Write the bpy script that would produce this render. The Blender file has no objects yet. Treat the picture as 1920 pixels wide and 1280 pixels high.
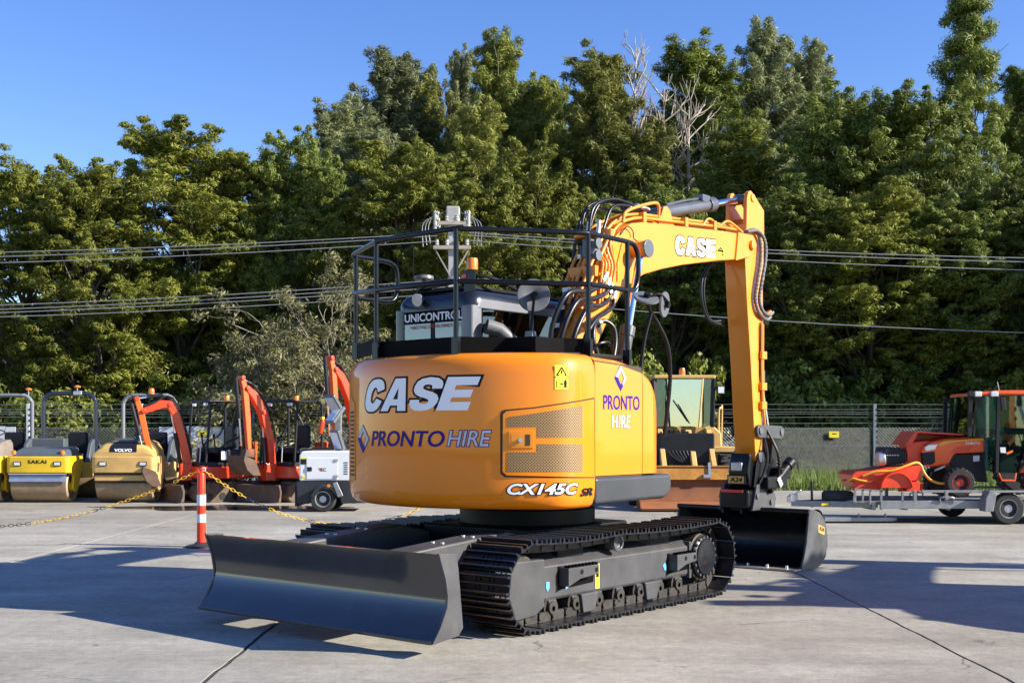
import bpy, bmesh, math, random
import numpy as np
from mathutils import Vector, Matrix

scene = bpy.context.scene
col = scene.collection
R = math.radians
rnd = random.Random(7)

# ------------------------------------------------------------------ camera
CAM_H, FOCAL, HORIZON = 1.55, 2237.0, 807.0        # eye height in metres, focal length and horizon row for a 1920 px wide frame
cam_data = bpy.data.cameras.new('camera')
cam_data.sensor_width = 36.0
cam_data.lens = FOCAL / 1920.0 * 36.0
cam_data.shift_y = (HORIZON - 640.0) / 1920.0
cam_data.clip_start = 0.1
cam_data.clip_end = 2000.0
cam = bpy.data.objects.new('camera', cam_data)
cam.location = (0, 0, CAM_H)
cam.rotation_euler = (R(90), 0, 0)
col.objects.link(cam)
scene.camera = cam

# ------------------------------------------------------------------ sky and sun
SUN_ELEV = R(27.0)
SUN_AZ = math.atan2(0.97, -0.24)                   # bearing towards the sun measured from +Y to +X
world = bpy.data.worlds.new('World')
scene.world = world
world.use_nodes = True
wn = world.node_tree.nodes
wl = world.node_tree.links
wn.clear()
w_out = wn.new('ShaderNodeOutputWorld')
w_bg = wn.new('ShaderNodeBackground')
w_sky = wn.new('ShaderNodeTexSky')
w_sky.sky_type = 'NISHITA'
w_sky.sun_disc = False
w_sky.sun_elevation = SUN_ELEV
w_sky.sun_rotation = SUN_AZ
w_sky.altitude = 50.0
w_sky.air_density = 1.0
w_sky.dust_density = 0.1
w_sky.ozone_density = 3.0
w_bg.inputs['Strength'].default_value = 0.076
w_hs = wn.new('ShaderNodeHueSaturation')              # the photograph's clear, deep winter blue, the same all round
w_hs.inputs['Hue'].default_value = 0.518
w_hs.inputs['Saturation'].default_value = 1.22
w_hs.inputs['Value'].default_value = 1.28
wl.new(w_sky.outputs['Color'], w_hs.inputs['Color'])
wl.new(w_hs.outputs['Color'], w_bg.inputs['Color'])
wl.new(w_bg.outputs['Background'], w_out.inputs['Surface'])

sun_data = bpy.data.lights.new('sun', 'SUN')
sun_data.energy = 5.0
sun_data.angle = R(0.5)
sun_data.color = (1.0, 0.93, 0.82)
sun = bpy.data.objects.new('sun', sun_data)
sdir = Vector((math.sin(SUN_AZ) * math.cos(SUN_ELEV), math.cos(SUN_AZ) * math.cos(SUN_ELEV), math.sin(SUN_ELEV)))
sun.rotation_euler = sdir.to_track_quat('Z', 'Y').to_euler()
sun.location = sdir * 60
col.objects.link(sun)

vs = scene.view_settings
vs.view_transform = 'Standard'
vs.look = 'None'
vs.exposure = 1.22
vs.gamma = 1.0
vs.use_curve_mapping = False
scene.cycles.max_bounces = 7
scene.cycles.transparent_max_bounces = 12
scene.cycles.use_denoising = True
scene.cycles.caustics_reflective = False
scene.cycles.caustics_refractive = False


def at(px, py, depth):
    """World point seen at photograph pixel (px, py) when it stands `depth` metres away."""
    return Vector(((px - 960.0) / FOCAL * depth, depth, CAM_H - (py - HORIZON) / FOCAL * depth))


# ------------------------------------------------------------------ materials
MATS = {}


def new_mat(name):
    m = bpy.data.materials.new(name)
    m.use_nodes = True
    return m, m.node_tree.nodes, m.node_tree.links, m.node_tree.nodes['Principled BSDF']


def mat(name, c, rough=0.5, metal=0.0, coat=0.0, var=0.12, scale=3.0, dirt=0.0, dirt_c=(.16, .12, .08), bump=0.0, spec=0.5):
    """Plain surface: base colour with soft procedural wear, roughness variation and optional dirt patches."""
    m, n, l, b = new_mat(name)
    MATS[name] = m
    tc = n.new('ShaderNodeTexCoord')
    no = n.new('ShaderNodeTexNoise')
    no.inputs['Scale'].default_value = scale
    no.inputs['Detail'].default_value = 6.0
    no.inputs['Roughness'].default_value = 0.65
    l.new(tc.outputs['Object'], no.inputs['Vector'])
    ra = n.new('ShaderNodeMapRange')
    ra.inputs['From Min'].default_value = 0.3
    ra.inputs['From Max'].default_value = 0.7
    ra.inputs['To Min'].default_value = 1.0 - var
    ra.inputs['To Max'].default_value = 1.0 + var * 0.6
    l.new(no.outputs['Fac'], ra.inputs['Value'])
    mu = n.new('ShaderNodeVectorMath')
    mu.operation = 'SCALE'
    mu.inputs[0].default_value = c
    l.new(ra.outputs['Result'], mu.inputs['Scale'])
    colour = mu.outputs['Vector']
    if dirt > 0:
        n2 = n.new('ShaderNodeTexNoise')
        n2.inputs['Scale'].default_value = scale * 1.7
        n2.inputs['Detail'].default_value = 9.0
        n2.inputs['Roughness'].default_value = 0.75
        l.new(tc.outputs['Object'], n2.inputs['Vector'])
        r2 = n.new('ShaderNodeMapRange')
        r2.inputs['From Min'].default_value = 0.62 - dirt * 0.4
        r2.inputs['From Max'].default_value = 0.80 - dirt * 0.3
        r2.inputs['To Max'].default_value = min(1.0, 0.35 + dirt)
        l.new(n2.outputs['Fac'], r2.inputs['Value'])
        mx = n.new('ShaderNodeMix')
        mx.data_type = 'RGBA'
        l.new(r2.outputs['Result'], mx.inputs['Factor'])
        l.new(colour, mx.inputs['A'])
        mx.inputs['B'].default_value = (*dirt_c, 1)
        colour = mx.outputs['Result']
    l.new(colour, b.inputs['Base Color'])
    rr = n.new('ShaderNodeMapRange')
    rr.inputs['To Min'].default_value = max(0.02, rough * 0.8)
    rr.inputs['To Max'].default_value = min(1.0, rough * 1.25)
    l.new(no.outputs['Fac'], rr.inputs['Value'])
    l.new(rr.outputs['Result'], b.inputs['Roughness'])
    b.inputs['Metallic'].default_value = metal
    b.inputs['Coat Weight'].default_value = coat
    b.inputs['Coat Roughness'].default_value = 0.06
    b.inputs['Specular IOR Level'].default_value = spec
    if bump > 0:
        bp = n.new('ShaderNodeBump')
        bp.inputs['Strength'].default_value = bump
        bp.inputs['Distance'].default_value = 0.01
        nb = n.new('ShaderNodeTexNoise')
        nb.inputs['Scale'].default_value = scale * 14
        nb.inputs['Detail'].default_value = 4
        l.new(tc.outputs['Object'], nb.inputs['Vector'])
        l.new(nb.outputs['Fac'], bp.inputs['Height'])
        l.new(bp.outputs['Normal'], b.inputs['Normal'])
    return m


def glass_mat(name, tint, alpha):
    m, n, l, b = new_mat(name)
    MATS[name] = m
    out = n['Material Output']
    tr = n.new('ShaderNodeBsdfTransparent')
    tr.inputs['Color'].default_value = (*tint, 1)
    gl = n.new('ShaderNodeBsdfGlossy')
    gl.inputs['Roughness'].default_value = 0.02
    gl.inputs['Color'].default_value = (.9, .95, .95, 1)
    fr = n.new('ShaderNodeFresnel')
    fr.inputs['IOR'].default_value = 1.6
    ad = n.new('ShaderNodeMath')
    ad.operation = 'ADD'
    ad.inputs[1].default_value = alpha
    l.new(fr.outputs['Fac'], ad.inputs[0])
    mx = n.new('ShaderNodeMixShader')
    l.new(ad.outputs['Value'], mx.inputs['Fac'])
    l.new(tr.outputs['BSDF'], mx.inputs[1])
    l.new(gl.outputs['BSDF'], mx.inputs[2])
    l.new(mx.outputs['Shader'], out.inputs['Surface'])
    return m


mat('case_yellow', (.81, .222, .002), .45, coat=.70, var=.05, scale=1.2, spec=.25)
mat('boom_yellow', (.80, .255, .004), .45, coat=.35, var=.07, scale=1.6)
mat('pipe_orange', (.72, .25, .015), .40, var=.10, coat=.2)
mat('black_paint', (.005, .006, .008), .25, coat=.10, var=.2, scale=2, spec=.28)
mat('satin_black', (.006, .006, .007), .45, var=.25, scale=3, spec=.2)
mat('blade_paint', (.026, .027, .030), .16, coat=.7, var=.22, scale=1.3, dirt=.06, dirt_c=(.09, .085, .08))
mat('frame_grey', (.060, .060, .063), .42, var=.3, scale=3, dirt=.12, dirt_c=(.13, .125, .12), bump=.05)
mat('deep_black', (.0025, .0025, .003), .6, var=.2, spec=.06)
mat('skirt_grey', (.050, .053, .060), .33, var=.15, scale=2, coat=.2)
mat('cab_grey', (.012, .014, .020), .25, coat=.35, var=.12)
mat('cab_silver', (.17, .175, .19), .35, coat=.2, var=.1)
mat('track_steel', (.012, .013, .018), .32, metal=.25, var=.5, scale=6, dirt=.18, dirt_c=(.12, .05, .02), bump=.15)
mat('rust_edge', (.20, .125, .075), .42, metal=.6, var=.6, scale=7, dirt=.35, dirt_c=(.03, .025, .025))
mat('chain_steel', (.06, .055, .05), .5, metal=.5, var=.4, scale=8, dirt=.2, dirt_c=(.15, .09, .05))
mat('chrome', (.82, .83, .85), .10, metal=1.0, var=.05)
mat('bright_metal', (.55, .55, .56), .35, metal=.8, var=.15)
mat('cylinder_grey', (.105, .11, .12), .32, metal=.3, coat=.3, var=.15)
mat('hose_rubber', (.010, .010, .012), .34, var=.3, spec=.4)
mat('hose_grey', (.12, .12, .125), .5, var=.3)
mat('disc_grey', (.11, .115, .125), .42, var=.1)
mat('white_decal', (.86, .87, .89), .45, var=.03, spec=.2)
mat('black_decal', (.006, .006, .008), .5, var=.05, spec=.15)
mat('navy_decal', (.022, .012, .20), .5, var=.04, spec=.12)
mat('silver_decal', (.52, .54, .60), .45, var=.04, spec=.2)
mat('yellow_decal', (.86, .70, .03), .45, var=.05)
mat('red_decal', (.55, .03, .02), .45, var=.05)
mat('blue_decal', (.10, .36, .62), .45, var=.08)
mat('a24_gold', (.62, .36, .10), .4, metal=.2, var=.1)
mat('gasket', (.05, .028, .008), .7, var=.2)
mat('lamp_orange', (.90, .20, .01), .25, coat=.5, var=.05)
mat('lamp_red', (.65, .02, .02), .25, coat=.5, var=.05)
mat('lamp_glass', (.72, .75, .78), .15, metal=.3, var=.1)
mat('bucket_black', (.006, .007, .010), .34, coat=.08, spec=.3, var=.3, scale=2.5, dirt=.10, dirt_c=(.16, .10, .05))
mat('bucket_worn', (.085, .085, .09), .40, metal=.35, var=.5, scale=3.5, dirt=.2, dirt_c=(.02, .02, .025))
mat('worn_lip', (.42, .36, .29), .45, metal=.5, var=.35, scale=6)
mat('roller_yellow', (.72, .47, .012), .40, coat=.2, var=.12, dirt=.12)
mat('roller_tan', (.56, .36, .11), .42, var=.12, dirt=.05)
mat('roller_dusty', (.20, .165, .135), .6, var=.25)
mat('roller_grey', (.075, .09, .10), .42, var=.15)
mat('machine_black', (.012, .013, .016), .45, var=.25, spec=.3)
mat('navy_tube', (.014, .020, .040), .25, coat=.5, var=.1)
mat('grey_tube', (.17, .18, .20), .4, var=.12)
mat('drum_steel', (.33, .235, .14), .55, metal=.35, var=.35, scale=2.2, dirt=.3, dirt_c=(.20, .12, .065))
mat('mini_orange', (.74, .048, .008), .35, coat=.35, var=.12, dirt=.05)
mat('mini_orange_light', (.82, .105, .010), .38, coat=.3, var=.1)
mat('earth_brown', (.12, .072, .045), .75, var=.4, scale=4, dirt=.3, dirt_c=(.06, .04, .03))
mat('white_panel', (.70, .72, .74), .38, coat=.2, var=.06, scale=1.2, dirt=.02)
mat('board_white', (.55, .57, .60), .6, var=.12)
mat('dark_plastic', (.022, .024, .028), .55, var=.2)
mat('tyre', (.022, .022, .023), .8, var=.35, scale=9, dirt=.25, dirt_c=(.085, .075, .062), bump=.3)
mat('rim_silver', (.50, .51, .52), .4, metal=.6, var=.15, dirt=.1)
mat('rim_red', (.75, .05, .012), .4, var=.1)
mat('kubota_red', (.86, .095, .012), .32, coat=.5, var=.07)
mat('kubota_yellow', (.85, .42, .02), .4, var=.06)
mat('implement_red', (.74, .060, .018), .42, coat=.2, var=.16, dirt=.08)
mat('galvanised', (.27, .28, .285), .45, metal=.45, var=.22, scale=7, dirt=.06)
mat('loader_yellow', (.60, .37, .12), .5, var=.18, dirt=.14)
mat('loader_bucket', (.20, .070, .020), .6, var=.35, scale=2.5, dirt=.22, dirt_c=(.10, .045, .02))
mat('loader_bucket_top', (.48, .22, .03), .55, var=.3, scale=3, dirt=.3, dirt_c=(.09, .05, .02))
mat('loader_lip', (.32, .125, .050), .55, var=.2, scale=2.5)
mat('orange_plastic', (.88, .04, .010), .4, var=.06, coat=.1)
mat('reflective_white', (.78, .80, .84), .3, var=.05)
mat('rubber_base', (.02, .02, .022), .75, var=.3)
mat('chain_yellow', (.80, .48, .02), .45, var=.12)
mat('chain_black', (.02, .02, .025), .45, var=.2)
mat('hose_orange', (.82, .36, .03), .45, var=.08)
mat('concrete_pole', (.40, .40, .38), .8, var=.2)
mat('wire_grey', (.30, .31, .32), .5, metal=.3, var=.1)
mat('fence_wire', (.20, .21, .21), .5, metal=.3, var=.15)
mat('fence_post', (.22, .23, .25), .6, metal=.2, var=.2)
mat('fence_post_pale', (.50, .54, .55), .6, var=.15)
mat('porcelain', (.45, .44, .42), .3, var=.15)
mat('bark', (.11, .085, .065), .9, var=.4, scale=3, bump=.5)
mat('pale_bark', (.33, .29, .25), .85, var=.35, scale=3, bump=.4)
mat('dead_wood', (.40, .35, .29), .85, var=.3)
mat('brown_soil', (.075, .058, .038), .95, var=.35, scale=1.0)
glass_mat('cab_glass', (.50, .60, .58), .12)
glass_mat('dark_glass', (.16, .20, .20), .06)
glass_mat('green_glass', (.45, .66, .62), .04)
glass_mat('screen_glass', (.55, .66, .68), .42)


def grille_mat():
    m, n, l, b = new_mat('perforated_grille')
    MATS['perforated_grille'] = m
    tc = n.new('ShaderNodeTexCoord')
    vo = n.new('ShaderNodeTexVoronoi')
    vo.inputs['Scale'].default_value = 1.0
    vo.inputs['Randomness'].default_value = 0.0
    mp = n.new('ShaderNodeMapping')
    mp.inputs['Scale'].default_value = (1 / .0165, 1 / .0165, 1 / .0165)
    mp.inputs['Rotation'].default_value = (0, 0, R(45))
    l.new(tc.outputs['UV'], mp.inputs['Vector'])
    vo.voronoi_dimensions = '2D'
    l.new(mp.outputs['Vector'], vo.inputs['Vector'])
    lt = n.new('ShaderNodeMath')
    lt.operation = 'LESS_THAN'
    lt.inputs[1].default_value = 0.36
    l.new(vo.outputs['Distance'], lt.inputs[0])
    mx = n.new('ShaderNodeMix')
    mx.data_type = 'RGBA'
    mx.inputs['A'].default_value = (.36, .22, .085, 1)
    mx.inputs['B'].default_value = (.012, .009, .006, 1)
    l.new(lt.outputs['Value'], mx.inputs['Factor'])
    l.new(mx.outputs['Result'], b.inputs['Base Color'])
    b.inputs['Roughness'].default_value = 0.5
    return m


grille_mat()


def concrete_mat(name, base, stain):
    m, n, l, b = new_mat(name)
    MATS[name] = m
    tc = n.new('ShaderNodeTexCoord')

    def noise(scale, detail=6, rough=.6, vec=None, dist=0.0):
        x = n.new('ShaderNodeTexNoise')
        x.inputs['Scale'].default_value = scale
        x.inputs['Detail'].default_value = detail
        x.inputs['Roughness'].default_value = rough
        x.inputs['Distortion'].default_value = dist
        l.new(vec or tc.outputs['Object'], x.inputs['Vector'])
        return x.outputs['Fac']

    def ramp(v, a, bb, lo, hi):
        x = n.new('ShaderNodeMapRange')
        x.inputs['From Min'].default_value = a
        x.inputs['From Max'].default_value = bb
        x.inputs['To Min'].default_value = lo
        x.inputs['To Max'].default_value = hi
        l.new(v, x.inputs['Value'])
        return x.outputs['Result']

    def mul(a, bb):
        x = n.new('ShaderNodeMath')
        x.operation = 'MULTIPLY'
        l.new(a, x.inputs[0])
        l.new(bb, x.inputs[1])
        return x.outputs['Value']

    def mix(f, a, c):
        x = n.new('ShaderNodeMix')
        x.data_type = 'RGBA'
        l.new(f, x.inputs['Factor'])
        if isinstance(a, tuple):
            x.inputs['A'].default_value = (*a, 1)
        else:
            l.new(a, x.inputs['A'])
        x.inputs['B'].default_value = (*c, 1)
        return x.outputs['Result']

    mp = n.new('ShaderNodeMapping')
    mp.inputs['Scale'].default_value = (.30, 1.6, 1)           # tyre-polished streaks across the yard
    mp.inputs['Rotation'].default_value = (0, 0, R(8))
    l.new(tc.outputs['Object'], mp.inputs['Vector'])
    big = ramp(noise(.22, 5), .3, .7, .74, 1.18)
    mid = ramp(noise(1.3, 8, .75), .3, .7, .80, 1.15)
    streak = ramp(noise(1.0, 8, .72, mp.outputs['Vector']), .32, .68, .82, 1.12)
    fine = ramp(noise(45, 4, .75), .28, .72, .80, 1.17)
    grit = ramp(noise(260, 2, .6), .3, .7, .90, 1.10)
    mott = ramp(noise(11, 9, .80), .3, .7, .72, 1.24)
    k = mul(mul(mul(big, mid), mul(streak, fine)), mul(grit, mott))
    cb = mix(ramp(noise(.12, 4), .40, .62, 0, .85), base, stain)
    sc = n.new('ShaderNodeVectorMath')
    sc.operation = 'SCALE'
    l.new(cb, sc.inputs[0])
    l.new(k, sc.inputs['Scale'])
    c1 = mix(ramp(noise(.55, 9, .75, None, .6), .54, .74, 0, .60), sc.outputs['Vector'], (.17, .14, .11))       # oil and mud stains
    vo = n.new('ShaderNodeTexVoronoi')                                                                        # hairline cracks
    vo.feature = 'DISTANCE_TO_EDGE'
    vo.inputs['Scale'].default_value = .62
    wv = n.new('ShaderNodeVectorMath')
    wv.operation = 'ADD'
    nz = n.new('ShaderNodeTexNoise')
    nz.inputs['Scale'].default_value = 2.2
    nz.inputs['Detail'].default_value = 7
    l.new(tc.outputs['Object'], nz.inputs['Vector'])
    s5 = n.new('ShaderNodeVectorMath')
    s5.operation = 'SCALE'
    s5.inputs['Scale'].default_value = .55
    l.new(nz.outputs['Color'], s5.inputs[0])
    l.new(tc.outputs['Object'], wv.inputs[0])
    l.new(s5.outputs['Vector'], wv.inputs[1])
    l.new(wv.outputs['Vector'], vo.inputs['Vector'])
    crack = mul(ramp(vo.outputs['Distance'], .0, .009, 1, 0), ramp(noise(.9, 3), .56, .62, 0, .75))
    c2 = mix(crack, c1, (.05, .045, .04))
    mp2 = n.new('ShaderNodeMapping')
    mp2.inputs['Scale'].default_value = (1.2, 11, 1)
    mp2.inputs['Rotation'].default_value = (0, 0, R(-14))
    l.new(tc.outputs['Object'], mp2.inputs['Vector'])
    scuff = ramp(noise(1.6, 5, .65, mp2.outputs['Vector']), .665, .72, 0, .6)
    c3 = mix(scuff, c2, (.62, .61, .58))                                                                      # pale scrapes
    mp3 = n.new('ShaderNodeMapping')
    mp3.inputs['Scale'].default_value = (1.6, 10, 1)
    mp3.inputs['Rotation'].default_value = (0, 0, R(20))
    mp3.inputs['Location'].default_value = (31, 7, 0)
    l.new(tc.outputs['Object'], mp3.inputs['Vector'])
    mark = ramp(noise(1.5, 6, .68, mp3.outputs['Vector']), .655, .71, 0, .7)
    c4 = mix(mark, c3, (.09, .08, .07))                                                                       # dark gouges and rubber
    v2 = n.new('ShaderNodeTexVoronoi')                                                                        # oil drips and grit
    v2.inputs['Scale'].default_value = 3.4
    l.new(wv.outputs['Vector'], v2.inputs['Vector'])
    drip = mul(ramp(v2.outputs['Distance'], .05, .075, .65, 0), ramp(noise(.7, 2), .50, .56, 0, 1))
    c4 = mix(drip, c4, (.07, .062, .055))
    l.new(c4, b.inputs['Base Color'])
    l.new(ramp(noise(1.1, 5), .3, .7, .55, .85), b.inputs['Roughness'])
    b.inputs['Specular IOR Level'].default_value = .35
    bp = n.new('ShaderNodeBump')
    bp.inputs['Strength'].default_value = .35
    bp.inputs['Distance'].default_value = .006
    l.new(noise(55, 5, .7), bp.inputs['Height'])
    l.new(bp.outputs['Normal'], b.inputs['Normal'])
    return m


concrete_mat('concrete', (.356, .340, .292), (.300, .268, .205))
mat('joint_fill', (.045, .042, .038), .9, var=.4, scale=5)


def leaf_mat(name, dark, light, transl=.28, gloss=.30):
    m, n, l, b = new_mat(name)
    MATS[name] = m
    ge = n.new('ShaderNodeNewGeometry')
    tc = n.new('ShaderNodeTexCoord')
    no = n.new('ShaderNodeTexNoise')
    no.inputs['Scale'].default_value = .55
    no.inputs['Detail'].default_value = 3
    l.new(tc.outputs['Object'], no.inputs['Vector'])
    oi = n.new('ShaderNodeObjectInfo')
    a1 = n.new('ShaderNodeMath')
    a1.operation = 'MULTIPLY_ADD'
    l.new(ge.outputs['Random Per Island'], a1.inputs[0])
    a1.inputs[1].default_value = .55
    l.new(no.outputs['Fac'], a1.inputs[2])
    a2 = n.new('ShaderNodeMapRange')
    a2.inputs['From Min'].default_value = .25
    a2.inputs['From Max'].default_value = 1.15
    l.new(a1.outputs['Value'], a2.inputs['Value'])
    mx = n.new('ShaderNodeMix')
    mx.data_type = 'RGBA'
    mx.inputs['A'].default_value = (*dark, 1)
    mx.inputs['B'].default_value = (*light, 1)
    l.new(a2.outputs['Result'], mx.inputs['Factor'])
    hs = n.new('ShaderNodeHueSaturation')
    l.new(mx.outputs['Result'], hs.inputs['Color'])
    hv = n.new('ShaderNodeMapRange')
    hv.inputs['To Min'].default_value = .78
    hv.inputs['To Max'].default_value = 1.22
    l.new(oi.outputs['Random'], hv.inputs['Value'])
    l.new(hv.outputs['Result'], hs.inputs['Value'])
    l.new(hs.outputs['Color'], b.inputs['Base Color'])
    b.inputs['Roughness'].default_value = .55
    b.inputs['Specular IOR Level'].default_value = gloss
    tr = n.new('ShaderNodeBsdfTranslucent')
    l.new(hs.outputs['Color'], tr.inputs['Color'])
    ms = n.new('ShaderNodeMixShader')
    ms.inputs['Fac'].default_value = transl
    l.new(b.outputs['BSDF'], ms.inputs[1])
    l.new(tr.outputs['BSDF'], ms.inputs[2])
    l.new(ms.outputs['Shader'], n['Material Output'].inputs['Surface'])
    return m


leaf_mat('leaf_totara', (.060, .085, .012), (.255, .268, .036))
leaf_mat('leaf_deep', (.050, .082, .015), (.205, .240, .040))
leaf_mat('leaf_grey', (.100, .125, .050), (.260, .280, .125))
leaf_mat('leaf_olive', (.105, .125, .024), (.285, .295, .065))
leaf_mat('leaf_lime', (.110, .145, .024), (.290, .315, .062))
leaf_mat('leaf_dry', (.13, .13, .055), (.30, .285, .13))
leaf_mat('grass_blade', (.07, .11, .02), (.20, .26, .06))


# ------------------------------------------------------------------ mesh helpers
class MB:
    """Collects simple shapes and links them as one mesh object."""

    def __init__(s):
        s.v, s.f = [], []

    def add(s, v, f):
        o = len(s.v)
        s.v += [tuple(p) for p in v]
        s.f += [tuple(i + o for i in q) for q in f]
        return s

    def box(s, lo, hi, M=None):
        v = [Vector((x, y, z)) for x in (lo[0], hi[0]) for y in (lo[1], hi[1]) for z in (lo[2], hi[2])]
        if M is not None:
            v = [M @ p for p in v]
        return s.add(v, [(0, 1, 3, 2), (4, 6, 7, 5), (0, 4, 5, 1), (2, 3, 7, 6), (0, 2, 6, 4), (1, 5, 7, 3)])

    def bar(s, p0, p1, w, h, up=(0, 0, 1)):
        p0, p1 = Vector(p0), Vector(p1)
        d = (p1 - p0).normalized()
        sd = d.cross(Vector(up))
        if sd.length < 1e-4:
            sd = d.cross(Vector((1, 0, 0)))
        sd.normalize()
        u2 = sd.cross(d)
        v = [p + sd * a * w / 2 + u2 * b * h / 2 for p in (p0, p1) for a, b in ((-1, -1), (1, -1), (1, 1), (-1, 1))]
        return s.add(v, [(3, 2, 1, 0), (4, 5, 6, 7), (0, 1, 5, 4), (1, 2, 6, 5), (2, 3, 7, 6), (3, 0, 4, 7)])

    def tube(s, pts, r, n=8, cap=True):
        pts = [Vector(p) for p in pts]
        rr = r if isinstance(r, (list, tuple)) else [r] * len(pts)
        o = len(s.v)
        nrm = None
        for i, p in enumerate(pts):
            t = (pts[min(i + 1, len(pts) - 1)] - pts[max(i - 1, 0)]).normalized()
            if nrm is None:
                nrm = t.cross(Vector((.31, .47, .83))).normalized()
            else:
                nrm = (nrm - t * nrm.dot(t)).normalized()
            b = t.cross(nrm)
            for k in range(n):
                a = 2 * math.pi * k / n
                s.v.append(tuple(p + (nrm * math.cos(a) + b * math.sin(a)) * rr[i]))
        for i in range(len(pts) - 1):
            for k in range(n):
                a, b2 = o + i * n + k, o + i * n + (k + 1) % n
                s.f.append((a, b2, b2 + n, a + n))
        if cap:
            s.f.append(tuple(o + k for k in range(n))[::-1])
            e = o + (len(pts) - 1) * n
            s.f.append(tuple(e + k for k in range(n)))
        return s

    def cyl(s, p0, p1, r, n=20, r1=None):
        return s.tube([p0, p1], [r, r if r1 is None else r1], n)

    def prism(s, poly, axis, a, b):
        def P(q, t):
            return {'x': (t, q[0], q[1]), 'y': (q[0], t, q[1]), 'z': (q[0], q[1], t)}[axis]
        n = len(poly)
        v = [P(q, a) for q in poly] + [P(q, b) for q in poly]
        f = [tuple(range(n))[::-1], tuple(range(n, 2 * n))] + [(i, (i + 1) % n, (i + 1) % n + n, i + n) for i in range(n)]
        return s.add(v, f)

    def lathe(s, prof, origin, axis, n=24):
        origin, ax = Vector(origin), Vector(axis).normalized()
        e1 = ax.orthogonal().normalized()
        e2 = ax.cross(e1)
        v, f = [], []
        for r, h in prof:
            for k in range(n):
                a = 2 * math.pi * k / n
                v.append(origin + ax * h + (e1 * math.cos(a) + e2 * math.sin(a)) * r)
        for i in range(len(prof) - 1):
            for k in range(n):
                a, b = i * n + k, i * n + (k + 1) % n
                f.append((a, b, b + n, a + n))
        if prof[0][0] > 1e-4:
            f.append(tuple(range(n))[::-1])
        if prof[-1][0] > 1e-4:
            f.append(tuple((len(prof) - 1) * n + k for k in range(n)))
        return s.add(v, f)

    def loft(s, rings, closed=False, caps=False):
        n = len(rings[0])
        v = [p for ring in rings for p in ring]
        f = []
        for i in range(len(rings) - 1):
            for k in range(n if closed else n - 1):
                a, b = i * n + k, i * n + (k + 1) % n
                f.append((a, b, b + n, a + n))
        if caps:
            f.append(tuple(range(n))[::-1])
            f.append(tuple((len(rings) - 1) * n + k for k in range(n)))
        return s.add(v, f)

    def build(s, name, m, parent=None, bev=0.0, smooth=35, seg=2):
        me = bpy.data.meshes.new(name)
        me.from_pydata(s.v, [], s.f)
        bm = bmesh.new()
        bm.from_mesh(me)
        bmesh.ops.recalc_face_normals(bm, faces=bm.faces)
        bm.to_mesh(me)
        bm.free()
        o = bpy.data.objects.new(name, me)
        col.objects.link(o)
        finish(o, m, parent, bev, smooth, seg)
        return o


def finish(o, m, parent=None, bev=0.0, smooth=35, seg=2):
    me = o.data
    if m:
        me.materials.append(MATS[m])
    if smooth:
        me.polygons.foreach_set('use_smooth', [True] * len(me.polygons))
        me.set_sharp_from_angle(angle=R(smooth))
    if parent is not None:
        o.parent = parent
    if bev:
        b = o.modifiers.new('bevel', 'BEVEL')
        b.width = bev
        b.segments = seg
        b.limit_method = 'ANGLE'
        b.angle_limit = R(35)
        b.harden_normals = True
        b.use_clamp_overlap = True
    return o


def tag(o, label=None, cat=None, group=None, kind=None):
    for k, v in (('label', label), ('category', cat), ('group', group), ('kind', kind)):
        if v:
            o[k] = v
    return o


def thing(name, loc, rz, label, cat, group=None):
    o = bpy.data.objects.new(name, None)
    o.empty_display_size = .3
    o.location = loc
    o.rotation_euler = (0, 0, rz)
    col.objects.link(o)
    return tag(o, label, cat, group)


def copy_tree(o, parent=None):
    c = o.copy()
    col.objects.link(c)
    if parent is not None:
        c.parent = parent
    for ch in list(o.children):
        copy_tree(ch, c)
    return c


def arc(c, r, a0, a1, n):
    return [(c[0] + r * math.cos(R(a0 + (a1 - a0) * i / n)), c[1] + r * math.sin(R(a0 + (a1 - a0) * i / n))) for i in range(n + 1)]


def smooth_path(pts, k=5):
    """Catmull-Rom curve through the points."""
    P = [Vector(p) for p in pts]
    P = [P[0] * 2 - P[1]] + P + [P[-1] * 2 - P[-2]]
    out = []
    for i in range(1, len(P) - 2):
        for j in range(k):
            t = j / k
            a, b, c, d = P[i - 1], P[i], P[i + 1], P[i + 2]
            out.append(.5 * ((2 * b) + (c - a) * t + (2 * a - 5 * b + 4 * c - d) * t * t + (3 * b - a - 3 * c + d) * t ** 3))
    out.append(P[-2])
    return out


def text_geo(body, offset=0.0, shear=0.0, spacing=1.0):
    cu = bpy.data.curves.new('lettering', 'FONT')
    cu.body = body
    cu.dimensions = '2D'
    cu.fill_mode = 'BOTH'
    cu.offset = offset
    cu.shear = shear
    cu.space_character = spacing
    cu.resolution_u = 4
    ob = bpy.data.objects.new('lettering', cu)
    col.objects.link(ob)
    dg = bpy.context.evaluated_depsgraph_get()
    me = bpy.data.meshes.new_from_object(ob.evaluated_get(dg))
    v = [(p.co.x, p.co.y) for p in me.vertices]
    f = [tuple(p.vertices) for p in me.polygons]
    bpy.data.objects.remove(ob)
    bpy.data.curves.remove(cu)
    bpy.data.meshes.remove(me)
    return v, f


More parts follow.
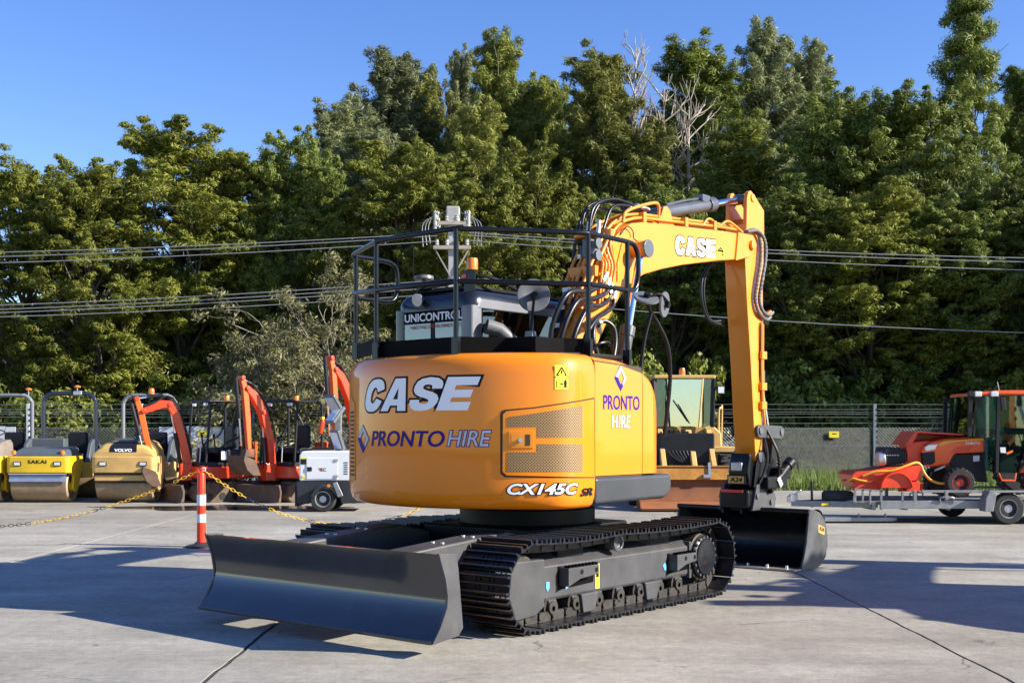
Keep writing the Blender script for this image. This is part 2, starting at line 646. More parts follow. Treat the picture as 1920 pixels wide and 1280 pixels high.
GLYPHS = {
    'C': (1.0, [[(.5 + .5 * math.copysign(abs(math.cos(R(a))) ** .8, math.cos(R(a))), .5 + .51 * math.copysign(abs(math.sin(R(a))) ** .8, math.sin(R(a)))) for a in range(16, 345, 8)] + [(.5 + .17 * math.cos(R(a)) if abs(a - 180) < 150 else .68, .5 + .25 * math.sin(R(a))) for a in range(336, 23, -12)]]),
    'A': (1.12, [[(0, 0), (.33, 1), (.75, 1), (1.12, 0), (.77, 0), (.72, .17), (.40, .17), (.35, 0)], [(.46, .36), (.66, .36), (.56, .72)]]),
    'S': (1.0, [[(1.0, .66), (.66, .66), (.64, .76), (.52, .79), (.38, .78), (.335, .72), (.36, .66), (.50, .61), (.72, .56), (.90, .48), (1.0, .36), (1.0, .24), (.93, .10), (.78, .02), (.55, -.01), (.28, .01), (.10, .09), (.01, .22), (.0, .33), (.34, .33), (.37, .24), (.50, .20), (.64, .21), (.69, .27), (.66, .33), (.52, .38), (.30, .43), (.12, .51), (.03, .62), (.02, .75), (.08, .89), (.22, .97), (.48, 1.01), (.76, .98), (.92, .90), (.99, .79)]]),
    'E': (1.0, [[(0, 0), (1, 0), (1, .25), (.36, .25), (.36, .385), (.93, .385), (.93, .615), (.36, .615), (.36, .75), (1, .75), (1, 1), (0, 1)]]),
}


def block_geo(body, offset=0.0, shear=0.0, spacing=.07):
    """Heavy block letters drawn as filled outlines; offset swells them for an outline layer."""
    cu = bpy.data.curves.new('lettering', 'CURVE')
    cu.dimensions = '2D'
    cu.fill_mode = 'BOTH'
    cu.offset = offset
    x = 0.0
    for ch in body:
        w, loops = GLYPHS[ch]
        for lp in loops:
            sp = cu.splines.new('POLY')
            sp.points.add(len(lp) - 1)
            for p, (a, b) in zip(sp.points, lp):
                p.co = (x + a * .86 + b * shear, b, 0, 1)
            sp.use_cyclic_u = True
        x += w * .86 + spacing
    ob = bpy.data.objects.new('lettering', cu)
    col.objects.link(ob)
    dg = bpy.context.evaluated_depsgraph_get()
    me = bpy.data.meshes.new_from_object(ob.evaluated_get(dg))
    v = [(p.co.x, p.co.y) for p in me.vertices]
    f = [tuple(p.vertices) for p in me.polygons]
    bpy.data.objects.remove(ob)
    bpy.data.curves.remove(cu)
    bpy.data.meshes.remove(me)
    return v, f


def flat_geo_obj(name, v2, f, mapf, m, parent, lift, cut=0.0):
    """Flat print: 2-D faces, cut into narrow strips if asked, laid on a surface by mapf(u, v, lift)."""
    me = bpy.data.meshes.new(name)
    me.from_pydata([(a, b, 0) for a, b in v2], [], f)
    bm = bmesh.new()
    bm.from_mesh(me)
    if cut:
        us = [p.co.x for p in bm.verts]
        u = math.floor(min(us) / cut) * cut
        while u < max(us):
            bmesh.ops.bisect_plane(bm, geom=bm.verts[:] + bm.edges[:] + bm.faces[:], plane_co=(u, 0, 0), plane_no=(1, 0, 0))
            u += cut
    for p in bm.verts:
        p.co = Vector(mapf(p.co.x, p.co.y, lift))
    bm.to_mesh(me)
    bm.free()
    o = bpy.data.objects.new(name, me)
    col.objects.link(o)
    finish(o, m, parent, 0, 0)
    return o


def lettering(name, body, box, mapf, m, parent, lift=.003, shear=0.0, bold=0.0, spacing=1.0, outline=0.0, outline_mat=None, cut=0.0, geo=None):
    """Letters fitted into box = (u0, v0, u1, v1) on a surface; with an outline layer beneath if asked."""
    geo = geo or text_geo
    v, f = geo(body, bold, shear, spacing)
    x0, x1 = min(p[0] for p in v), max(p[0] for p in v)
    y0, y1 = min(p[1] for p in v), max(p[1] for p in v)
    kx, ky = (box[2] - box[0]) / (x1 - x0), (box[3] - box[1]) / (y1 - y0)

    def fit(vv):
        return [(box[0] + (a - x0) * kx, box[1] + (b - y0) * ky) for a, b in vv]
    o = flat_geo_obj(name, fit(v), f, mapf, m, parent, lift, cut)
    if outline:
        v2, f2 = geo(body, bold + outline, shear, spacing)
        flat_geo_obj(name + '_outline', fit(v2), f2, mapf, outline_mat, parent, lift - .0015, cut)
    return o


def plane_map(origin, eu, ev):
    origin, eu, ev = Vector(origin), Vector(eu).normalized(), Vector(ev).normalized()
    nn = eu.cross(ev)
    return lambda u, v, d: origin + eu * u + ev * v + nn * d


# ------------------------------------------------------------------ ground
base = MB().box((-260, -40, -.6), (260, 320, -.055)).build('ground', 'brown_soil', smooth=0)
tag(base, kind='structure')
bed = MB().box((-45, -12, -.05), (45, 31.0, -.009)).build('yard', 'joint_fill', smooth=0)
tag(bed, kind='structure')
xs = [-41.9, -36.9, -31.9, -26.9, -21.9, -16.4, -11.4, -5.9, -1.9, 3.1, 8.1, 13.1, 18.1, 23.1, 28.1, 33.1, 38.1]


def wavy(n, amp, r):
    o, w = [], 0
    for _ in range(n):
        w = w * .6 + r.uniform(-amp, amp)
        o.append(w)
    return o


edge_cache = {}


def slab_edge(x, y0, y1):
    k = (x, y0)
    if k not in edge_cache:
        n = int((y1 - y0) / .12)
        edge_cache[k] = [(x + w, y0 + (y1 - y0) * i / (n - 1)) for i, w in enumerate(wavy(n, .006, rnd))]
    return edge_cache[k]


for yi, (y0, y1) in enumerate(((-10.0, 24.6), (24.63, 30.9))):
    for x0, x1 in zip(xs[:-1], xs[1:]):
        fine = -13 < x0 < 9
        g = .009 + (.006 if abs(x0 + 1.9) < .1 else 0)
        g1 = .009 + (.006 if abs(x1 + 1.9) < .1 else 0)
        L = [(x + g, y) for x, y in slab_edge(x0, y0, y1)]
        RR = [(x - g1, y) for x, y in slab_edge(x1, y0, y1)]
        if not fine:
            L, RR = [L[0], L[-1]], [RR[0], RR[-1]]
        o = MB().prism(L + RR[::-1], 'z', -.0085, 0.0).build('concrete_slab', 'concrete', bed, bev=.004, smooth=0, seg=1)

# ================================================================== the large excavator
EX_C, EX_A = Vector((.14, 10.94, 0)), R(39.4)
ex = thing('excavator', EX_C, -EX_A, 'large orange-yellow tracked excavator with black blade, handrails and folded boom in the centre', 'excavator')
ex_u = Vector((math.sin(EX_A), math.cos(EX_A), 0))
ex_r = Vector((math.cos(EX_A), -math.sin(EX_A), 0))


def ex_px(x, y):
    w = EX_C + ex_r * x + ex_u * y
    return 960 + FOCAL * w.x / w.y, w.y


# ---- plan outline of the tail: arc of the counterweight running into straight flanks
TAIL_R, HALF = 1.62, 1.25
raw = [(-HALF, .46 - .02 * i) for i in range(75)]
a_end = math.degrees(math.asin(HALF / TAIL_R))
raw += [(TAIL_R * math.sin(R(a)), -TAIL_R * math.cos(R(a))) for a in np.linspace(-a_end, a_end, 140)]
raw += [(HALF, -1.03 + .02 * i) for i in range(1, 76)]
# resample evenly, then soften the corners
P = np.array(raw)
dd = np.r_[0, np.cumsum(np.hypot(*np.diff(P, axis=0).T))]
ss = np.linspace(0, dd[-1], 320)
P = np.c_[np.interp(ss, dd, P[:, 0]), np.interp(ss, dd, P[:, 1])]
Q = P.copy()
for i in range(8, 312):
    Q[i] = P[i - 8:i + 9].mean(axis=0)
OUT = Q
dd = np.r_[0, np.cumsum(np.hypot(*np.diff(OUT, axis=0).T))]
OUT_S = dd - dd[-1] / 2
tang = np.gradient(OUT, OUT_S, axis=0)
tang /= np.linalg.norm(tang, axis=1)[:, None]
OUT_N = np.c_[tang[:, 1], -tang[:, 0]]


def tail_at(s, z, d=0.0):
    """Point on the tail skin: s metres round from the rear centre (right positive), z up, d outwards."""
    x = np.interp(s, OUT_S, OUT[:, 0])
    y = np.interp(s, OUT_S, OUT[:, 1])
    nx = np.interp(s, OUT_S, OUT_N[:, 0])
    ny = np.interp(s, OUT_S, OUT_N[:, 1])
    return Vector((x + nx * d, y + ny * d, z))


_vis = [(ex_px(*OUT[i])[0], OUT_S[i], ex_px(*OUT[i])[1]) for i in range(len(OUT)) if OUT_S[i] > -.95]
_vx = np.array([v[0] for v in _vis])
_vs = np.array([v[1] for v in _vis])
_vd = np.array([v[2] for v in _vis])
_k0 = int(np.argmin(_vx))


def sz(px, py):
    """Place on the tail skin that the photograph shows at a pixel."""
    s = float(np.interp(px, _vx[_k0:], _vs[_k0:]))
    d = float(np.interp(px, _vx[_k0:], _vd[_k0:]))
    return s, CAM_H - (py - HORIZON) / FOCAL * d


def tail_s(y, side):
    """Arc position of the flank point at forward distance y."""
    m = OUT[:, 0] * side > 1.1
    idx = np.where(m)[0]
    o = idx[np.argsort(OUT[idx, 1])]
    return float(np.interp(y, OUT[o, 1], OUT_S[o]))


def patch(name, poly, m, parent, lift0, lift1, cut=.05, bev=0.0):
    """A thin raised panel following the tail skin."""
    me = bpy.data.meshes.new(name)
    bm = bmesh.new()
    f = bm.faces.new([bm.verts.new((a, b, 0)) for a, b in poly])
    us = [a for a, b in poly]
    u = math.floor(min(us) / cut) * cut + cut
    while u < max(us):
        bmesh.ops.bisect_plane(bm, geom=bm.verts[:] + bm.edges[:] + bm.faces[:], plane_co=(u, 0, 0), plane_no=(1, 0, 0))
        u += cut
    front = bm.faces[:]
    ret = bmesh.ops.extrude_face_region(bm, geom=front)
    for e in ret['geom']:
        if isinstance(e, bmesh.types.BMVert):
            e.co.z = 1.0
    bmesh.ops.recalc_face_normals(bm, faces=bm.faces)
    uvl = bm.loops.layers.uv.new('UVMap')
    for fc in bm.faces:
        for lp in fc.loops:
            lp[uvl].uv = (lp.vert.co.x, lp.vert.co.y)
    for p in bm.verts:
        p.co = tail_at(p.co.x, p.co.y, lift1 if p.co.z > .5 else lift0)
    bmesh.ops.recalc_face_normals(bm, faces=bm.faces)
    bm.to_mesh(me)
    bm.free()
    o = bpy.data.objects.new(name, me)
    col.objects.link(o)
    return finish(o, m, parent, bev, 30)


SEAM = -.69
s_seam = tail_s(SEAM, 1)
# ---- counterweight: full height skin with tucked-in foot and rounded shoulder
prof = [(.94, .16), (.925, .10), (.935, .055), (.965, .025), (1.02, .008), (1.10, 0), (1.4, 0), (1.75, 0), (1.99, 0), (2.06, .006), (2.11, .022), (2.145, .05), (2.163, .09), (2.17, .14), (2.17, .5)]
mb = MB()
cs = [s for s in np.linspace(-s_seam, s_seam, 150)]
mb.loft([[tail_at(s, z, -d) for s in cs] for z, d in prof])
cw = mb.build('counterweight', 'case_yellow', ex, smooth=50)

# ---- perforated engine door on the right of the counterweight
dpoly = [sz(x, y) for x, y in ((943, 776), (949, 771), (1000, 766), (1060, 757), (1112, 748), (1113, 894), (1030, 893), (950, 891), (942, 884))]
patch('door_gap', [sz(x, y) for x, y in ((938, 777), (940, 770), (947, 767.5), (1000, 763), (1060, 754), (1114.5, 744.5), (1114.5, 896), (1030, 895.5), (946, 894), (938, 887))], 'gasket', cw, -.004, .002)
edoor = patch('engine_door', dpoly, 'case_yellow', ex, -.002, .010, bev=.004)
patch('grille', [sz(x, y) for x, y in ((952, 782), (1020, 772), (1090, 760), (1090, 820), (1007, 820), (1007, 800), (952, 800))], 'perforated_grille', edoor, .004, .0125)
patch('grille', [sz(x, y) for x, y in ((952, 847), (1007, 847), (1007, 832), (1090, 832), (1090, 884), (952, 883))], 'perforated_grille', edoor, .004, .0125)
patch('latch_plate', [sz(x, y) for x, y in ((954, 808), (1001, 808), (1001, 840), (954, 840))], 'case_yellow', edoor, .004, .018, bev=.004)
patch('latch_recess', [sz(x, y) for x, y in ((959, 813), (994, 813), (994, 836), (959, 836))], 'pipe_orange', edoor, .010, .0195)
patch('latch_edge', [sz(x, y) for x, y in ((985, 814), (994, 814), (994, 835), (985, 835))], 'gasket', edoor, .010, .021)
lk = tail_at(*sz(976, 825), .020)
ln = (tail_at(*sz(976, 825), 1.0) - tail_at(*sz(976, 825), 0)).normalized()
MB().cyl(lk, lk + ln * .014, .017, 16).build('lock', 'bright_metal', edoor)
# left-hand louvre panel, seen edge-on
lv = patch('louvre_panel', [(-.96, 1.12), (-.80, 1.12), (-.80, 1.78), (-.96, 1.86)], 'pipe_orange', ex, .0, .008)
for k in range(16):
    patch('louvre', [(-.94, 1.16 + k * .036), (-.82, 1.16 + k * .036), (-.82, 1.178 + k * .036), (-.94, 1.178 + k * .036)], 'gasket', lv, .004, .012, cut=.2)


def tmap(u, v, d):
    return tail_at(u, v, d)


# ---- lettering on the tail
def fit_box(x0, y0, x1, y1):
    a, b = sz(x0, y1), sz(x1, y0)
    m0, m1 = sz((x0 + x1) / 2, y1), sz((x0 + x1) / 2, y0)
    return (a[0], m0[1], b[0], m1[1])


lettering('case_lettering', 'CASE', fit_box(686, 707, 902, 770), tmap, 'white_decal', cw, .0045, shear=.34, spacing=.05, outline=.062, outline_mat='black_decal', cut=.04, geo=block_geo)
lettering('hire_company_lettering', 'PRONTO', fit_box(697, 807, 834, 837), tmap, 'navy_decal', cw, .0045, shear=.18, bold=.014, cut=.04)
lettering('hire_lettering', 'HIRE', fit_box(839, 807, 921, 836), tmap, 'silver_decal', cw, .0045, shear=.22, bold=.006, outline=.040, outline_mat='navy_decal', cut=.04)
lettering('model_lettering', 'CX145C', fit_box(951, 906, 1083, 927), tmap, 'white_decal', cw, .0045, shear=.30, bold=.030, spacing=1.0, outline=.062, outline_mat='black_decal', cut=.04)
lettering('suffix_lettering', 'SR', fit_box(1088, 914, 1111, 929), tmap, 'black_decal', cw, .0045, shear=.30, bold=.04, cut=.04)


def emblem(parent, mapf, cu, cv, w, h, lift, cut):
    """Slanted diamond ring: silver upper right stroke, navy lower left stroke."""
    def rp(k, n=10):
        o = []
        for q, (a, b) in enumerate(((0, 1), (1, 0), (0, -1), (-1, 0))):
            a2, b2 = ((1, 0), (0, -1), (-1, 0), (0, 1))[q]
            for i in range(n):
                t = i / n
                x, y = a + (a2 - a) * t, b + (b2 - b) * t
                bl = .86 + .14 * abs(2 * t - 1) ** .6 * (1 if q % 2 == 0 else 1)
                o.append((x * k * (1.25 - bl * .25), y * k * (1.25 - bl * .25)))
        return o
    O, I = rp(1.0), rp(.56)
    for nm, rng, m in (('emblem_upper', list(range(31, 40)) + list(range(0, 17)), 'silver_decal'), ('emblem_lower', list(range(16, 32)), 'navy_decal')):
        v = [(cu + O[i % 40][0] * w / 2, cv + O[i % 40][1] * h / 2) for i in rng] + [(cu + I[i % 40][0] * w / 2 + (.04 * w), cv + I[i % 40][1] * h / 2) for i in rng]
        n = len(rng)
        flat_geo_obj(nm, v, [(i, i + 1, n + i + 1, n + i) for i in range(n - 1)], mapf, m, parent, lift, cut)
        if nm == 'emblem_upper':
            v2 = [(cu + O[i][0] * w / 2 * 1.08, cv + O[i][1] * h / 2 * 1.05) for i in range(40)] + [(cu + I[i][0] * w / 2 * .86 + .04 * w, cv + I[i][1] * h / 2 * .9) for i in range(40)]
            flat_geo_obj('emblem_border', v2, [(i, (i + 1) % 40, 40 + (i + 1) % 40, 40 + i) for i in range(40)], mapf, 'navy_decal', parent, lift - .0015, cut)


e0, e1 = sz(672, 822), sz(692, 822)
emblem(cw, tmap, (e0[0] + e1[0]) / 2, e0[1], (e1[0] - e0[0]), .235, .0045, .04)


def warning_label(parent, mapf, u0, v0, u1, v1, lift):
    """Two yellow squares: triangle sign above, keep-clear pictogram below."""
    flat_geo_obj('warning_label', [(u0, v0), (u1, v0), (u1, v1), (u0, v1)], [(0, 1, 2, 3)], mapf, 'yellow_decal', parent, lift, .03)
    w, h = u1 - u0, v1 - v0
    cx, m = (u0 + u1) / 2, v0 + h * .5

    def q(nm, pts):
        flat_geo_obj(nm, pts, [tuple(range(len(pts)))], mapf, 'black_decal', parent, lift + .0015, 0)
    q('divider', [(u0, m - .004), (u1, m - .004), (u1, m + .004), (u0, m + .004)])
    a, b, t = (cx - w * .36, m + h * .08), (cx + w * .36, m + h * .08), (cx, m + h * .40)
    for p0, p1 in ((a, b), (b, t), (t, a)):
        d = Vector((p1[0] - p0[0], p1[1] - p0[1]))
        nn = Vector((-d.y, d.x)).normalized() * w * .045
        q('triangle_side', [(p0[0] - nn.x, p0[1] - nn.y), (p1[0] - nn.x, p1[1] - nn.y), (p1[0] + nn.x, p1[1] + nn.y), (p0[0] + nn.x, p0[1] + nn.y)])
    q('exclamation', [(cx - w * .05, m + h * .14), (cx + w * .05, m + h * .14), (cx + w * .05, m + h * .28), (cx - w * .05, m + h * .28)])
    q('figure', [(u1 - w * .30, v0 + h * .08), (u1 - w * .12, v0 + h * .08), (u1 - w * .10, v0 + h * .30), (u1 - w * .16, v0 + h * .40), (u1 - w * .26, v0 + h * .40), (u1 - w * .32, v0 + h * .30)])
    q('arrow', [(u0 + w * .40, v0 + h * .20), (u0 + w * .62, v0 + h * .20), (u0 + w * .62, v0 + h * .25), (u0 + w * .40, v0 + h * .25)])
    q('block', [(u0 + w * .12, v0 + h * .08), (u0 + w * .16, v0 + h * .08), (u0 + w * .16, v0 + h * .36), (u0 + w * .12, v0 + h * .36)])


b0 = fit_box(1040, 684, 1064.5, 730)
warning_label(cw, tmap, b0[0], b0[1], b0[2], b0[3], .0045)

# ---- right flank: service door with company name, rounded front corner, grey skirt
def flank_top(y):
    return float(np.interp(y, [-.7, -.3, 0, .15, .26, .35, .42, .46, .475], [2.158, 2.140, 2.09, 2.01, 1.90, 1.77, 1.60, 1.40, 1.0]))


def flank(name, y0, y1, z0, m, x_out=HALF):
    ys = np.linspace(y0, y1, 26)
    rings = []
    for y in ys:
        t = flank_top(y)
        xo = x_out - (0 if y < .12 else (y - .12) ** 2 * 1.5)
        rings.append([(.72, y, z0), (xo, y, z0), (xo, y, t - .11), (xo - .006, y, t - .06), (xo - .025, y, t - .028), (xo - .055, y, t - .010), (xo - .10, y, t), (.72, y, t + .005)])
    return MB().loft(rings, closed=True, caps=True).build(name, m, ex, smooth=50)


sd = flank('service_door', SEAM + .004, .003, 1.185, 'case_yellow')
flank('corner_panel', .010, .47, 1.185, 'case_yellow')
gp = MB().prism([(SEAM - .001, 1.0), (.009, 1.0), (.012, 2.05), (.0, 2.09), (SEAM - .001, 2.12)], 'x', .75, HALF - .012).build('panel_gap', 'gasket', ex)
skirt_poly = [(SEAM + .006, .955), (.36, .965), (.44, 1.0), (.475, 1.06), (.47, 1.172), (SEAM + .006, 1.172)]
MB().prism(skirt_poly, 'x', .70, HALF + .004).build('skirt', 'skirt_grey', ex, bev=.03, seg=3)
fmap = plane_map((HALF, 0, 0), (0, 1, 0), (0, 0, 1))
lettering('hire_company_lettering', 'PRONTO', (-.575, 1.722, -.040, 1.842), fmap, 'navy_decal', sd, .003, bold=.014)
lettering('hire_lettering', 'HIRE', (-.450, 1.575, -.185, 1.678), fmap, 'white_decal', sd, .004, bold=.0, outline=.022, outline_mat='navy_decal', shear=.08, spacing=1.08)
emblem(sd, fmap, -.325, 1.985, .17, .21, .003, 0)

# ---- house core, belly plate, left flank and hood
MB().box((-1.20, -1.0, 1.0), (.74, .75, 2.12)).build('house_core', 'satin_black', ex, bev=.03)
MB().prism([(-HALF + .02, .9), (-HALF + .02, -.6), (-.95, -1.15), (-.4, -1.42), (.4, -1.42), (.95, -1.15), (HALF - .06, -.6), (HALF - .06, .42), (.5, .9)], 'z', .955, 1.03).build('belly_plate', 'satin_black', ex, bev=.01)
MB().prism([(-.69, 1.0), (.40, 1.0), (.46, 1.3), (.2, 2.0), (-.69, 2.15)], 'x', -HALF, -.7).build('left_flank', 'case_yellow', ex, bev=.05)
MB().prism([(-1.12, -.6), (-.72, -1.18), (.0, -1.38), (.72, -1.18), (1.10, -.62), (1.10, -.05), (-1.12, -.05)], 'z', 2.155, 2.19).build('deck_plate', 'satin_black', ex, bev=.008)

# ---- toe boards, handrails
DK = 2.19
rail_plan = [(-1.21, -1.03), (-.50, -1.43), (.43, -1.45), (1.12, -.62), (1.12, -.03)]
for (a, b), nm in zip(zip(rail_plan[:-1], rail_plan[1:]), ('a', 'b', 'c', 'd')):
    if nm == 'd':
        continue
    z0 = 2.21 if nm == 'a' else 2.175
    d = Vector((b[0] - a[0], b[1] - a[1], 0)).normalized()
    p0, p1 = Vector((a[0], a[1], 0)) + d * .02, Vector((b[0], b[1], 0)) - d * .02
    n_in = Vector((-d.y, d.x, 0))
    off = n_in * .035
    MB().bar(p0 + off + Vector((0, 0, z0 + .065)), p1 + off + Vector((0, 0, z0 + .065)), .012, .13).build('toe_board', 'deep_black', ex, bev=.003)
MB().box((.60, -1.12, 2.17), (.98, -.62, 2.30)).build('battery_box', 'deep_black', ex, bev=.012)
MB().box((-.60, -1.33, 2.17), (-.28, -1.22, 2.25)).box((-.56, -1.36, 2.20), (-.34, -1.33, 2.235)).build('camera_bracket', 'satin_black', ex, bev=.012)
TOPZ, MIDZ = 3.165, 2.745
RR_ = .0215


def rail(pts, name, r=RR_):
    return MB().tube(pts, r, 10).build(name, 'black_paint', hr, smooth=50)


hr = MB().tube(smooth_path([(-.50, -1.43, TOPZ - .005), (-.03, -1.45, TOPZ), (.43, -1.45, TOPZ)], 4) + smooth_path([(.46, -1.42, TOPZ), (.8, -1.02, TOPZ), (1.06, -.70, TOPZ)], 4), RR_, 10).build('handrail', 'black_paint', ex, smooth=50)
rail([(-.50, -1.43, TOPZ - .005), (-1.16, -1.06, TOPZ - .005)], 'top_rail')
rail([(1.06, -.70, TOPZ), (1.10, -.64, TOPZ), (1.12, -.58, TOPZ)], 'top_rail')
rail(smooth_path([(1.12, -.60, TOPZ), (1.12, -.2, TOPZ), (1.12, .02, TOPZ - .005), (1.12, .10, TOPZ - .04), (1.12, .135, TOPZ - .12), (1.12, .135, 2.88), (1.12, .10, 2.79), (1.12, .02, 2.755), (1.12, -.25, MIDZ + .005), (1.12, -.58, MIDZ + .005)], 5), 'side_loop')
rail(smooth_path([(-1.16, -1.06, TOPZ - .005), (-1.21, -1.03, TOPZ - .02), (-1.215, -.96, TOPZ - .02), (-1.215, -.70, TOPZ - .02), (-1.215, -.52, TOPZ - .04), (-1.215, -.46, TOPZ - .13), (-1.215, -.46, 2.88), (-1.215, -.51, 2.79), (-1.215, -.62, 2.765), (-1.215, -.98, 2.765)], 5), 'side_loop')
rail([(-1.22, -1.02, MIDZ + .06), (-.50, -1.43, MIDZ), (-.03, -1.45, MIDZ), (.43, -1.45, MIDZ), (1.12, -.62, MIDZ)], 'middle_rail')
for x, y, z0, z1 in ((-1.21, -1.0, 2.22, TOPZ - .03), (-.50, -1.43, 2.16, TOPZ), (.43, -1.45, 2.16, TOPZ), (1.12, -.60, 2.16, TOPZ), (1.12, -.03, 2.10, TOPZ)):
    rail([(x, y, z0), (x, y, z1)], 'post', .021)
    MB().box((x - .035, y - .02, z0 - .02), (x + .035, y + .02, z0 + .14)).build('post_clamp', 'black_paint', hr, bev=.004)

# ---- cab
CX0, CX1, CY0, CY1, CZ0, CZ1 = -1.21, -.235, -.50, 1.18, 1.05, 2.83


def rounded(x0, x1, y0, y1, r, n=5):
    o = []
    for cx, cy, a in ((x1 - r, y1 - r, 0), (x0 + r, y1 - r, 90), (x0 + r, y0 + r, 180), (x1 - r, y0 + r, 270)):
        o += arc((cx, cy), r, a, a + 90, n)
    return o


cab = thing('cab', (0, 0, 0), 0, None, None)
cab.parent = ex
rings = []
for z, i in ((2.66, 0), (2.73, 0), (2.785, .02), (2.815, .05), (2.83, .10)):
    rings.append([(x, y, z) for x, y in rounded(CX0 + i, CX1 - i, CY0 + i, CY1 - i, .13)])
MB().loft(rings, closed=True, caps=True).build('roof', 'cab_grey', cab, smooth=50)
MB().prism(rounded(CX0, CX1, CY0, CY1, .13), 'z', CZ0, 1.95).build('lower_body', 'cab_grey', cab, smooth=50)
for x, y, w, d in ((CX0 + .065, CY0 + .065, .13, .13), (CX1 - .075, CY0 + .075, .15, .15), (CX0 + .05, CY1 - .05, .10, .10), (CX1 - .05, CY1 - .05, .10, .10), (CX1 - .045, .38, .07, .09), (CX0 + .045, .38, .07, .09)):
    MB().prism(rounded(x - w / 2, x + w / 2, y - d / 2, y + d / 2, .03, 3), 'z', 1.94, 2.68).build('pillar', 'cab_silver' if x > -.5 and y < .5 else 'cab_grey', cab, smooth=50)
gl = MB().box((CX0 + .12, CY0 + .012, 1.96), (CX1 - .14, CY0 + .020, 2.67)).build('rear_window', 'cab_glass', cab, smooth=0)
MB().box((-.735, CY0 + .004, 1.96), (-.705, CY0 + .011, 2.60)).build('window_bar', 'satin_black', gl)
MB().box((CX0 + .12, CY0 + .001, 2.545), (CX1 - .14, CY0 + .011, 2.72)).build('window_header', 'deep_black', gl)
MB().box((CX1 - .018, CY0 + .16, 1.96), (CX1 - .010, .34, 2.66)).build('side_window', 'dark_glass', cab, smooth=0)
MB().box((CX1 - .018, .43, 1.96), (CX1 - .010, CY1 - .10, 2.66)).build('side_window', 'dark_glass', cab, smooth=0)
MB().box((CX0 + .010, CY0 + .14, 1.96), (CX0 + .018, CY1 - .10, 2.66)).build('side_window', 'dark_glass', cab, smooth=0)
MB().box((CX0 + .10, CY1 - .020, 1.4), (CX1 - .10, CY1 - .012, 2.66)).build('windscreen', 'cab_glass', cab, smooth=0)
cmap_ = plane_map((0, CY0, 0), (1, 0, 0), (0, 0, 1))
lettering('window_lettering', 'UNICONTROL', (-1.075, 2.562, -.345, 2.640), cmap_, 'white_decal', gl, .004, bold=.026)
lettering('window_lettering_small', 'MACHINE CONTROL MADE EASY', (-1.0, 2.497, -.39, 2.528), cmap_, 'red_decal', gl, .004, bold=.012)
seat = MB().box((-.98, .0, 1.6), (-.5, .5, 1.75)).box((-.96, -.08, 1.7), (-.52, .06, 2.38)).box((-.86, -.08, 2.4), (-.62, .03, 2.56)).build('seat', 'machine_black', cab, bev=.04)
MB().prism([(CY0 + .06, 2.655), (1.12, 2.655), (1.10, 2.73), (CY0 + .12, 2.745)], 'x', CX1 - .03, CX1 + .004).build('side_header', 'cab_silver', cab, bev=.012)
# roof gear
MB().box((CX0 + .2, -.40, 2.84), (CX1 - .12, 1.0, 2.875)).build('roof_rack', 'satin_black', cab, bev=.01)
MB().bar((-.98, -.42, 2.88), (-.35, -.40, 2.93), .05, .03).tube(smooth_path([(-1.0, -.42, 2.80), (-.93, -.45, 2.87), (-.80, -.44, 2.93), (-.62, -.40, 2.95)], 4), .012).tube(smooth_path([(-.55, -.30, 2.86), (-.40, -.34, 2.96), (-.25, -.2, 2.95), (-.22, .1, 2.87)], 4), .016).build('roof_cables', 'hose_rubber', cab)
MB().prism([(-.36, 2.80), (-.23, 2.80), (-.23, 3.0), (-.36, 3.0)], 'y', -.47, -.455).build('beacon_bracket', 'black_paint', cab, bev=.004)
MB().lathe([(.0, .0), (.052, .0), (.052, .09), (.046, .105), (.0, .108)], (-.285, -.44, 3.0), (0, 0, 1), 18).build('beacon', 'lamp_orange', cab)
MB().box((-.385, -.48, 2.925), (-.325, -.455, 2.965)).build('tail_lamp', 'lamp_red', cab, bev=.006)
MB().box((-.50, -.48, 2.905), (-.43, -.44, 2.945)).build('work_lamp', 'lamp_glass', cab, bev=.006)
MB().lathe([(0, 0), (.03, 0), (.055, .04), (.06, .07), (0, .075)], (-.86, -.5, 2.77), (.1, -1, -.2), 14).build('roof_camera', 'bright_metal', cab)
MB().tube([(-1.0, -.46, 2.76), (-1.0, -.46, 3.26)], .004, 5).build('aerial', 'satin_black', cab)
MB().tube([(-1.02, -.30, 2.83), (-1.02, -.30, 2.98)], .02, 8).lathe([(0, 0), (.085, 0), (.095, .012), (.09, .04), (0, .055)], (-1.02, -.30, 2.98), (0, 0, 1), 20).build('antenna', 'disc_grey', cab)
for k in range(5):
    MB().box((-.95 + k * .02, .1 + k * .15, 2.87), (-.80, .16 + k * .15, 2.93)).build('roof_lug', 'satin_black', cab, bev=.006)

# ---- things standing on the deck
mirror = MB().lathe([(.0, -.03), (.05, -.03), (.13, -.018), (.148, 0), (.142, .014), (.075, .012), (.055, .0), (.0, .0)], (.335, -.33, 2.735), (.72, -.69, .06), 32).build('round_mirror', 'disc_grey', ex)
MB().tube([(.372, -.366, 2.735), (.36, -.38, 2.55), (.34, -.38, 2.40)], .013, 8).cyl((.335, -.33, 2.735), (.375, -.368, 2.738), .03, 10).build('stalk', 'satin_black', mirror)
MB().prism([(.25, 2.17), (.43, 2.17), (.375, 2.42), (.305, 2.42)], 'y', -.41, -.35).build('stand', 'cylinder_grey', mirror, bev=.006)
MB().tube([(-.02, -.15, 2.12), (-.03, -.18, 2.36), (-.10, -.28, 2.46), (-.17, -.38, 2.49)], [.062, .062, .066, .07], 20, cap=False).tube([(-.02, -.15, 2.12), (-.03, -.18, 2.36), (-.10, -.28, 2.46), (-.168, -.378, 2.49)], [.057, .057, .061, .065], 20, cap=False).build('exhaust_pipe', 'hose_grey', ex)
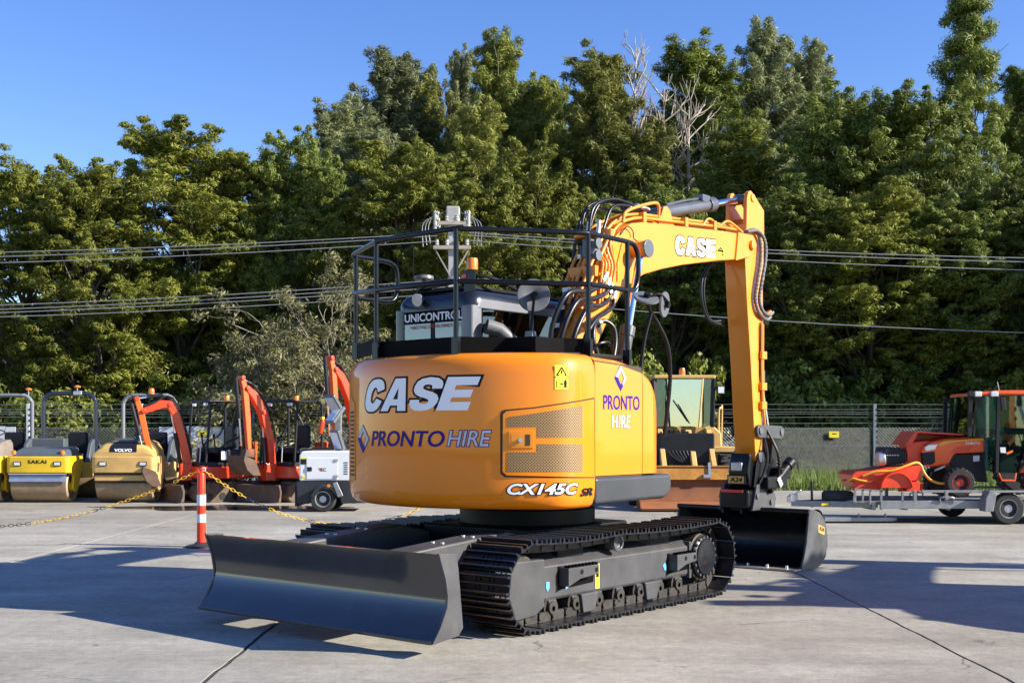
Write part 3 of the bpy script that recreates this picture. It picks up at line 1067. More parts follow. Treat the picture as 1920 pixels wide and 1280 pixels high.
ant = MB().lathe([(0, 0), (.075, 0), (.105, .016), (.108, .035), (.07, .05), (0, .054)], (1.0, -.46, 3.135), (0, 0, 1), 28).build('satellite_antenna', 'pipe_orange', ex)
MB().lathe([(.10, 0), (.085, -.03), (.055, -.045), (.05, -.14), (.0, -.14)], (1.0, -.46, 3.132), (0, 0, 1), 24).build('antenna_foot', 'machine_black', ant)
MB().box((1.03, -.56, 2.98), (1.10, -.40, 3.13)).cyl((1.13, -.50, 3.09), (1.16, -.50, 3.09), .045, 14).cyl((1.13, -.50, 2.99), (1.16, -.50, 2.99), .045, 14).build('antenna_clamp', 'disc_grey', ant, bev=.004)
for cx, cy, cz, ax, r in ((1.15, .22, 2.70, (.45, -.30, .84), .115), (1.20, .43, 2.66, (.97, .22, -.1), .115)):
    m_ = MB().lathe([(0, -.03), (.05, -.03), (r * .92, -.012), (r, 0), (r * .96, .012), (0, .014)], (cx, cy, cz), ax, 28).build('side_mirror', 'disc_grey', ex)
    MB().cyl(Vector((cx, cy, cz)), Vector((cx, cy, cz)) + Vector(ax).normalized() * .05, .03, 12).build('mirror_hub', 'satin_black', m_)
MB().tube(smooth_path([(1.10, .19, 2.02), (1.12, .24, 2.35), (1.15, .30, 2.58)], 4), .018).tube(smooth_path([(1.15, .30, 2.58), (1.16, .40, 2.48), (1.18, .52, 2.30), (1.18, .56, 2.0), (1.16, .50, 1.5)], 5), .018).tube([(1.15, .30, 2.58), (1.15, .22, 2.66)], .018).tube(smooth_path([(1.15, .22, 2.70), (1.22, .32, 2.74), (1.24, .43, 2.68)], 4), .012).build('mirror_arm', 'satin_black', ex)
MB().tube(smooth_path([(1.05, -.48, 2.20), (1.10, -.42, 2.27), (1.12, -.30, 2.28), (1.10, -.22, 2.20)], 4), .014).build('grab_handle', 'black_paint', ex)

# ---- boom
boom_poly = [(.12, 1.75), (.46, 1.75), (.52, 2.05), (.647, 2.335), (.84, 2.60), (1.02, 2.82), (1.2, 2.97), (1.46, 3.10), (1.8, 3.19), (2.2, 3.275), (2.93, 3.40), (3.47, 3.475), (3.66, 3.54), (3.75, 3.63), (3.745, 3.70), (3.69, 3.755), (3.52, 3.762), (3.06, 3.742), (2.06, 3.668), (1.47, 3.625), (1.25, 3.585), (1.09, 3.51), (.96, 3.41), (.84, 3.25), (.578, 2.835), (.341, 2.396), (.14, 2.0)]
BX0, BX1 = -.045, .315
boom = MB().prism(boom_poly, 'x', BX0, BX1).build('boom', 'boom_yellow', ex, bev=.012)
MB().prism([(3.30, 3.44), (3.66, 3.53), (3.765, 3.62), (3.765, 3.71), (3.70, 3.772), (3.36, 3.765)], 'x', BX1 - .002, BX1 + .02).build('boom_tip_plate', 'boom_yellow', boom, bev=.006)
MB().cyl((BX0 - .05, 3.66, 3.655), (BX1 + .055, 3.66, 3.655), .055, 20).build('tip_pin', 'boom_yellow', boom, bev=.006)
MB().prism([(.98, 2.95), (1.22, 3.12), (1.36, 3.30), (1.22, 3.44), (1.06, 3.36), (.98, 3.16)], 'x', BX1 - .002, BX1 + .016).build('pin_doubler', 'boom_yellow', boom, bev=.006)
MB().cyl((BX0 - .20, 1.238, 3.315), (.50, 1.238, 3.315), .078, 24).build('cylinder_pin', 'pipe_orange', boom, bev=.008)
MB().cyl((.50, 1.238, 3.315), (.525, 1.238, 3.315), .088, 24).build('pin_cap', 'cylinder_grey', boom, bev=.006)
bmap = plane_map((BX1, 0, 0), (0, 1, 0), (0, 0, 1))
_l = lettering('case_lettering', 'CASE', (2.055, 3.365, 2.87, 3.565), lambda u, v, d: Vector((BX1 + d, u, v + (u - 2.05) * .068)), 'white_decal', boom, .003, shear=.0, spacing=.06, outline=.062, outline_mat='black_decal', geo=block_geo)
warning_label(boom, bmap, 2.905, 3.45, 3.07, 3.56, .003)
# boom cylinders
for x, nm in ((.43, 'right'), (-.16, 'left')):
    d = Vector((0, .323, 1.104)).normalized()
    top = Vector((x, 1.238, 3.315))
    bc = MB().cyl(top - d * 1.75, top - d * .82, .064, 20).cyl(top - d * .90, top - d * .80, .074, 20).build('boom_cylinder', 'cylinder_grey', ex, bev=.004)
    MB().cyl(top - d * .82, top - d * .05, .038, 18).build('rod', 'chrome', bc)
    MB().cyl(top - Vector((.055, 0, 0)), top + Vector((.055, 0, 0)), .082, 20).build('rod_eye', 'pipe_orange', bc, bev=.006)
# stick cylinder
p0, p1 = Vector((.135, 1.976, 3.80)), Vector((.135, 3.74, 4.205))
d = (p1 - p0).normalized()
sc = MB().cyl(p0 + d * .10, p0 + d * 1.13, .066, 24).cyl(p0 + d * 1.05, p0 + d * 1.19, .082, 24).build('stick_cylinder', 'cylinder_grey', ex, bev=.005)
MB().cyl(p0 + d * 1.15, p1, .037, 18).build('rod', 'chrome', sc)
MB().cyl(p1 - Vector((.08, 0, 0)), p1 + Vector((.08, 0, 0)), .062, 18).cyl(p0 - Vector((.07, 0, 0)), p0 + Vector((.07, 0, 0)), .06, 18).build('cylinder_eye', 'cylinder_grey', sc, bev=.005)
MB().tube(smooth_path([p0 + d * .2 + Vector((0, 0, .075)), p0 + d * .6 + Vector((0, 0, .09)), p0 + d * .95 + Vector((0, 0, .085))], 3), .014).box(p0 + d * .92 + Vector((-.05, -.04, .05)), p0 + d * .98 + Vector((.05, .06, .11))).build('port_pipe', 'cylinder_grey', sc)
for x in (.02, .235):
    MB().prism([(1.80, 3.62), (2.14, 3.65), (2.04, 3.82), (1.98, 3.865), (1.92, 3.85)], 'x', x, x + .03).build('cylinder_bracket', 'boom_yellow', boom, bev=.008)

# ---- stick
SX0, SX1 = .035, .30
stick = MB().prism([(3.60, 3.90), (3.575, 3.52), (3.62, 3.02), (3.71, 2.32), (3.82, 1.27), (3.86, 1.19), (3.93, 1.20), (4.0, 1.34), (3.994, 2.2), (3.995, 3.2), (4.05, 3.33), (4.02, 3.47), (4.02, 3.90)], 'x', SX0, SX1).build('stick', 'boom_yellow', ex, bev=.010)
for x in (SX0 - .005, SX1 - .045):
    MB().prism([(3.60, 3.80), (3.612, 4.18), (3.65, 4.265), (3.70, 4.285), (3.77, 4.255), (4.02, 4.10), (4.025, 3.80)], 'x', x, x + .05).build('stick_ear', 'boom_yellow', stick, bev=.006)
MB().prism([(3.70, 3.85), (3.74, 3.98), (3.96, 4.02), (4.0, 3.85)], 'x', SX0 + .04, SX1 - .04).build('stick_web', 'boom_yellow', stick)
MB().cyl((SX0 - .02, 3.74, 4.205), (SX1 + .02, 3.74, 4.205), .045, 16).build('ear_pin', 'boom_yellow', stick, bev=.005)
MB().cyl((SX0 - .01, 3.875, 1.245), (SX1 + .01, 3.875, 1.245), .075, 20).build('lower_boss', 'boom_yellow', stick, bev=.006)
# bucket cylinder on the far side of the stick
bc = MB().cyl((.165, 4.13, 3.30), (.165, 4.17, 2.16), .058, 18).cyl((.165, 4.165, 2.26), (.165, 4.17, 2.12), .068, 18).build('bucket_cylinder', 'cylinder_grey', ex, bev=.004)
MB().cyl((.165, 4.17, 2.14), (.165, 4.36, 1.55), .036, 16).build('rod', 'chrome', bc)
for x in (SX0 - .045, SX1 + .01):
    MB().prism(arc((3.86, 1.545), .075, 90, 270, 8) + arc((4.38, 1.53), .075, -90, 90, 8), 'x', x, x + .035).build('rocker_link', 'frame_grey', ex, bev=.006)
MB().cyl((SX0 - .06, 3.86, 1.545), (SX1 + .06, 3.86, 1.545), .042, 16).cyl((SX0 - .06, 4.38, 1.53), (SX1 + .06, 4.38, 1.53), .042, 16).build('link_pins', 'cylinder_grey', ex, bev=.005)
MB().prism([(4.30, 1.50), (4.46, 1.50), (4.36, 1.00), (4.20, 1.00)], 'x', SX0 + .04, SX1 - .02).build('bucket_link', 'black_paint', ex, bev=.02)

# ---- tilting hitch
hitch = MB().prism([(3.70, 1.30), (3.80, 1.16), (3.92, 1.13), (4.05, 1.22), (4.32, 1.12), (4.42, .98), (4.28, .86), (3.80, .84), (3.68, .92), (3.64, 1.08)], 'x', .04, .30).build('tilt_hitch', 'black_paint', ex, bev=.025)
for x in (-.005, .305):
    MB().prism([(3.78, 1.16), (3.88, 1.33), (3.96, 1.30), (4.05, 1.12), (4.10, .88), (3.72, .90)], 'x', x, x + .03).build('hitch_ear', 'satin_black', hitch, bev=.006)
    MB().cyl((x - .012, 3.875, 1.245), (x + .045, 3.875, 1.245), .062, 18).build('hitch_pin', 'cylinder_grey', hitch, bev=.006)
MB().box((-.06, 3.60, .66), (.32, 4.15, .88)).build('quick_coupler', 'black_paint', hitch, bev=.035)
for x in (.32, -.09):
    MB().prism([(3.66, .64), (4.20, .64), (4.24, .76), (4.06, 1.0), (3.94, 1.04), (3.76, .92)], 'x', x, x + .03).build('coupler_cheek', 'frame_grey', hitch, bev=.006)
for k, (y, z) in enumerate(((3.76, .80), (4.10, .72), (4.02, .90), (3.92, .98))):
    MB().cyl((.35, y, z), (.372, y, z), .032, 12).build('coupler_bolt', 'cylinder_grey', hitch, bev=.004)
MB().cyl((.36, 4.02, .86), (.42, 4.42, 1.16), .055, 16).cyl((.415, 4.38, 1.13), (.43, 4.46, 1.19), .068, 16).build('tilt_cylinder', 'satin_black', hitch, bev=.005)
MB().bar((.40, 4.10, .93), (.405, 4.16, .975), .118, .118).build('cylinder_band', 'bright_metal', hitch, bev=.004)
MB().box((.02, 3.86, .88), (.44, 4.36, 1.02)).box((.30, 4.20, .98), (.44, 4.44, 1.12)).build('hitch_block', 'satin_black', hitch, bev=.02)
hm = plane_map((0, 3.64, 0), (1, 0, 0), (0, 0, 1))
MB().box((.085, 3.628, 1.09), (.225, 3.655, 1.19)).build('hitch_eye_plate', 'bright_metal', hitch, bev=.02)
flat_geo_obj('hitch_plate', [(.055, .95), (.255, .95), (.255, 1.03), (.055, 1.03)], [(0, 1, 2, 3)], hm, 'a24_gold', hitch, .014)
MB().box((.04, 3.627, .935), (.27, 3.66, 1.045)).build('plate_backing', 'black_paint', hitch, bev=.004)
lettering('hitch_lettering', 'A24', (.075, .963, .235, 1.017), hm, 'black_decal', hitch, .016, shear=.15, bold=.03)
MB().box((-.02, 3.59, .845), (.26, 3.60, .875)).build('red_strip', 'lamp_red', hitch)
MB().tube(smooth_path([(.32, 3.98, 1.50), (.40, 3.92, 1.25), (.38, 3.86, 1.05), (.36, 3.80, .95)], 5), .016).tube(smooth_path([(.32, 4.02, 1.60), (.46, 4.05, 1.30), (.44, 4.12, 1.05), (.40, 4.10, .92)], 5), .016).build('hitch_hoses', 'hose_rubber', hitch)

# ---- ditching bucket
BW0, BW1 = -.76, .94
sec = [(3.62, .02), (3.80, .005), (4.00, .010), (4.15, .045), (4.26, .13), (4.31, .25), (4.30, .38), (4.24, .50), (4.13, .59), (4.0, .635), (3.88, .64)]
sec_in = [(3.885, .615), (4.0, .61), (4.115, .568), (4.215, .485), (4.275, .375), (4.285, .25), (4.24, .145), (4.14, .07), (4.0, .035), (3.80, .03), (3.63, .04)]
bucket = MB().prism(sec + sec_in, 'x', BW0 + .02, BW1 - .02).build('bucket', 'bucket_black', ex, smooth=40)
ch_poly = [(3.66, -.005), (3.80, -.008), (4.02, -.004), (4.18, .03), (4.29, .11), (4.34, .24), (4.325, .40), (4.26, .53), (4.14, .62), (4.0, .66), (3.90, .665), (3.86, .60), (3.83, .45), (3.80, .30), (3.74, .14)]
for x0, x1 in ((BW0 - .004, BW0 + .02), (BW1 - .02, BW1 + .004)):
    MB().prism(ch_poly, 'x', x0, x1).build('cheek_plate', 'bucket_worn', bucket, bev=.004)
MB().box((BW0 - .005, 3.50, .004), (BW1 + .005, 3.66, .026)).build('cutting_edge', 'worn_lip', bucket, bev=.003)
for k in range(7):
    x = BW0 + .14 + k * (BW1 - BW0 - .28) / 6
    MB().lathe([(0, 0), (.018, 0), (.014, .03), (0, .034)], (x, 3.60, .026), (0, 0, 1), 8).build('edge_bolt', 'bright_metal', bucket)
MB().tube([(BW0, 3.87, .645), (BW1, 3.87, .645)], .028, 12).build('top_lip', 'bucket_black', bucket)
cm = plane_map((BW1 + .004, 0, 0), (0, 1, 0), (0, 0, 1))
flat_geo_obj('bucket_plate', [(4.09, .40), (4.25, .36), (4.25, .45), (4.09, .49)], [(0, 1, 2, 3)], cm, 'a24_gold', bucket, .003)
lettering('bucket_lettering', 'A24', (4.11, .405, 4.235, .455), lambda u, v, d: cm(u, v - (u - 4.11) * .22 + .018, d), 'black_decal', bucket, .005, bold=.03)
lettering('bucket_top_lettering', 'A24', (.42, 3.95, .78, 4.02), lambda u, v, d: Vector((u, v, .635 - (v - 3.9) * .05 + d + .012)), 'a24_gold', bucket, .0, bold=.02)
for x in (.02, .26):
    MB().prism([(3.72, .60), (4.22, .50), (4.20, .70), (4.05, .80), (3.75, .78)], 'x', x - .11, x - .08).build('mount_plate', 'bucket_black', bucket, bev=.006)

# ---- hydraulic pipes and hoses on the boom
back = [(.22, 2.10), (.341, 2.396), (.578, 2.835), (.84, 3.25), (.96, 3.41), (1.09, 3.51), (1.25, 3.585), (1.47, 3.625), (2.06, 3.668), (3.06, 3.742), (3.50, 3.762)]
bL = [0]
for a, b in zip(back[:-1], back[1:]):
    bL.append(bL[-1] + math.hypot(b[0] - a[0], b[1] - a[1]))


def on_back(t, x, h):
    y = np.interp(t, bL, [p[0] for p in back])
    z = np.interp(t, bL, [p[1] for p in back])
    y2 = np.interp(t + .05, bL, [p[0] for p in back])
    z2 = np.interp(t + .05, bL, [p[1] for p in back])
    y1 = np.interp(t - .05, bL, [p[0] for p in back])
    z1 = np.interp(t - .05, bL, [p[1] for p in back])
    dv = Vector((0, y2 - y1, z2 - z1)).normalized()
    nn = Vector((0, -dv.z, dv.y))
    return Vector((x, y, z)) + nn * h


def run(t0, t1, x, h, r, n=26, dx=0.0):
    return [on_back(t0 + (t1 - t0) * i / n, x + dx * i / n, h) for i in range(n + 1)]


# orange steel pipes
for x, h, t0, t1 in ((.285, .045, .62, 4.02), (.245, .085, .75, 4.0), (.20, .05, .60, 2.6), (.15, .085, .66, 2.4), (.07, .05, .8, 3.3), (.0, .06, .9, 3.2)):
    MB().tube(run(t0, t1, x, h, 0), .0165, 8).build('steel_pipe', 'pipe_orange', boom, smooth=60)
MB().tube(smooth_path([on_back(1.72, .30, .05), on_back(1.82, .31, .13), on_back(2.25, .30, .20), on_back(2.42, .27, .19), on_back(2.44, .25, .06)], 5), .017).build('steel_pipe', 'pipe_orange', boom, smooth=60)
MB().tube(smooth_path([on_back(3.30, .27, .05), on_back(3.42, .28, .12), on_back(3.62, .29, .06), on_back(3.82, .29, .12), on_back(4.10, .31, .02)], 5), .015).build('steel_pipe', 'pipe_orange', boom, smooth=60)
for k in range(5):
    x = .30 - k * .022
    MB().tube(smooth_path([Vector((BX1 + .022, .84 - k * .045, 2.86 - k * .03)), Vector((BX1 + .022, .90 - k * .05, 3.02)), Vector((BX1 + .022, .92 - k * .05, 3.14)), on_back(1.38 - k * .03, x + .02, .02), on_back(1.55, x, .045)], 5), .0145).build('steel_pipe', 'pipe_orange', boom, smooth=60)
for t in (1.05, 1.5, 2.1, 2.9, 3.5):
    c = on_back(t, .15, .05)
    MB().box(c - Vector((.16, .03, .055)), c + Vector((.165, .03, .05))).build('pipe_clamp', 'pipe_orange', boom, bev=.008)
MB().box((BX1, .74, 2.93), (BX1 + .045, .99, 2.965)).box((BX1, .72, 2.80), (BX1 + .045, .92, 2.835)).build('pipe_clamp', 'pipe_orange', boom, bev=.006)
# weld seam and electric lead on the boom flank
MB().tube(smooth_path([(BX1 + .004, .80, 2.70), (BX1 + .004, 1.0, 3.02), (BX1 + .004, .97, 3.10), (BX1 + .004, .90, 3.34)], 4), .007, 6).build('weld_seam', 'pipe_orange', boom)
MB().tube(smooth_path([(BX1 + .012, 1.03, 3.44), (BX1 + .03, 1.12, 3.53), (BX1 + .03, 1.22, 3.50), (BX1 + .03, 1.25, 3.42), (.47, 1.25, 3.37)], 5), .006, 6).build('lead', 'hose_rubber', boom)
# black hoses from the deck up to the pipes
hoses = [
    [(.42, .10, 2.17), (.44, .14, 2.42), (.43, .36, 2.68), (.38, .62, 2.72), (.35, .80, 2.80), (.345, .84, 2.90)],
    [(.36, .00, 2.17), (.40, .02, 2.45), (.42, .20, 2.72), (.38, .52, 2.78), (.35, .76, 2.86), (.345, .80, 2.95)],
    [(.30, -.06, 2.17), (.34, -.06, 2.50), (.40, .08, 2.78), (.37, .44, 2.84), (.345, .68, 2.92), (.345, .74, 3.0)],
    [(.46, .22, 2.17), (.47, .26, 2.40), (.45, .46, 2.58), (.40, .68, 2.66), (.36, .86, 2.74), (.345, .90, 2.85)],
    [(.52, .40, 2.20), (.50, .34, 2.38), (.47, .40, 2.52), (.42, .52, 2.55), (.38, .60, 2.50)],
    [(.50, .66, 2.22), (.47, .74, 2.38), (.42, .78, 2.52), (.38, .70, 2.58), (.36, .60, 2.56)],
]
for h in hoses:
    ho = MB().tube(smooth_path(h, 6), .023, 10).build('hose', 'hose_rubber', ex, smooth=60)
    e = Vector(h[-1])
    q = (Vector(h[-1]) - Vector(h[-2])).normalized()
    MB().cyl(e - q * .05, e + q * .05, .026, 10).build('hose_fitting', 'bright_metal', ho)
for x, w in ((.02, .012), (.045, .016), (.075, .012), (.135, .014), (.16, .011)):
    MB().tube([on_back(-.05 + .05 * i, x + .012 * math.sin(i * .9 + x * 60), .03 + .012 * math.sin(i * 1.3 + x * 90)) for i in range(30)], w, 7).build('hose', 'hose_rubber', ex, smooth=60)
for k in range(6):
    c = on_back(.25 + k * .2, .045, .05)
    MB().box(c - Vector((.05, .012, .02)), c + Vector((.05, .012, .02))).build('hose_tie', 'white_decal' if k % 2 else 'bright_metal', ex)
for x, top, a0, a1, dx in ((-.03, .22, 1.20, 2.30, .03), (.02, .285, 1.28, 2.38, .02), (.075, .26, 1.36, 2.36, .03), (.15, .30, 1.24, 2.44, -.01), (.21, .20, 1.42, 2.22, -.03)):
    MB().tube(smooth_path([on_back(a0, x, .05), on_back(a0 + .16, x + dx * .3, top * .55), on_back(a0 + .36, x + dx * .6, top), on_back(a0 + .62, x + dx, top * .85), on_back(a1 - .25, x + dx, top * .62), on_back(a1, x + dx, .15)], 6), .0155, 9).build('hose', 'hose_rubber', ex, smooth=60)
for x in (.03, .13):
    MB().cyl(on_back(2.20, x + .02, .19), on_back(2.40, x + .03, .16), .024, 10).build('hose_fitting', 'bright_metal', ex)
for x in (.10, .22):
    MB().cyl(on_back(1.38, x, .10), on_back(1.52, x, .20), .022, 10).build('hose_fitting', 'bright_metal', ex)
# ribbed hoses over the boom tip to the stick
for k, (x, o, dz) in enumerate(((.335, 0, 0), (.365, .055, .05))):
    pts = smooth_path([(x - .04, 3.58, 3.80), (x - .01, 3.76 + o * .3, 3.84 - o * .2), (x, 3.87 + o, 3.72), (x + .01, 3.86 + o, 3.50), (x + .01, 3.78 + o * .8, 3.24), (x, 3.75 + o * .7, 3.05), (x, 3.84 + o * .5, 2.90 + dz * .5), (x - .01, 4.04, 2.84 + dz), (x - .02, 4.16, 2.88 + dz)], 9)
    MB().tube(pts, [.018 + (.0045 if i % 2 else 0) for i in range(len(pts))], 10).build('hose', 'hose_grey' if k < 2 else 'cylinder_grey', ex, smooth=0)
for k, o in enumerate((0, .05)):
    MB().tube(smooth_path([(.0, 3.35, 3.46), (-.02, 3.22 - o, 3.25), (-.02, 3.22 - o, 2.98), (-.01, 3.34 - o * .5, 2.80), (.03, 3.58, 2.76 + o)], 6), .016, 9).build('hose', 'hose_rubber', ex, smooth=60)
# pipes down the stick
for x, y, z0, z1 in ((.318, 3.93, 1.72, 2.80), (.318, 3.965, 1.55, 2.78)):
    MB().tube(smooth_path([(x, y, z1), (x, y, (z0 + z1) / 2), (x + .005, y + .02, z0 + .2), (x + .005, y + .05, z0)], 5), .014).build('steel_pipe', 'pipe_orange', stick, smooth=60)
for z in (2.42, 2.06, 1.84):
    MB().box((.295, 3.90, z - .045), (.345, 4.02, z + .045)).build('pipe_clamp', 'pipe_orange', stick, bev=.006)
MB().bar((.30, 3.99, 2.84), (.33, 4.12, 2.94), .05, .035).build('pipe_bracket', 'boom_yellow', stick, bev=.006)
MB().tube([(.312, 3.90, 2.76), (.306, 3.905, 2.2), (.306, 3.92, 2.1)], .006, 6).build('lead', 'hose_rubber', stick)

# ================================================================== undercarriage
frame = MB().box((-.62, -.72, .36), (.62, .72, .72)).prism([(-1.0, -.85), (-.75, -.85), (-.35, -.40), (.35, -.40), (.75, -.85), (1.0, -.85), (1.0, -.5), (.6, 0), (1.0, .5), (1.0, .85), (.7, .85), (.35, .40), (-.35, .40), (-.7, .85), (-1.0, .85), (-1.0, .5), (-.6, 0), (-1.0, -.5)], 'z', .34, .66).build('car_body', 'satin_black', ex, bev=.02)
MB().cyl((0, 0, .72), (0, 0, .86), .62, 40).cyl((0, 0, .86), (0, 0, .96), .56, 40).build('turntable', 'satin_black', ex, bev=.01)

IY, IZ, IR = -1.44, .365, .318
SY, SZ, SRR = 1.28, .365, .318


def track_path():
    """Closed belt line of the shoes' inner face: points with outward normals, evenly spaced."""
    pts = []
    for i in range(60):
        t = i / 60
        y = IY + (SY - IY) * t
        sag = .018 * (math.sin(math.pi * min(1, t / .43)) if t < .43 else math.sin(math.pi * (t - .43) / .57))
        pts.append((y, IZ + IR - sag))
    for i in range(40):
        a = R(90 - 180 * i / 40)
        pts.append((SY + SRR * math.cos(a), SZ + SRR * math.sin(a)))
    for i in range(60):
        t = i / 60
        pts.append((SY + (IY - SY) * t, IZ - IR))
    for i in range(40):
        a = R(270 - 180 * i / 40)
        pts.append((IY + IR * math.cos(a), IZ + IR * math.sin(a)))
    return pts


tp = np.array(track_path() + [track_path()[0]])
td = np.r_[0, np.cumsum(np.hypot(*np.diff(tp, axis=0).T))]
N_SHOE = 43
pitch = td[-1] / N_SHOE
shoe_prof = [(-.084, .0), (.080, .0), (.084, .010), (.071, .013), (.066, .046), (.054, .046), (.048, .013), (.008, .012), (.004, .036), (-.006, .036), (-.010, .012), (-.050, .013), (-.056, .046), (-.070, .046), (-.076, .013), (-.084, .012)]
sm = MB().prism(shoe_prof, 'x', -.25, .25)
for bx in (-.085, -.045, .045, .085):
    for bt in (-.03, .028):
        sm.lathe([(.013, 0), (.013, .010), (0, .011)], (bx, bt, .012), (0, 0, 1), 6)
shoe_proto = sm.build('track_shoe', 'track_steel', None, smooth=0)
shoe_me = shoe_proto.data
shoe_me.materials.append(MATS['rust_edge'])
for pl in shoe_me.polygons:                                # grouser tips are scraped to rusty metal
    if all(shoe_me.vertices[v].co.z > .033 for v in pl.vertices):
        pl.material_index = 1
bpy.data.objects.remove(shoe_proto)
for side in (1, -1):
    xc = side * .998
    lk = MB()
    mats = []
    for k in range(N_SHOE):
        s0 = (k + .35) * pitch % td[-1]
        y, z = np.interp(s0, td, tp[:, 0]), np.interp(s0, td, tp[:, 1])
        ya, za = np.interp((s0 - .04) % td[-1], td, tp[:, 0]), np.interp((s0 - .04) % td[-1], td, tp[:, 1])
        yb, zb = np.interp((s0 + .04) % td[-1], td, tp[:, 0]), np.interp((s0 + .04) % td[-1], td, tp[:, 1])
        t = Vector((0, yb - ya, zb - za)).normalized()
        nn = Vector((0, -t.z, t.y))
        if nn.dot(Vector((0, y - np.clip(y, IY, SY), z - IZ))) < 0:
            nn = -nn
        xax = t.cross(nn)
        M = Matrix((xax, t, nn)).transposed().to_4x4()
        M.translation = Vector((xc, y, z))
        mats.append(M)
        for lx in (-.055, .055):
            lk.box((lx - .018, -.075, -.075), (lx + .018, .075, -.001), M)
            lk.tube([M @ Vector((lx - .03, .06, -.045)), M @ Vector((lx + .03, .06, -.045))], .028, 8)
    track = lk.build('track_chain', 'chain_steel', ex, smooth=0)
    for M in mats:
        o = bpy.data.objects.new('track_shoe', shoe_me)
        col.objects.link(o)
        o.parent = track
        o.matrix_basis = M
    # side frame: box beam with a roof sloping outwards, set well inside the ends of the shoes
    def X(a, b):
        return (side * a, side * b) if side > 0 else (side * b, side * a)
    FX = 1.06
    sf = MB().prism([(side * .84, .20), (side * (FX - .02), .20), (side * FX, .225), (side * FX, .475), (side * (FX - .035), .505), (side * .90, .575), (side * .84, .575)], 'y', -1.13, 1.10).build('track_frame', 'frame_grey', ex, bev=.010)
    MB().prism([(-1.145, .17), (-1.145, .545), (-1.60, .555), (-1.625, .40), (-1.615, .17), (-1.57, .09), (-1.26, .11)], 'x', *X(.86, FX + .035)).build('idler_guard', 'frame_grey', sf, bev=.014)
    MB().box(tuple(Vector((side * .90, -1.146, .20))), tuple(Vector((side * (FX + .004), -1.128, .53)))).build('frame_seam', 'deep_black', sf)
    x0, x1 = X(.90, 1.08)
    MB().cyl((x0, IY, IZ), (x1, IY, IZ), .235, 32).build('idler', 'chain_steel', sf, bev=.01)
    MB().cyl((x0, SY, SZ), (x1, SY, SZ), .225, 32).build('sprocket', 'chain_steel', sf, bev=.01)
    hub = MB().lathe([(.20, 0), (.20, .05), (.185, .065), (.17, .07), (.165, .085), (.0, .09)], (side * 1.05, SY, SZ), (side, 0, 0), 30).build('drive_hub', 'track_steel', sf)
    for k in range(18):
        a = 2 * math.pi * k / 18
        MB().cyl((side * 1.105, SY + .185 * math.cos(a), SZ + .185 * math.sin(a)), (side * 1.125, SY + .185 * math.cos(a), SZ + .185 * math.sin(a)), .014, 6).build('hub_bolt', 'frame_grey', hub)
    for k in range(7):
        y = -1.02 + k * .315
        ro = MB().lathe([(.04, -.16), (.055, -.16), (.055, -.12), (.088, -.12), (.088, -.05), (.07, -.04), (.07, .04), (.088, .05), (.088, .10), (.055, .10), (.055, .13), (0, .13)], (side * .955, y, .150), (side, 0, 0), 18).build('track_roller', 'chain_steel', sf)
        MB().prism([(y - .05, .21), (y - .045, .12), (y - .02, .105), (y + .02, .105), (y + .045, .12), (y + .05, .21)], 'x', *X(1.035, 1.075)).build('roller_bracket', 'frame_grey', sf, bev=.008)
        MB().cyl((side * 1.07, y, .14), (side * 1.085, y, .14), .022, 10).build('roller_cap', 'cylinder_grey', ro)
    for y in (-.55, .40):
        MB().prism([(y - .10, .065), (y + .06, .065), (y + .12, .22), (y - .13, .22)], 'x', *X(1.06, 1.11)).build('track_guide', 'frame_grey', sf, bev=.01)
    MB().lathe([(.035, -.14), (.06, -.14), (.06, .08), (.074, .08), (.074, .12), (.050, .125), (.045, .10), (.0, .10)], (side * .99, -.14, .60), (side, 0, 0), 20).build('carrier_roller', 'cylinder_grey', sf, bev=.004)
    MB().box(tuple(Vector((side * .88, -.30, .555))), tuple(Vector((side * 1.0, .0, .585)))).build('roller_pad', 'deep_black', sf, bev=.006)
    # steps with serrated treads
    for y0, y1, zt in ((-.92, -.50, .455), (.72, 1.06, .43)):
        MB().prism([(y0 - .02, zt - .18), (y1 + .05, zt - .16), (y1 + .07, zt - .02), (y0 - .02, zt + .01)], 'x', *X(FX - .02, FX + .003)).build('step_recess', 'deep_black', sf)
        st = MB().prism([(y0, zt - .15), (y0 + .16, zt - .10), (y1, zt - .08), (y1, zt), (y0, zt)], 'x', *X(FX - .01, FX + .10)).build('step', 'frame_grey', sf, bev=.008)
        for q in range(9):
            yy = y0 + (y1 - y0) * (q + .5) / 9
            MB().prism([(yy - .012, zt - .005), (yy + .012, zt - .005), (yy, zt + .018)], 'x', *X(FX + .04, FX + .098)).build('tread_tooth', 'satin_black', st)
        for yy in (y0 + .42 * (y1 - y0), y1 - .04):
            MB().cyl((side * (FX + .09), yy, zt - .042), (side * (FX + .1035), yy, zt - .042), .020, 12).build('tread_hole', 'black_decal', st)
    MB().box(tuple(Vector((side * .98, 1.06, .18))), tuple(Vector((side * 1.08, 1.10, .52)))).build('guard_rib', 'frame_grey', sf, bev=.008)
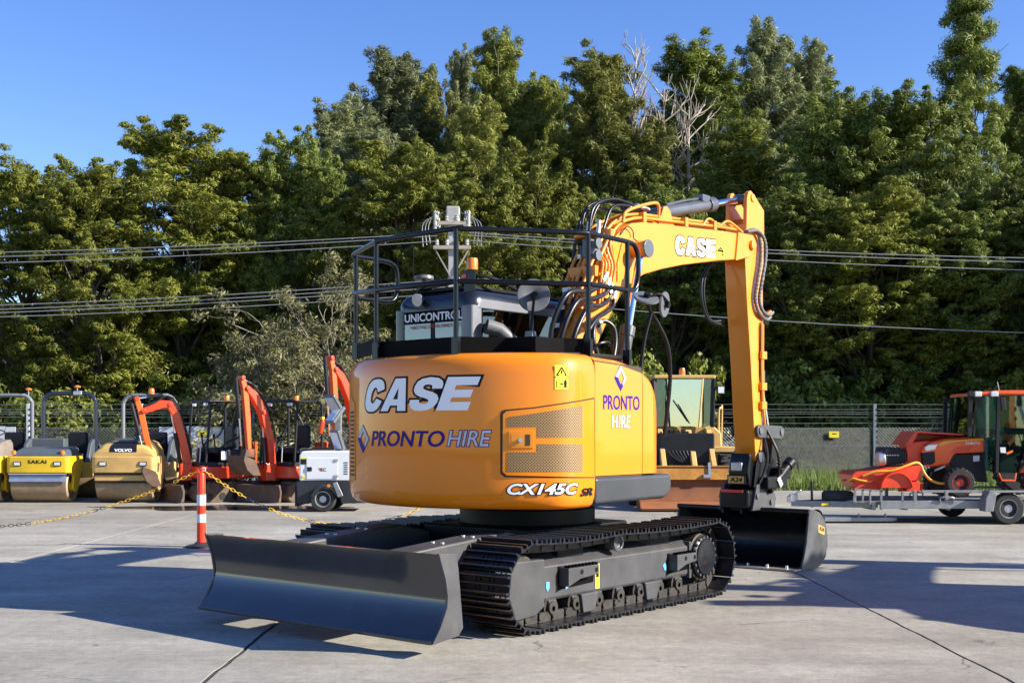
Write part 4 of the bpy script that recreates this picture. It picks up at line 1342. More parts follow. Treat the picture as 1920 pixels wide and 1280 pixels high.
    if side == 1:
        um = plane_map((FX + .001, 0, 0), (0, 1, 0), (0, 0, 1))
        flat_geo_obj('yellow_label', [(-.425, .235), (-.365, .235), (-.365, .44), (-.425, .44)], [(0, 1, 2, 3)], um, 'yellow_decal', sf, .004)
        flat_geo_obj('label_print', [(-.415, .33), (-.375, .33), (-.375, .37), (-.415, .37)], [(0, 1, 2, 3)], um, 'black_decal', sf, .006)
        for (yy, zz, an) in ((-1.07, .32, 180), (.66, .32, -150), (.90, .31, 180)):
            M2 = Matrix.Rotation(R(an), 2)
            pts = [M2 @ Vector(p) for p in ((-.022, -.035), (.022, -.035), (.022, .015), (.0, .042), (-.022, .015))]
            flat_geo_obj('blue_label', [(yy + p.x, zz + p.y) for p in pts], [(0, 1, 2, 3, 4)], um, 'blue_decal', sf, .004)
        flat_geo_obj('blue_label', [(-.84, .27), (-.79, .29), (-.77, .37), (-.82, .35)], [(0, 1, 2, 3)], um, 'blue_decal', sf, .006)

# ---- dozer blade with arms
fp = [(-2.585, .70), (-2.555, .62), (-2.525, .53), (-2.505, .45), (-2.500, .41), (-2.508, .35), (-2.535, .28), (-2.58, .205), (-2.655, .118)]
bk = [(-2.62, .105), (-2.53, .18), (-2.475, .27), (-2.455, .35), (-2.45, .45), (-2.48, .56), (-2.53, .70)]
blade = MB().prism(fp + bk, 'x', -1.29, 1.29).build('dozer_blade', 'blade_paint', ex, smooth=18)
for x0, x1 in ((-1.312, -1.288), (1.288, 1.312)):
    MB().prism([(-2.60, .715), (-2.42, .70), (-2.40, .60), (-2.35, .18), (-2.40, .13), (-2.66, .105), (-2.585, .205), (-2.515, .34), (-2.51, .42), (-2.53, .53)], 'x', x0, x1).build('end_plate', 'frame_grey', blade, bev=.004)
MB().box((-1.29, -2.665, .10), (1.29, -2.60, .125), Matrix.Translation((0, 0, 0))).build('blade_edge', 'blade_paint', blade, bev=.003)
MB().box((-1.28, -2.47, .30), (1.28, -2.36, .52)).build('blade_beam', 'satin_black', blade, bev=.02)
for s in (1, -1):
    x = .60 * s
    arm = MB().prism([(-2.45, .30), (-1.1, .40), (-.8, .40), (-.8, .66), (-1.15, .74), (-2.30, .66), (-2.45, .62)], 'x', x - .13, x + .13).build('blade_arm', 'frame_grey', ex, bev=.02)
    for yy, xx in ((-1.50, -.05), (-1.50, .05), (-1.85, -.05), (-1.85, .05)):
        MB().cyl((x + xx, yy, .66), (x + xx, yy, .70 + (yy + 1.85) * .07), .016, 8).build('arm_bolt', 'bright_metal', arm)
    cylb = MB().cyl((x * .45, -1.0, .45), (x * .45, -1.9, .52), .06, 14).build('blade_cylinder', 'satin_black', ex)
    MB().cyl((x * .45, -1.9, .52), (x * .45, -2.4, .46), .035, 12).build('rod', 'chrome', cylb)

# ================================================================== yard machines behind
def pp(pts, depth, o):
    """Photograph outline at a depth, as (x, z) of an object standing at o."""
    return [((px - 960.0) / FOCAL * depth - o[0], CAM_H - (py - HORIZON) / FOCAL * depth - o[2]) for px, py in pts]


def wheel(parent, c, axis, r, w, rim_m, rim=.6, lugs=0, name='wheel', seg=28):
    """Tyre with a dished rim and hub; axis points to the outer side."""
    ax = Vector(axis).normalized()
    t = MB().lathe([(r * rim, -w / 2), (r * .9, -w / 2), (r * .985, -w * .34), (r, -w * .2), (r, w * .2), (r * .985, w * .34), (r * .9, w / 2), (r * rim, w / 2), (r * rim, w * .3)], c, ax, seg).build(name, 'tyre', parent, smooth=40)
    MB().lathe([(r * rim, -w * .3), (r * rim, w * .44), (r * rim * .92, w * .44), (r * rim * .88, w * .25), (r * rim * .5, w * .20), (r * rim * .42, w * .30), (r * rim * .2, w * .32), (0, w * .33)], c, ax, seg).build('rim', rim_m, t, smooth=40)
    e1 = ax.orthogonal().normalized()
    e2 = ax.cross(e1)
    for k in range(8):
        a = 2 * math.pi * k / 8
        p = Vector(c) + (e1 * math.cos(a) + e2 * math.sin(a)) * r * rim * .68
        MB().cyl(p + ax * w * .21, p + ax * w * .235, r * .055, 8).build('rim_hole', 'black_decal', t)
    if lugs:
        m = MB()
        for k in range(lugs):
            a = 2 * math.pi * k / lugs
            for sgn in (-1, 1):
                d = e1 * math.cos(a + sgn * .08) + e2 * math.sin(a + sgn * .08)
                m.bar(Vector(c) + d * r * .99 + ax * sgn * w * .05, Vector(c) + d * r * .985 + ax * sgn * w * .46, r * .10, r * .09, tuple(d))
        m.build('tread', 'tyre', t)
    return t


def arch(w, z0, z1, y, r=.22, lean=0.0):
    """Roll-over hoop path in the x-z plane."""
    pts = [(-w, y, z0)] + [(-w + r - r * math.cos(R(a)), y + lean, z1 - r + r * math.sin(R(a))) for a in range(0, 91, 15)]
    return pts + [(-p[0], p[1], p[2]) for p in pts[::-1]]


def roller(x, y, style, label):
    t = thing('tandem_roller', (x, y, 0), 0, label, 'roller', 'road rollers parked on the left')
    body = {'sakai': 'roller_yellow', 'volvo': 'loader_yellow', 'dusty': 'roller_yellow'}[style]
    hood = {'sakai': 'roller_grey', 'volvo': 'roller_tan', 'dusty': 'roller_dusty'}[style]
    tube = {'sakai': 'navy_tube', 'volvo': 'grey_tube', 'dusty': 'grey_tube'}[style]
    W = .61
    for yy in (0, 1.95):
        dr = MB().lathe([(.30, -W), (.33, -W - .004), (.36, -W + .02), (.36, W - .02), (.33, W + .004), (.30, W), (.27, W - .05), (.0, W - .06)], (0, yy, .36), (1, 0, 0), 48).build('drum', 'drum_steel', t, smooth=40)
        MB().cyl((W - .055, yy, .36), (W + .05, yy, .36), .13, 18).build('drum_hub', body, dr)
        for s in (1, -1):
            MB().prism([(yy - .16, .30), (yy - .05, .22), (yy + .08, .24), (yy + .16, .36), (yy + .34, .70), (yy + .34, .92), (yy - .34, .92), (yy - .34, .66), (yy - .14, .56)], 'x', s * (W + .02), s * (W + .075)).build('yoke', body, t, bev=.012)
    # front frame with lamps, scraper and water bar
    fr = MB().prism(rounded(-W - .07, W + .07, -.42, .50, .10), 'z', .64, 1.00).build('front_frame', body, t, bev=.025)
    MB().box((-W - .05, -.34, .58), (W + .05, .45, .64)).build('drum_cover', 'machine_black', t, bev=.02)
    MB().box((-W, -.43, .605), (W, -.37, .635)).build('scraper', 'bright_metal' if style == 'sakai' else 'machine_black', t)
    if style == 'sakai':
        MB().prism([(-.415, .46), (-.385, .45), (-.36, .56), (-.385, .58)], 'x', -W, W).build('scraper_plate', 'bright_metal', t)
    else:
        MB().box((-W, -.405, .475), (W, -.37, .60)).build('fender_plate', body, t, bev=.01)
        MB().box((-W, -.41, .43), (W, -.375, .475)).build('rubber_strip', 'machine_black', t)
    for sx in (-.43, .43):
        lm = MB().box((sx - .085, -.435, .79), (sx + .085, -.40, .89)).build('headlight', 'machine_black', fr, bev=.012)
        MB().box((sx - .062, -.444, .808), (sx + .062, -.434, .873)).build('lens', 'lamp_glass', lm, bev=.006)
    # hood
    if style == 'volvo':
        sec_ = [(-.66, .98), (-.64, 1.12), (-.52, 1.29), (-.42, 1.335), (.42, 1.335), (.52, 1.29), (.64, 1.12), (.66, .98)]
        rg = [[(a * k, yy, (.98 + (z - .98) * h)) for a, z in sec_] for yy, k, h in ((-.40, .99, .30), (-.37, .995, .55), (-.30, .98, .72), (-.12, .95, .90), (.10, .93, .98), (.55, .92, 1.0))]
        MB().loft(rg, caps=True).build('hood', hood, t, smooth=30)
        rg = [[(a, yy, (.98 + .355 * h + .006)) for a in (-.27 * k, .27 * k)] for yy, k, h in ((-.405, 1.08, .30), (-.378, 1.06, .55), (-.308, 1.0, .735), (-.125, .9, .915), (.10, .8, .995), (.2, .8, 1.0))]
        pnl = MB().loft(rg).build('hood_panel', 'machine_black', t, smooth=30)
        lettering('maker_lettering', 'VOLVO', (-.19, 0, .19, .065), lambda u, v, d: Vector((u, -.392 + v * .35 - d - .014, 1.10 + v * 1.0)), 'white_decal', pnl, .003, bold=.03)
    else:
        rg = [[(-.60 * k, yy, .98), (-.58 * k, yy, zz - .05), (-.52 * k, yy, zz), (.52 * k, yy, zz), (.58 * k, yy, zz - .05), (.60 * k, yy, .98)] for yy, k, zz in ((-.36, .98, 1.03), (-.25, 1.0, 1.10), (.05, .98, 1.17), (.55, .92, 1.20))]
        if style == 'dusty':
            rg = [[(p[0], p[1], (.98 + (p[2] - .98) * 1.7)) for p in r_] for r_ in rg]
        MB().loft(rg, caps=True).build('hood', hood, t, bev=.01, smooth=30)
        if style == 'sakai':
            fm = plane_map((0, -.422, 0), (1, 0, 0), (0, 0, 1))
            lettering('maker_lettering', 'SAKAI', (-.20, .845, .20, .925), fm, 'black_decal', fr, .003, bold=.025, spacing=1.1)
        for sx in (-.55, .50):
            MB().lathe([(0, 0), (.05, 0), (.045, .07), (0, .075)], (sx, -.30, 1.05 if style == 'sakai' else 1.20), (0, -.2, 1), 12).build('indicator', 'lamp_orange', t)
    # operator station
    MB().box((-.62, .55, .50), (.62, 1.45, .84)).build('floor_frame', body, t, bev=.02)
    MB().box((-.52, .58, .84), (.20, .86, 1.38)).build('console', 'roller_grey', t, bev=.03)
    MB().tube([(.02 + .17 * math.cos(2 * math.pi * k / 18), .92 + .10 * math.sin(2 * math.pi * k / 18), 1.50 + .06 * math.sin(2 * math.pi * k / 18)) for k in range(19)], .014, 6).build('steering_wheel', 'machine_black', t)
    st_ = MB().box((-.10, 1.10, .86), (.44, 1.55, 1.04)).build('seat', 'machine_black', t, bev=.05)
    MB().box((-.06, 1.46, 1.02), (.40, 1.58, 1.52)).build('backrest', 'machine_black', st_, bev=.05)
    MB().prism([(1.0, .84), (1.7, .84), (1.75, 1.25), (1.5, 1.42), (1.2, 1.25)], 'x', .50, .60).build('arm_panel', 'roller_grey', t, bev=.03)
    MB().prism([(1.5, .84), (2.4, .84), (2.45, 1.05), (2.3, 1.20), (1.6, 1.25)], 'x', -.60, .60).build('rear_hood', hood if style != 'volvo' else 'roller_tan', t, bev=.03)
    MB().prism(rounded(-W - .07, W + .07, 1.5, 2.42, .10), 'z', .70, .90).build('rear_frame', body, t, bev=.02)
    rp = MB().tube(smooth_path(arch(.60, .9, 2.36 if style != 'sakai' else 2.40, 1.45, .24), 3), .052 if style == 'sakai' else .045, 10).build('roll_bar', tube, t, smooth=60)
    bx = {'sakai': .18, 'volvo': .05, 'dusty': .52}[style]
    bz = 2.36 if style != 'sakai' else 2.42
    MB().tube([(bx, 1.45, bz - .02 - (.06 if style == 'dusty' else 0)), (bx, 1.45, bz + .14)], .014, 6).build('beacon_pole', 'bright_metal', rp)
    MB().lathe([(0, 0), (.07, 0), (.075, .03), (.03, .05), (0, .055)] if style != 'volvo' else [(0, 0), (.065, 0), (.065, .10), (.05, .13), (0, .135)], (bx, 1.45, bz + (.12 if style != 'volvo' else .03)), (0, 0, 1), 14).build('beacon', 'lamp_orange', rp)
    if style == 'sakai':
        MB().box((.10, 1.38, 2.36), (.30, 1.51, 2.46)).build('beacon_box', 'bright_metal', rp, bev=.02)
    return t


roller(-11.62, 25.95, 'dusty', 'dusty grey-brown roller cut off by the left edge of the picture')
roller(-10.16, 25.95, 'sakai', 'bright yellow tandem roller with dark grey hood and dark roll bar')
roller(-8.33, 25.95, 'volvo', 'tan roller with rounded hood and black front panel, right of the bright yellow one')


def limb(pts, widths):
    """Outline of a tapering bent arm from its centre line."""
    P_ = [Vector(p) for p in pts]
    a, b = [], []
    for i, p in enumerate(P_):
        t = (P_[min(i + 1, len(P_) - 1)] - P_[max(i - 1, 0)]).normalized()
        n_ = Vector((-t.y, t.x))
        a.append(tuple(p + n_ * widths[i] / 2))
        b.append(tuple(p - n_ * widths[i] / 2))
    return a + b[::-1]


def mini(x, y, heading, label, boom_pts, stick_pts, bucket_at, canopy=True, extinguisher=False, swing=0.0):
    t = thing('mini_excavator', (x, y, 0), -R(heading), label, 'excavator', 'orange mini excavators parked in a row')
    for s in (-1, 1):
        tr = MB().prism(arc((-.62, .21), .21, 90, 270, 8) + arc((.62, .21), .21, -90, 90, 8), 'x', s * .50 - .12, s * .50 + .12).build('track', 'earth_brown', t, bev=.02)
        for k in range(4):
            MB().cyl((s * .63, -.45 + k * .3, .13), (s * .60, -.45 + k * .3, .13), .08, 12).build('track_roller', 'machine_black', tr)
        for k in range(16):
            yy = -.72 + k * .096
            MB().box((s * .50 - .125, yy, .405), (s * .50 + .125, yy + .04, .44)).build('track_pad', 'earth_brown', tr)
    MB().box((-.40, -.5, .20), (.40, .5, .42)).build('chassis', 'machine_black', t, bev=.03)
    bl = MB().prism([(1.02, .03), (1.10, .02), (1.06, .15), (1.06, .26), (1.10, .38), (1.04, .40), (1.0, .25)], 'x', -.62, .62).build('dozer_blade', 'earth_brown', t, bev=.01)
    for s in (-1, 1):
        MB().bar((s * .30, .3, .26), (s * .30, 1.02, .22), .08, .10).build('blade_arm', 'earth_brown', t)
    # slewing house
    MB().cyl((0, 0, .42), (0, 0, .50), .34, 24).build('turntable', 'machine_black', t)
    MB().prism([(.52, -.35), (.60, .30), (.42, .66), (-.42, .66), (-.60, .30), (-.52, -.35)] + arc((0, -.30), .62, 200, 340, 8), 'z', .50, .78).build('skirt', 'mini_orange', t, bev=.04)
    MB().prism([(.55, -.20), (.58, .28), (.40, .60), (-.40, .60), (-.58, .28), (-.55, -.20)], 'z', .78, .86).build('floor', 'machine_black', t, bev=.01)
    cwb = MB().prism(arc((0, -.28), .62, 190, 350, 12) + [(.60, -.15), (-.60, -.15)], 'z', .78, 1.12).build('engine_cover', 'machine_black', t, bev=.04)
    MB().prism(arc((0, -.28), .63, 200, 246, 6) + [(-.2, -.5)], 'z', .80, 1.30).build('rear_panel', 'mini_orange_light', t, bev=.02)
    MB().box((.36, -.35, .86), (.60, .25, 1.16)).build('side_console', 'machine_black', t, bev=.03)
    MB().box((-.60, -.30, .86), (-.38, .12, 1.14)).build('side_console', 'machine_black', t, bev=.03)
    st_ = MB().box((-.25, -.32, 1.02), (.25, .12, 1.18)).build('seat', 'machine_black', t, bev=.05)
    MB().box((-.22, -.40, 1.15), (.22, -.28, 1.68)).build('backrest', 'machine_black', st_, bev=.06)
    for s in (-1, 1):
        MB().tube([(s * .32, .18, 1.10), (s * .32, .22, 1.42)], .018).lathe([(0, 0), (.03, .01), (.03, .07), (0, .09)], (s * .32, .22, 1.40), (0, 0, 1), 10).build('control_lever', 'machine_black', t)
        MB().tube([(s * .10, .45, .86), (s * .10, .42, 1.30)], .014).build('travel_lever', 'bright_metal', t)
    for x0_ in (.62, -.625):
        MB().box((x0_, .05, .92), (x0_ + .005, .18, 1.10)).build('manual_box', 'white_panel', t)
    if canopy:
        cn = MB().tube(smooth_path(arch(.50, .86, 2.20, -.42, .16), 3), .033, 8).build('canopy_frame', 'machine_black', t, smooth=60)
        MB().tube(smooth_path(arch(.50, .86, 2.20, .48, .16, lean=-.10), 3), .030, 8).build('front_hoop', 'machine_black', cn, smooth=60)
        for s in (-1, 1):
            MB().tube([(s * .36, -.42, 2.195), (s * .36, .38, 2.195)], .026, 8).build('roof_tube', 'machine_black', cn, smooth=60)
            MB().box((s * .30 - .06, .38, 2.09), (s * .30 + .06, .43, 2.16)).build('work_lamp', 'lamp_glass', cn, bev=.01)
            MB().tube(smooth_path([(s * .50, -.42, 1.75), (s * .56, -.30, 1.45), (s * .55, .0, 1.30), (s * .50, .12, 1.18)], 4), .022, 8).build('guard_tube', 'machine_black', cn, smooth=60)
        MB().lathe([(0, 0), (.06, 0), (.06, .10), (.05, .12), (0, .125)], (.15, -.30, 2.215), (0, 0, 1), 12).build('beacon', 'lamp_orange', cn)
        MB().box((-.36, -.42, 2.19), (.36, .38, 2.205)).build('roof_sheet', 'grey_tube', cn) if False else None
    if extinguisher:
        ex_ = MB().lathe([(0, 0), (.055, 0), (.055, .26), (.025, .31), (0, .315)], (-.56, -.30, 1.50), (-.25, 0, 1), 14).build('extinguisher', 'mini_orange', t)
        MB().box((-.66, -.32, 1.80), (-.58, -.26, 1.86)).build('valve', 'yellow_decal', ex_)
    # swing post, boom, stick
    sw = thing('arm', (0, .66, 0), swing, None, None)
    sw.parent = t
    MB().box((-.12, -.06, .46), (.12, .20, .84)).build('swing_post', 'mini_orange', sw, bev=.02)
    wb = [.17, .165] + [.19] * (len(boom_pts) - 3) + [.12]
    MB().prism(limb(boom_pts, wb), 'x', -.085, .085).build('boom', 'mini_orange', sw, bev=.02)
    MB().prism(limb(stick_pts, [.10] + [.13] * (len(stick_pts) - 2) + [.085]), 'x', -.06, .06).build('stick', 'mini_orange_light', sw, bev=.015)
    for jy, jz in (boom_pts[0], boom_pts[-1], stick_pts[0], stick_pts[-1], boom_pts[len(boom_pts) // 2]):
        MB().cyl((-.115, jy, jz), (.115, jy, jz), .048, 14).build('pin', 'mini_orange', sw, bev=.008)
    ka, kb = Vector((0, *boom_pts[-2])) + Vector((0, -.05, .20)), Vector((0, *stick_pts[0]))
    kc = MB().cyl(ka, ka.lerp(kb, .6), .042, 12).build('stick_cylinder', 'machine_black', sw)
    MB().cyl(ka.lerp(kb, .6), kb, .022, 10).build('rod', 'chrome', kc)
    b0, b1 = Vector((0, *boom_pts[0])) + Vector((.0, .16, .02)), Vector((0, *boom_pts[len(boom_pts) // 2]))
    bc_ = MB().cyl(b0, b0.lerp(b1, .55), .045, 12).build('boom_cylinder', 'machine_black', sw)
    MB().cyl(b0.lerp(b1, .55), b1, .024, 10).build('rod', 'chrome', bc_)
    s0, s1 = Vector((0, *stick_pts[0])), Vector((0, *stick_pts[-1]))
    off = Vector((0, .13, .0))
    bk_ = MB().cyl(s0 + off, s0.lerp(s1, .55) + off * 1.1, .045, 12).build('bucket_cylinder', 'machine_black', sw)
    MB().cyl(s0.lerp(s1, .55) + off * 1.1, s0.lerp(s1, .92) + off * 1.2, .022, 10).build('rod', 'chrome', bk_)
    bm_ = boom_pts[len(boom_pts) // 2]
    MB().tube(smooth_path([(.05, boom_pts[0][0] - .05, boom_pts[0][1] + .2), (.10, boom_pts[1][0] - .12, boom_pts[1][1]), (.10, bm_[0] - .05, bm_[1] + .14), (.08, boom_pts[-1][0] - .1, boom_pts[-1][1] + .14), (.08, stick_pts[1][0] + .1, stick_pts[1][1])], 4), .018, 6).tube(smooth_path([(-.05, boom_pts[0][0] - .05, boom_pts[0][1] + .2), (-.10, boom_pts[1][0] - .12, boom_pts[1][1]), (-.10, bm_[0] - .05, bm_[1] + .14), (-.08, boom_pts[-1][0] - .1, boom_pts[-1][1] + .12)], 4), .018, 6).build('hoses', 'machine_black', sw)
    by, bz = bucket_at
    e = stick_pts[-1]
    MB().prism([(e[0] - .10, e[1] + .06), (e[0] + .12, e[1] + .05), (e[0] + .16, e[1] - .10), (e[0] - .08, e[1] - .14)], 'x', -.11, .11).build('hitch', 'earth_brown', sw, bev=.02)
    bsec = [(by, bz), (by + .02, bz - .10), (by - .06, bz - .30), (by - .20, bz - .42), (by - .38, bz - .42), (by - .36, bz - .39), (by - .20, bz - .385), (by - .09, bz - .28), (by - .02, bz - .10), (by - .03, bz)]
    bk2 = MB().prism(bsec, 'x', -.36, .36).build('bucket', 'earth_brown', sw, bev=.008)
    for s in (-1, 1):
        MB().prism([(by, bz), (by + .02, bz - .10), (by - .06, bz - .30), (by - .20, bz - .42), (by - .38, bz - .42), (by - .25, bz - .1)], 'x', s * .36 - .012, s * .36 + .012).build('bucket_side', 'earth_brown', bk2)
    return t


mini(-6.55, 26.5, 232, 'orange mini excavator with folded arm beside the tan roller', [(.0, .72), (.12, 1.30), (.26, 1.88), (.40, 2.12), (.60, 2.12), (.95, 1.97)], [(1.10, 2.24), (1.01, 1.97), (.90, 1.4), (.72, .80)], (1.0, .78), swing=R(-14))
mini(-4.90, 26.6, 212, 'orange mini excavator with fire extinguisher on its roll bar', [(.0, .72), (.06, 1.35), (.22, 1.95), (.42, 2.28), (.62, 2.46)], [(.74, 2.68), (.66, 2.45), (.60, 1.8), (.56, 1.10)], (.86, 1.02), extinguisher=True, swing=R(-16))
mini(-3.02, 26.6, 212, 'orange mini excavator half hidden behind the large excavator, arm raised highest', [(.0, .72), (.06, 1.5), (.24, 2.25), (.46, 2.68), (.66, 2.86)], [(.78, 3.10), (.70, 2.86), (.64, 2.1), (.60, 1.30)], (.95, 1.2), canopy=False, swing=R(-10))

# ---- light tower trailer
lt = thing('light_tower', (-3.55, 23.3, 0), 0, 'white lighting tower trailer with grey floodlights folded on top', 'light tower')
bx_ = MB().prism(pp([(562, 901), (562, 853), (566, 846), (572, 845), (700, 845), (700, 901)], 22.9, lt.location), 'y', -.45, .45).build('cabinet', 'white_panel', lt, bev=.025)
dr = MB().prism(pp([(575, 858), (633, 858), (633, 898), (575, 898)], 22.85, lt.location), 'y', -.462, -.449).build('door', 'white_panel', bx_, bev=.006)
MB().prism(pp([(576, 875), (585, 875), (585, 883), (576, 883)], 22.85, lt.location), 'y', -.472, -.46).build('handle', 'machine_black', dr, bev=.006)
for py in (863, 893):
    MB().prism(pp([(628, py - 3), (634, py - 3), (634, py + 2), (628, py + 2)], 22.85, lt.location), 'y', -.475, -.46).build('hinge', 'bright_metal', dr)
for k in range(6):
    MB().prism(pp([(645, 866 + k * 4.2), (652, 866 + k * 4.2), (652, 867.6 + k * 4.2), (645, 867.6 + k * 4.2)], 22.85, lt.location), 'y', -.456, -.449).build('vent_slot', 'machine_black', bx_)
lm_ = plane_map((0, -.463, 0), (1, 0, 0), (0, 0, 1))
q_ = pp([(602, 883), (612, 877), (598.5, 883), (603, 877)], 22.85, lt.location)
lettering('maker_lettering', 'EC', (q_[0][0], q_[0][1], q_[1][0], q_[1][1]), lm_, 'black_decal', dr, .003, bold=.02)
flat_geo_obj('maker_mark', pp([(597, 877), (603, 877), (600.5, 883), (599.5, 879.5)], 22.85, lt.location), [(0, 1, 2, 3)], lm_, 'red_decal', dr, .003)
MB().prism(pp([(563.5, 857), (574, 857), (574, 870), (563.5, 870)], 22.85, lt.location), 'y', -.456, -.449).build('data_plate', 'machine_black', bx_)
MB().prism(pp([(563.5, 857), (574, 857), (574, 860), (563.5, 860)], 22.85, lt.location), 'y', -.4585, -.4545).build('plate_strip', 'yellow_decal', bx_)
MB().prism(pp([(566, 891), (572, 891), (572, 896), (566, 896)], 22.85, lt.location), 'y', -.456, -.449).build('yellow_label', 'yellow_decal', bx_)
MB().prism(pp([(558, 944), (556, 903), (562, 901.5), (700, 901.5), (700, 940), (640, 944), (636, 926), (622, 916), (600, 916), (586, 926), (580, 944)], 22.9, lt.location), 'y', -.44, .44).build('chassis', 'dark_plastic', lt, bev=.02)
MB().prism(pp([(584, 930), (592, 915), (603, 908), (618, 908), (630, 915), (640, 930), (634, 932), (622, 917), (604, 916), (590, 932)], 22.8, lt.location), 'y', -.62, -.42).build('mudguard', 'dark_plastic', lt, bev=.01)
MB().prism(pp([(624, 905), (632, 903), (644, 929), (634, 932)], 22.7, lt.location), 'y', -.63, -.60).build('mudguard_stay', 'galvanised', lt, bev=.01)
c_ = pp([(607, 935)], 22.85, lt.location)[0]
wheel(lt, (c_[0], -.50, .245), (0, -1, 0), .245, .16, 'rim_silver', .62)
wheel(lt, (c_[0] + .05, .50, .245), (0, 1, 0), .245, .16, 'rim_silver', .62)
MB().lathe([(0, 0), (.03, 0), (.03, .015), (0, .016)], (pp([(617, 910)], 22.7, lt.location)[0][0], -.645, pp([(617, 910)], 22.7, lt.location)[0][1]), (0, -1, 0), 12).build('side_reflector', 'lamp_orange', lt)
MB().box((-.62, -.40, .10), (-.54, .40, .50)).build('jack_frame', 'machine_black', lt, bev=.01)
ms = MB().box((.10, -.06, 1.16), (.22, .06, 2.0)).build('mast', 'galvanised', lt, bev=.01)
for px_, py_, ax in ((632, 825, (-.75, -.6, -.35)), (628, 777, (-.6, -.5, .65)), (625, 757, (-.5, -.6, -.62))):
    c_ = pp([(px_, py_)], 23.2, lt.location)[0]
    M_ = Vector(ax).normalized().to_track_quat('Z', 'Y').to_matrix().to_4x4()
    M_.translation = Vector((c_[0], -.1, c_[1]))
    fl = MB().box((-.16, -.20, -.05), (.16, .20, .03), M_).build('floodlight', 'cylinder_grey', ms, bev=.02)
    MB().box((-.13, -.17, .029), (.13, .17, .036), M_).build('lens', 'lamp_glass', fl)
    MB().bar(Vector((c_[0], -.1, c_[1])), (.16, 0, c_[1] - .1), .04, .04).build('lamp_arm', 'machine_black', fl)

# ---- wheel loader
ld = thing('wheel_loader', (3.55, 25.2, 0), 0, 'yellow wheel loader with rusty orange bucket behind the large excavator', 'loader')
cabn = MB().box((-.62, -.55, 2.62), (.66, .95, 2.70)).build('cab_roof', 'roller_tan', ld, bev=.025)
for x, y in ((-.60, -.48), (.62, -.48), (-.60, .9), (.62, .9)):
    MB().bar((x * .96, y - .05 if y < 0 else y, 1.62), (x, y, 2.63), .07, .07).build('cab_pillar', 'machine_black', ld)
for x in (-.36, .40):
    MB().bar((x * .80, -.56, 1.62), (x, -.53, 2.62), .03, .03).build('screen_pillar', 'loader_yellow' if x > 0 else 'machine_black', ld)
MB().box((-.36, -.53, 1.64), (.38, -.52, 2.61)).build('windscreen', 'screen_glass', ld, smooth=0)
for x0_, x1_ in ((-.585, -.38), (.42, .60)):
    MB().box((x0_, -.50, 1.64), (x1_, -.49, 2.61)).build('corner_window', 'green_glass', ld, smooth=0)
MB().box((-.60, .88, 1.7), (.62, .89, 2.6)).build('rear_window', 'green_glass', ld, smooth=0)
for x0_ in (.61, -.595):
    MB().box((x0_, -.45, 1.7), (x0_ + .005, .85, 2.6)).build('side_window', 'green_glass', ld, smooth=0)
MB().box((-.28, .15, 1.3), (.22, .35, 2.25)).box((-.2, -.25, 1.5), (.2, .2, 1.75)).build('seat', 'machine_black', ld, bev=.06)
MB().tube([(.04 + .2 * math.cos(2 * math.pi * k / 18), -.20 + .08 * math.sin(2 * math.pi * k / 18), 1.93 + .12 * math.sin(2 * math.pi * k / 18)) for k in range(19)], .018, 6).build('steering_wheel', 'machine_black', ld)
MB().tube([(-.22, -.56, 2.18), (.08, -.57, 1.74)], .012, 6).bar((-.12, -.575, 2.10), (.12, -.58, 1.70), .025, .012).build('wiper', 'machine_black', ld)
MB().lathe([(0, 0), (.065, 0), (.065, .10), (.05, .15), (0, .16)], (.0, -.30, 2.70), (0, 0, 1), 14).build('beacon', 'lamp_orange', ld)
for x in (-.80, .76):
    lp = MB().box((x - .08, -.60, 2.30), (x + .08, -.50, 2.48)).build('work_lamp', 'machine_black', ld, bev=.015)
    MB().box((x - .06, -.61, 2.325), (x + .06, -.60, 2.455)).build('lens', 'lamp_glass', lp)
    MB().tube([(x, -.52, 2.40), (x * .8, -.45, 2.45)], .02, 6).build('lamp_arm', 'machine_black', lp)
MB().prism([(-.85, .45), (.85, .45), (.80, 1.50), (.65, 1.64), (-.65, 1.64), (-.80, 1.50)], 'y', -.40, 2.2).build('body', 'loader_yellow', ld, bev=.03)
MB().box((-.56, -1.0, .55), (.56, -.40, 1.50)).build('front_frame', 'machine_black', ld, bev=.03)
MB().box((.62, -.5, 1.10), (1.10, .9, 1.22)).build('fender', 'loader_yellow', ld, bev=.02)
MB().box((-1.10, -.5, 1.10), (-.62, .9, 1.22)).build('fender', 'loader_yellow', ld, bev=.02)
for s in (-1, 1):
    MB().prism([(-.42, 1.60), (-.30, 1.62), (-1.25, .72), (-1.45, .62), (-1.45, .74), (-.60, 1.58)], 'x', s * .50 - .05, s * .50 + .05).build('lift_arm', 'loader_yellow', ld, bev=.012)
    wheel(ld, (s * .92, -.25, .56), (s, 0, 0), .56, .38, 'loader_yellow', .55, lugs=18)
    wheel(ld, (s * .92, 1.75, .56), (s, 0, 0), .56, .38, 'loader_yellow', .55, lugs=18)
    lc = MB().cyl((s * .30, -.55, 1.0), (s * .34, -1.10, .80), .055, 12).build('lift_cylinder', 'machine_black', ld)
    MB().cyl((s * .34, -1.10, .80), (s * .38, -1.40, .70), .03, 10).build('rod', 'chrome', lc)
MB().bar((.08, -.50, 1.52), (.12, -.85, 1.18), .13, .16).bar((.12, -.85, 1.20), (.12, -1.35, .66), .11, .13).build('tilt_lever', 'loader_yellow', ld, bev=.02)
MB().cyl((.0, -.86, 1.24), (.24, -.86, 1.24), .09, 14).cyl((.03, -1.38, .74), (.21, -1.38, .74), .07, 14).build('lever_pins', 'loader_yellow', ld, bev=.01)
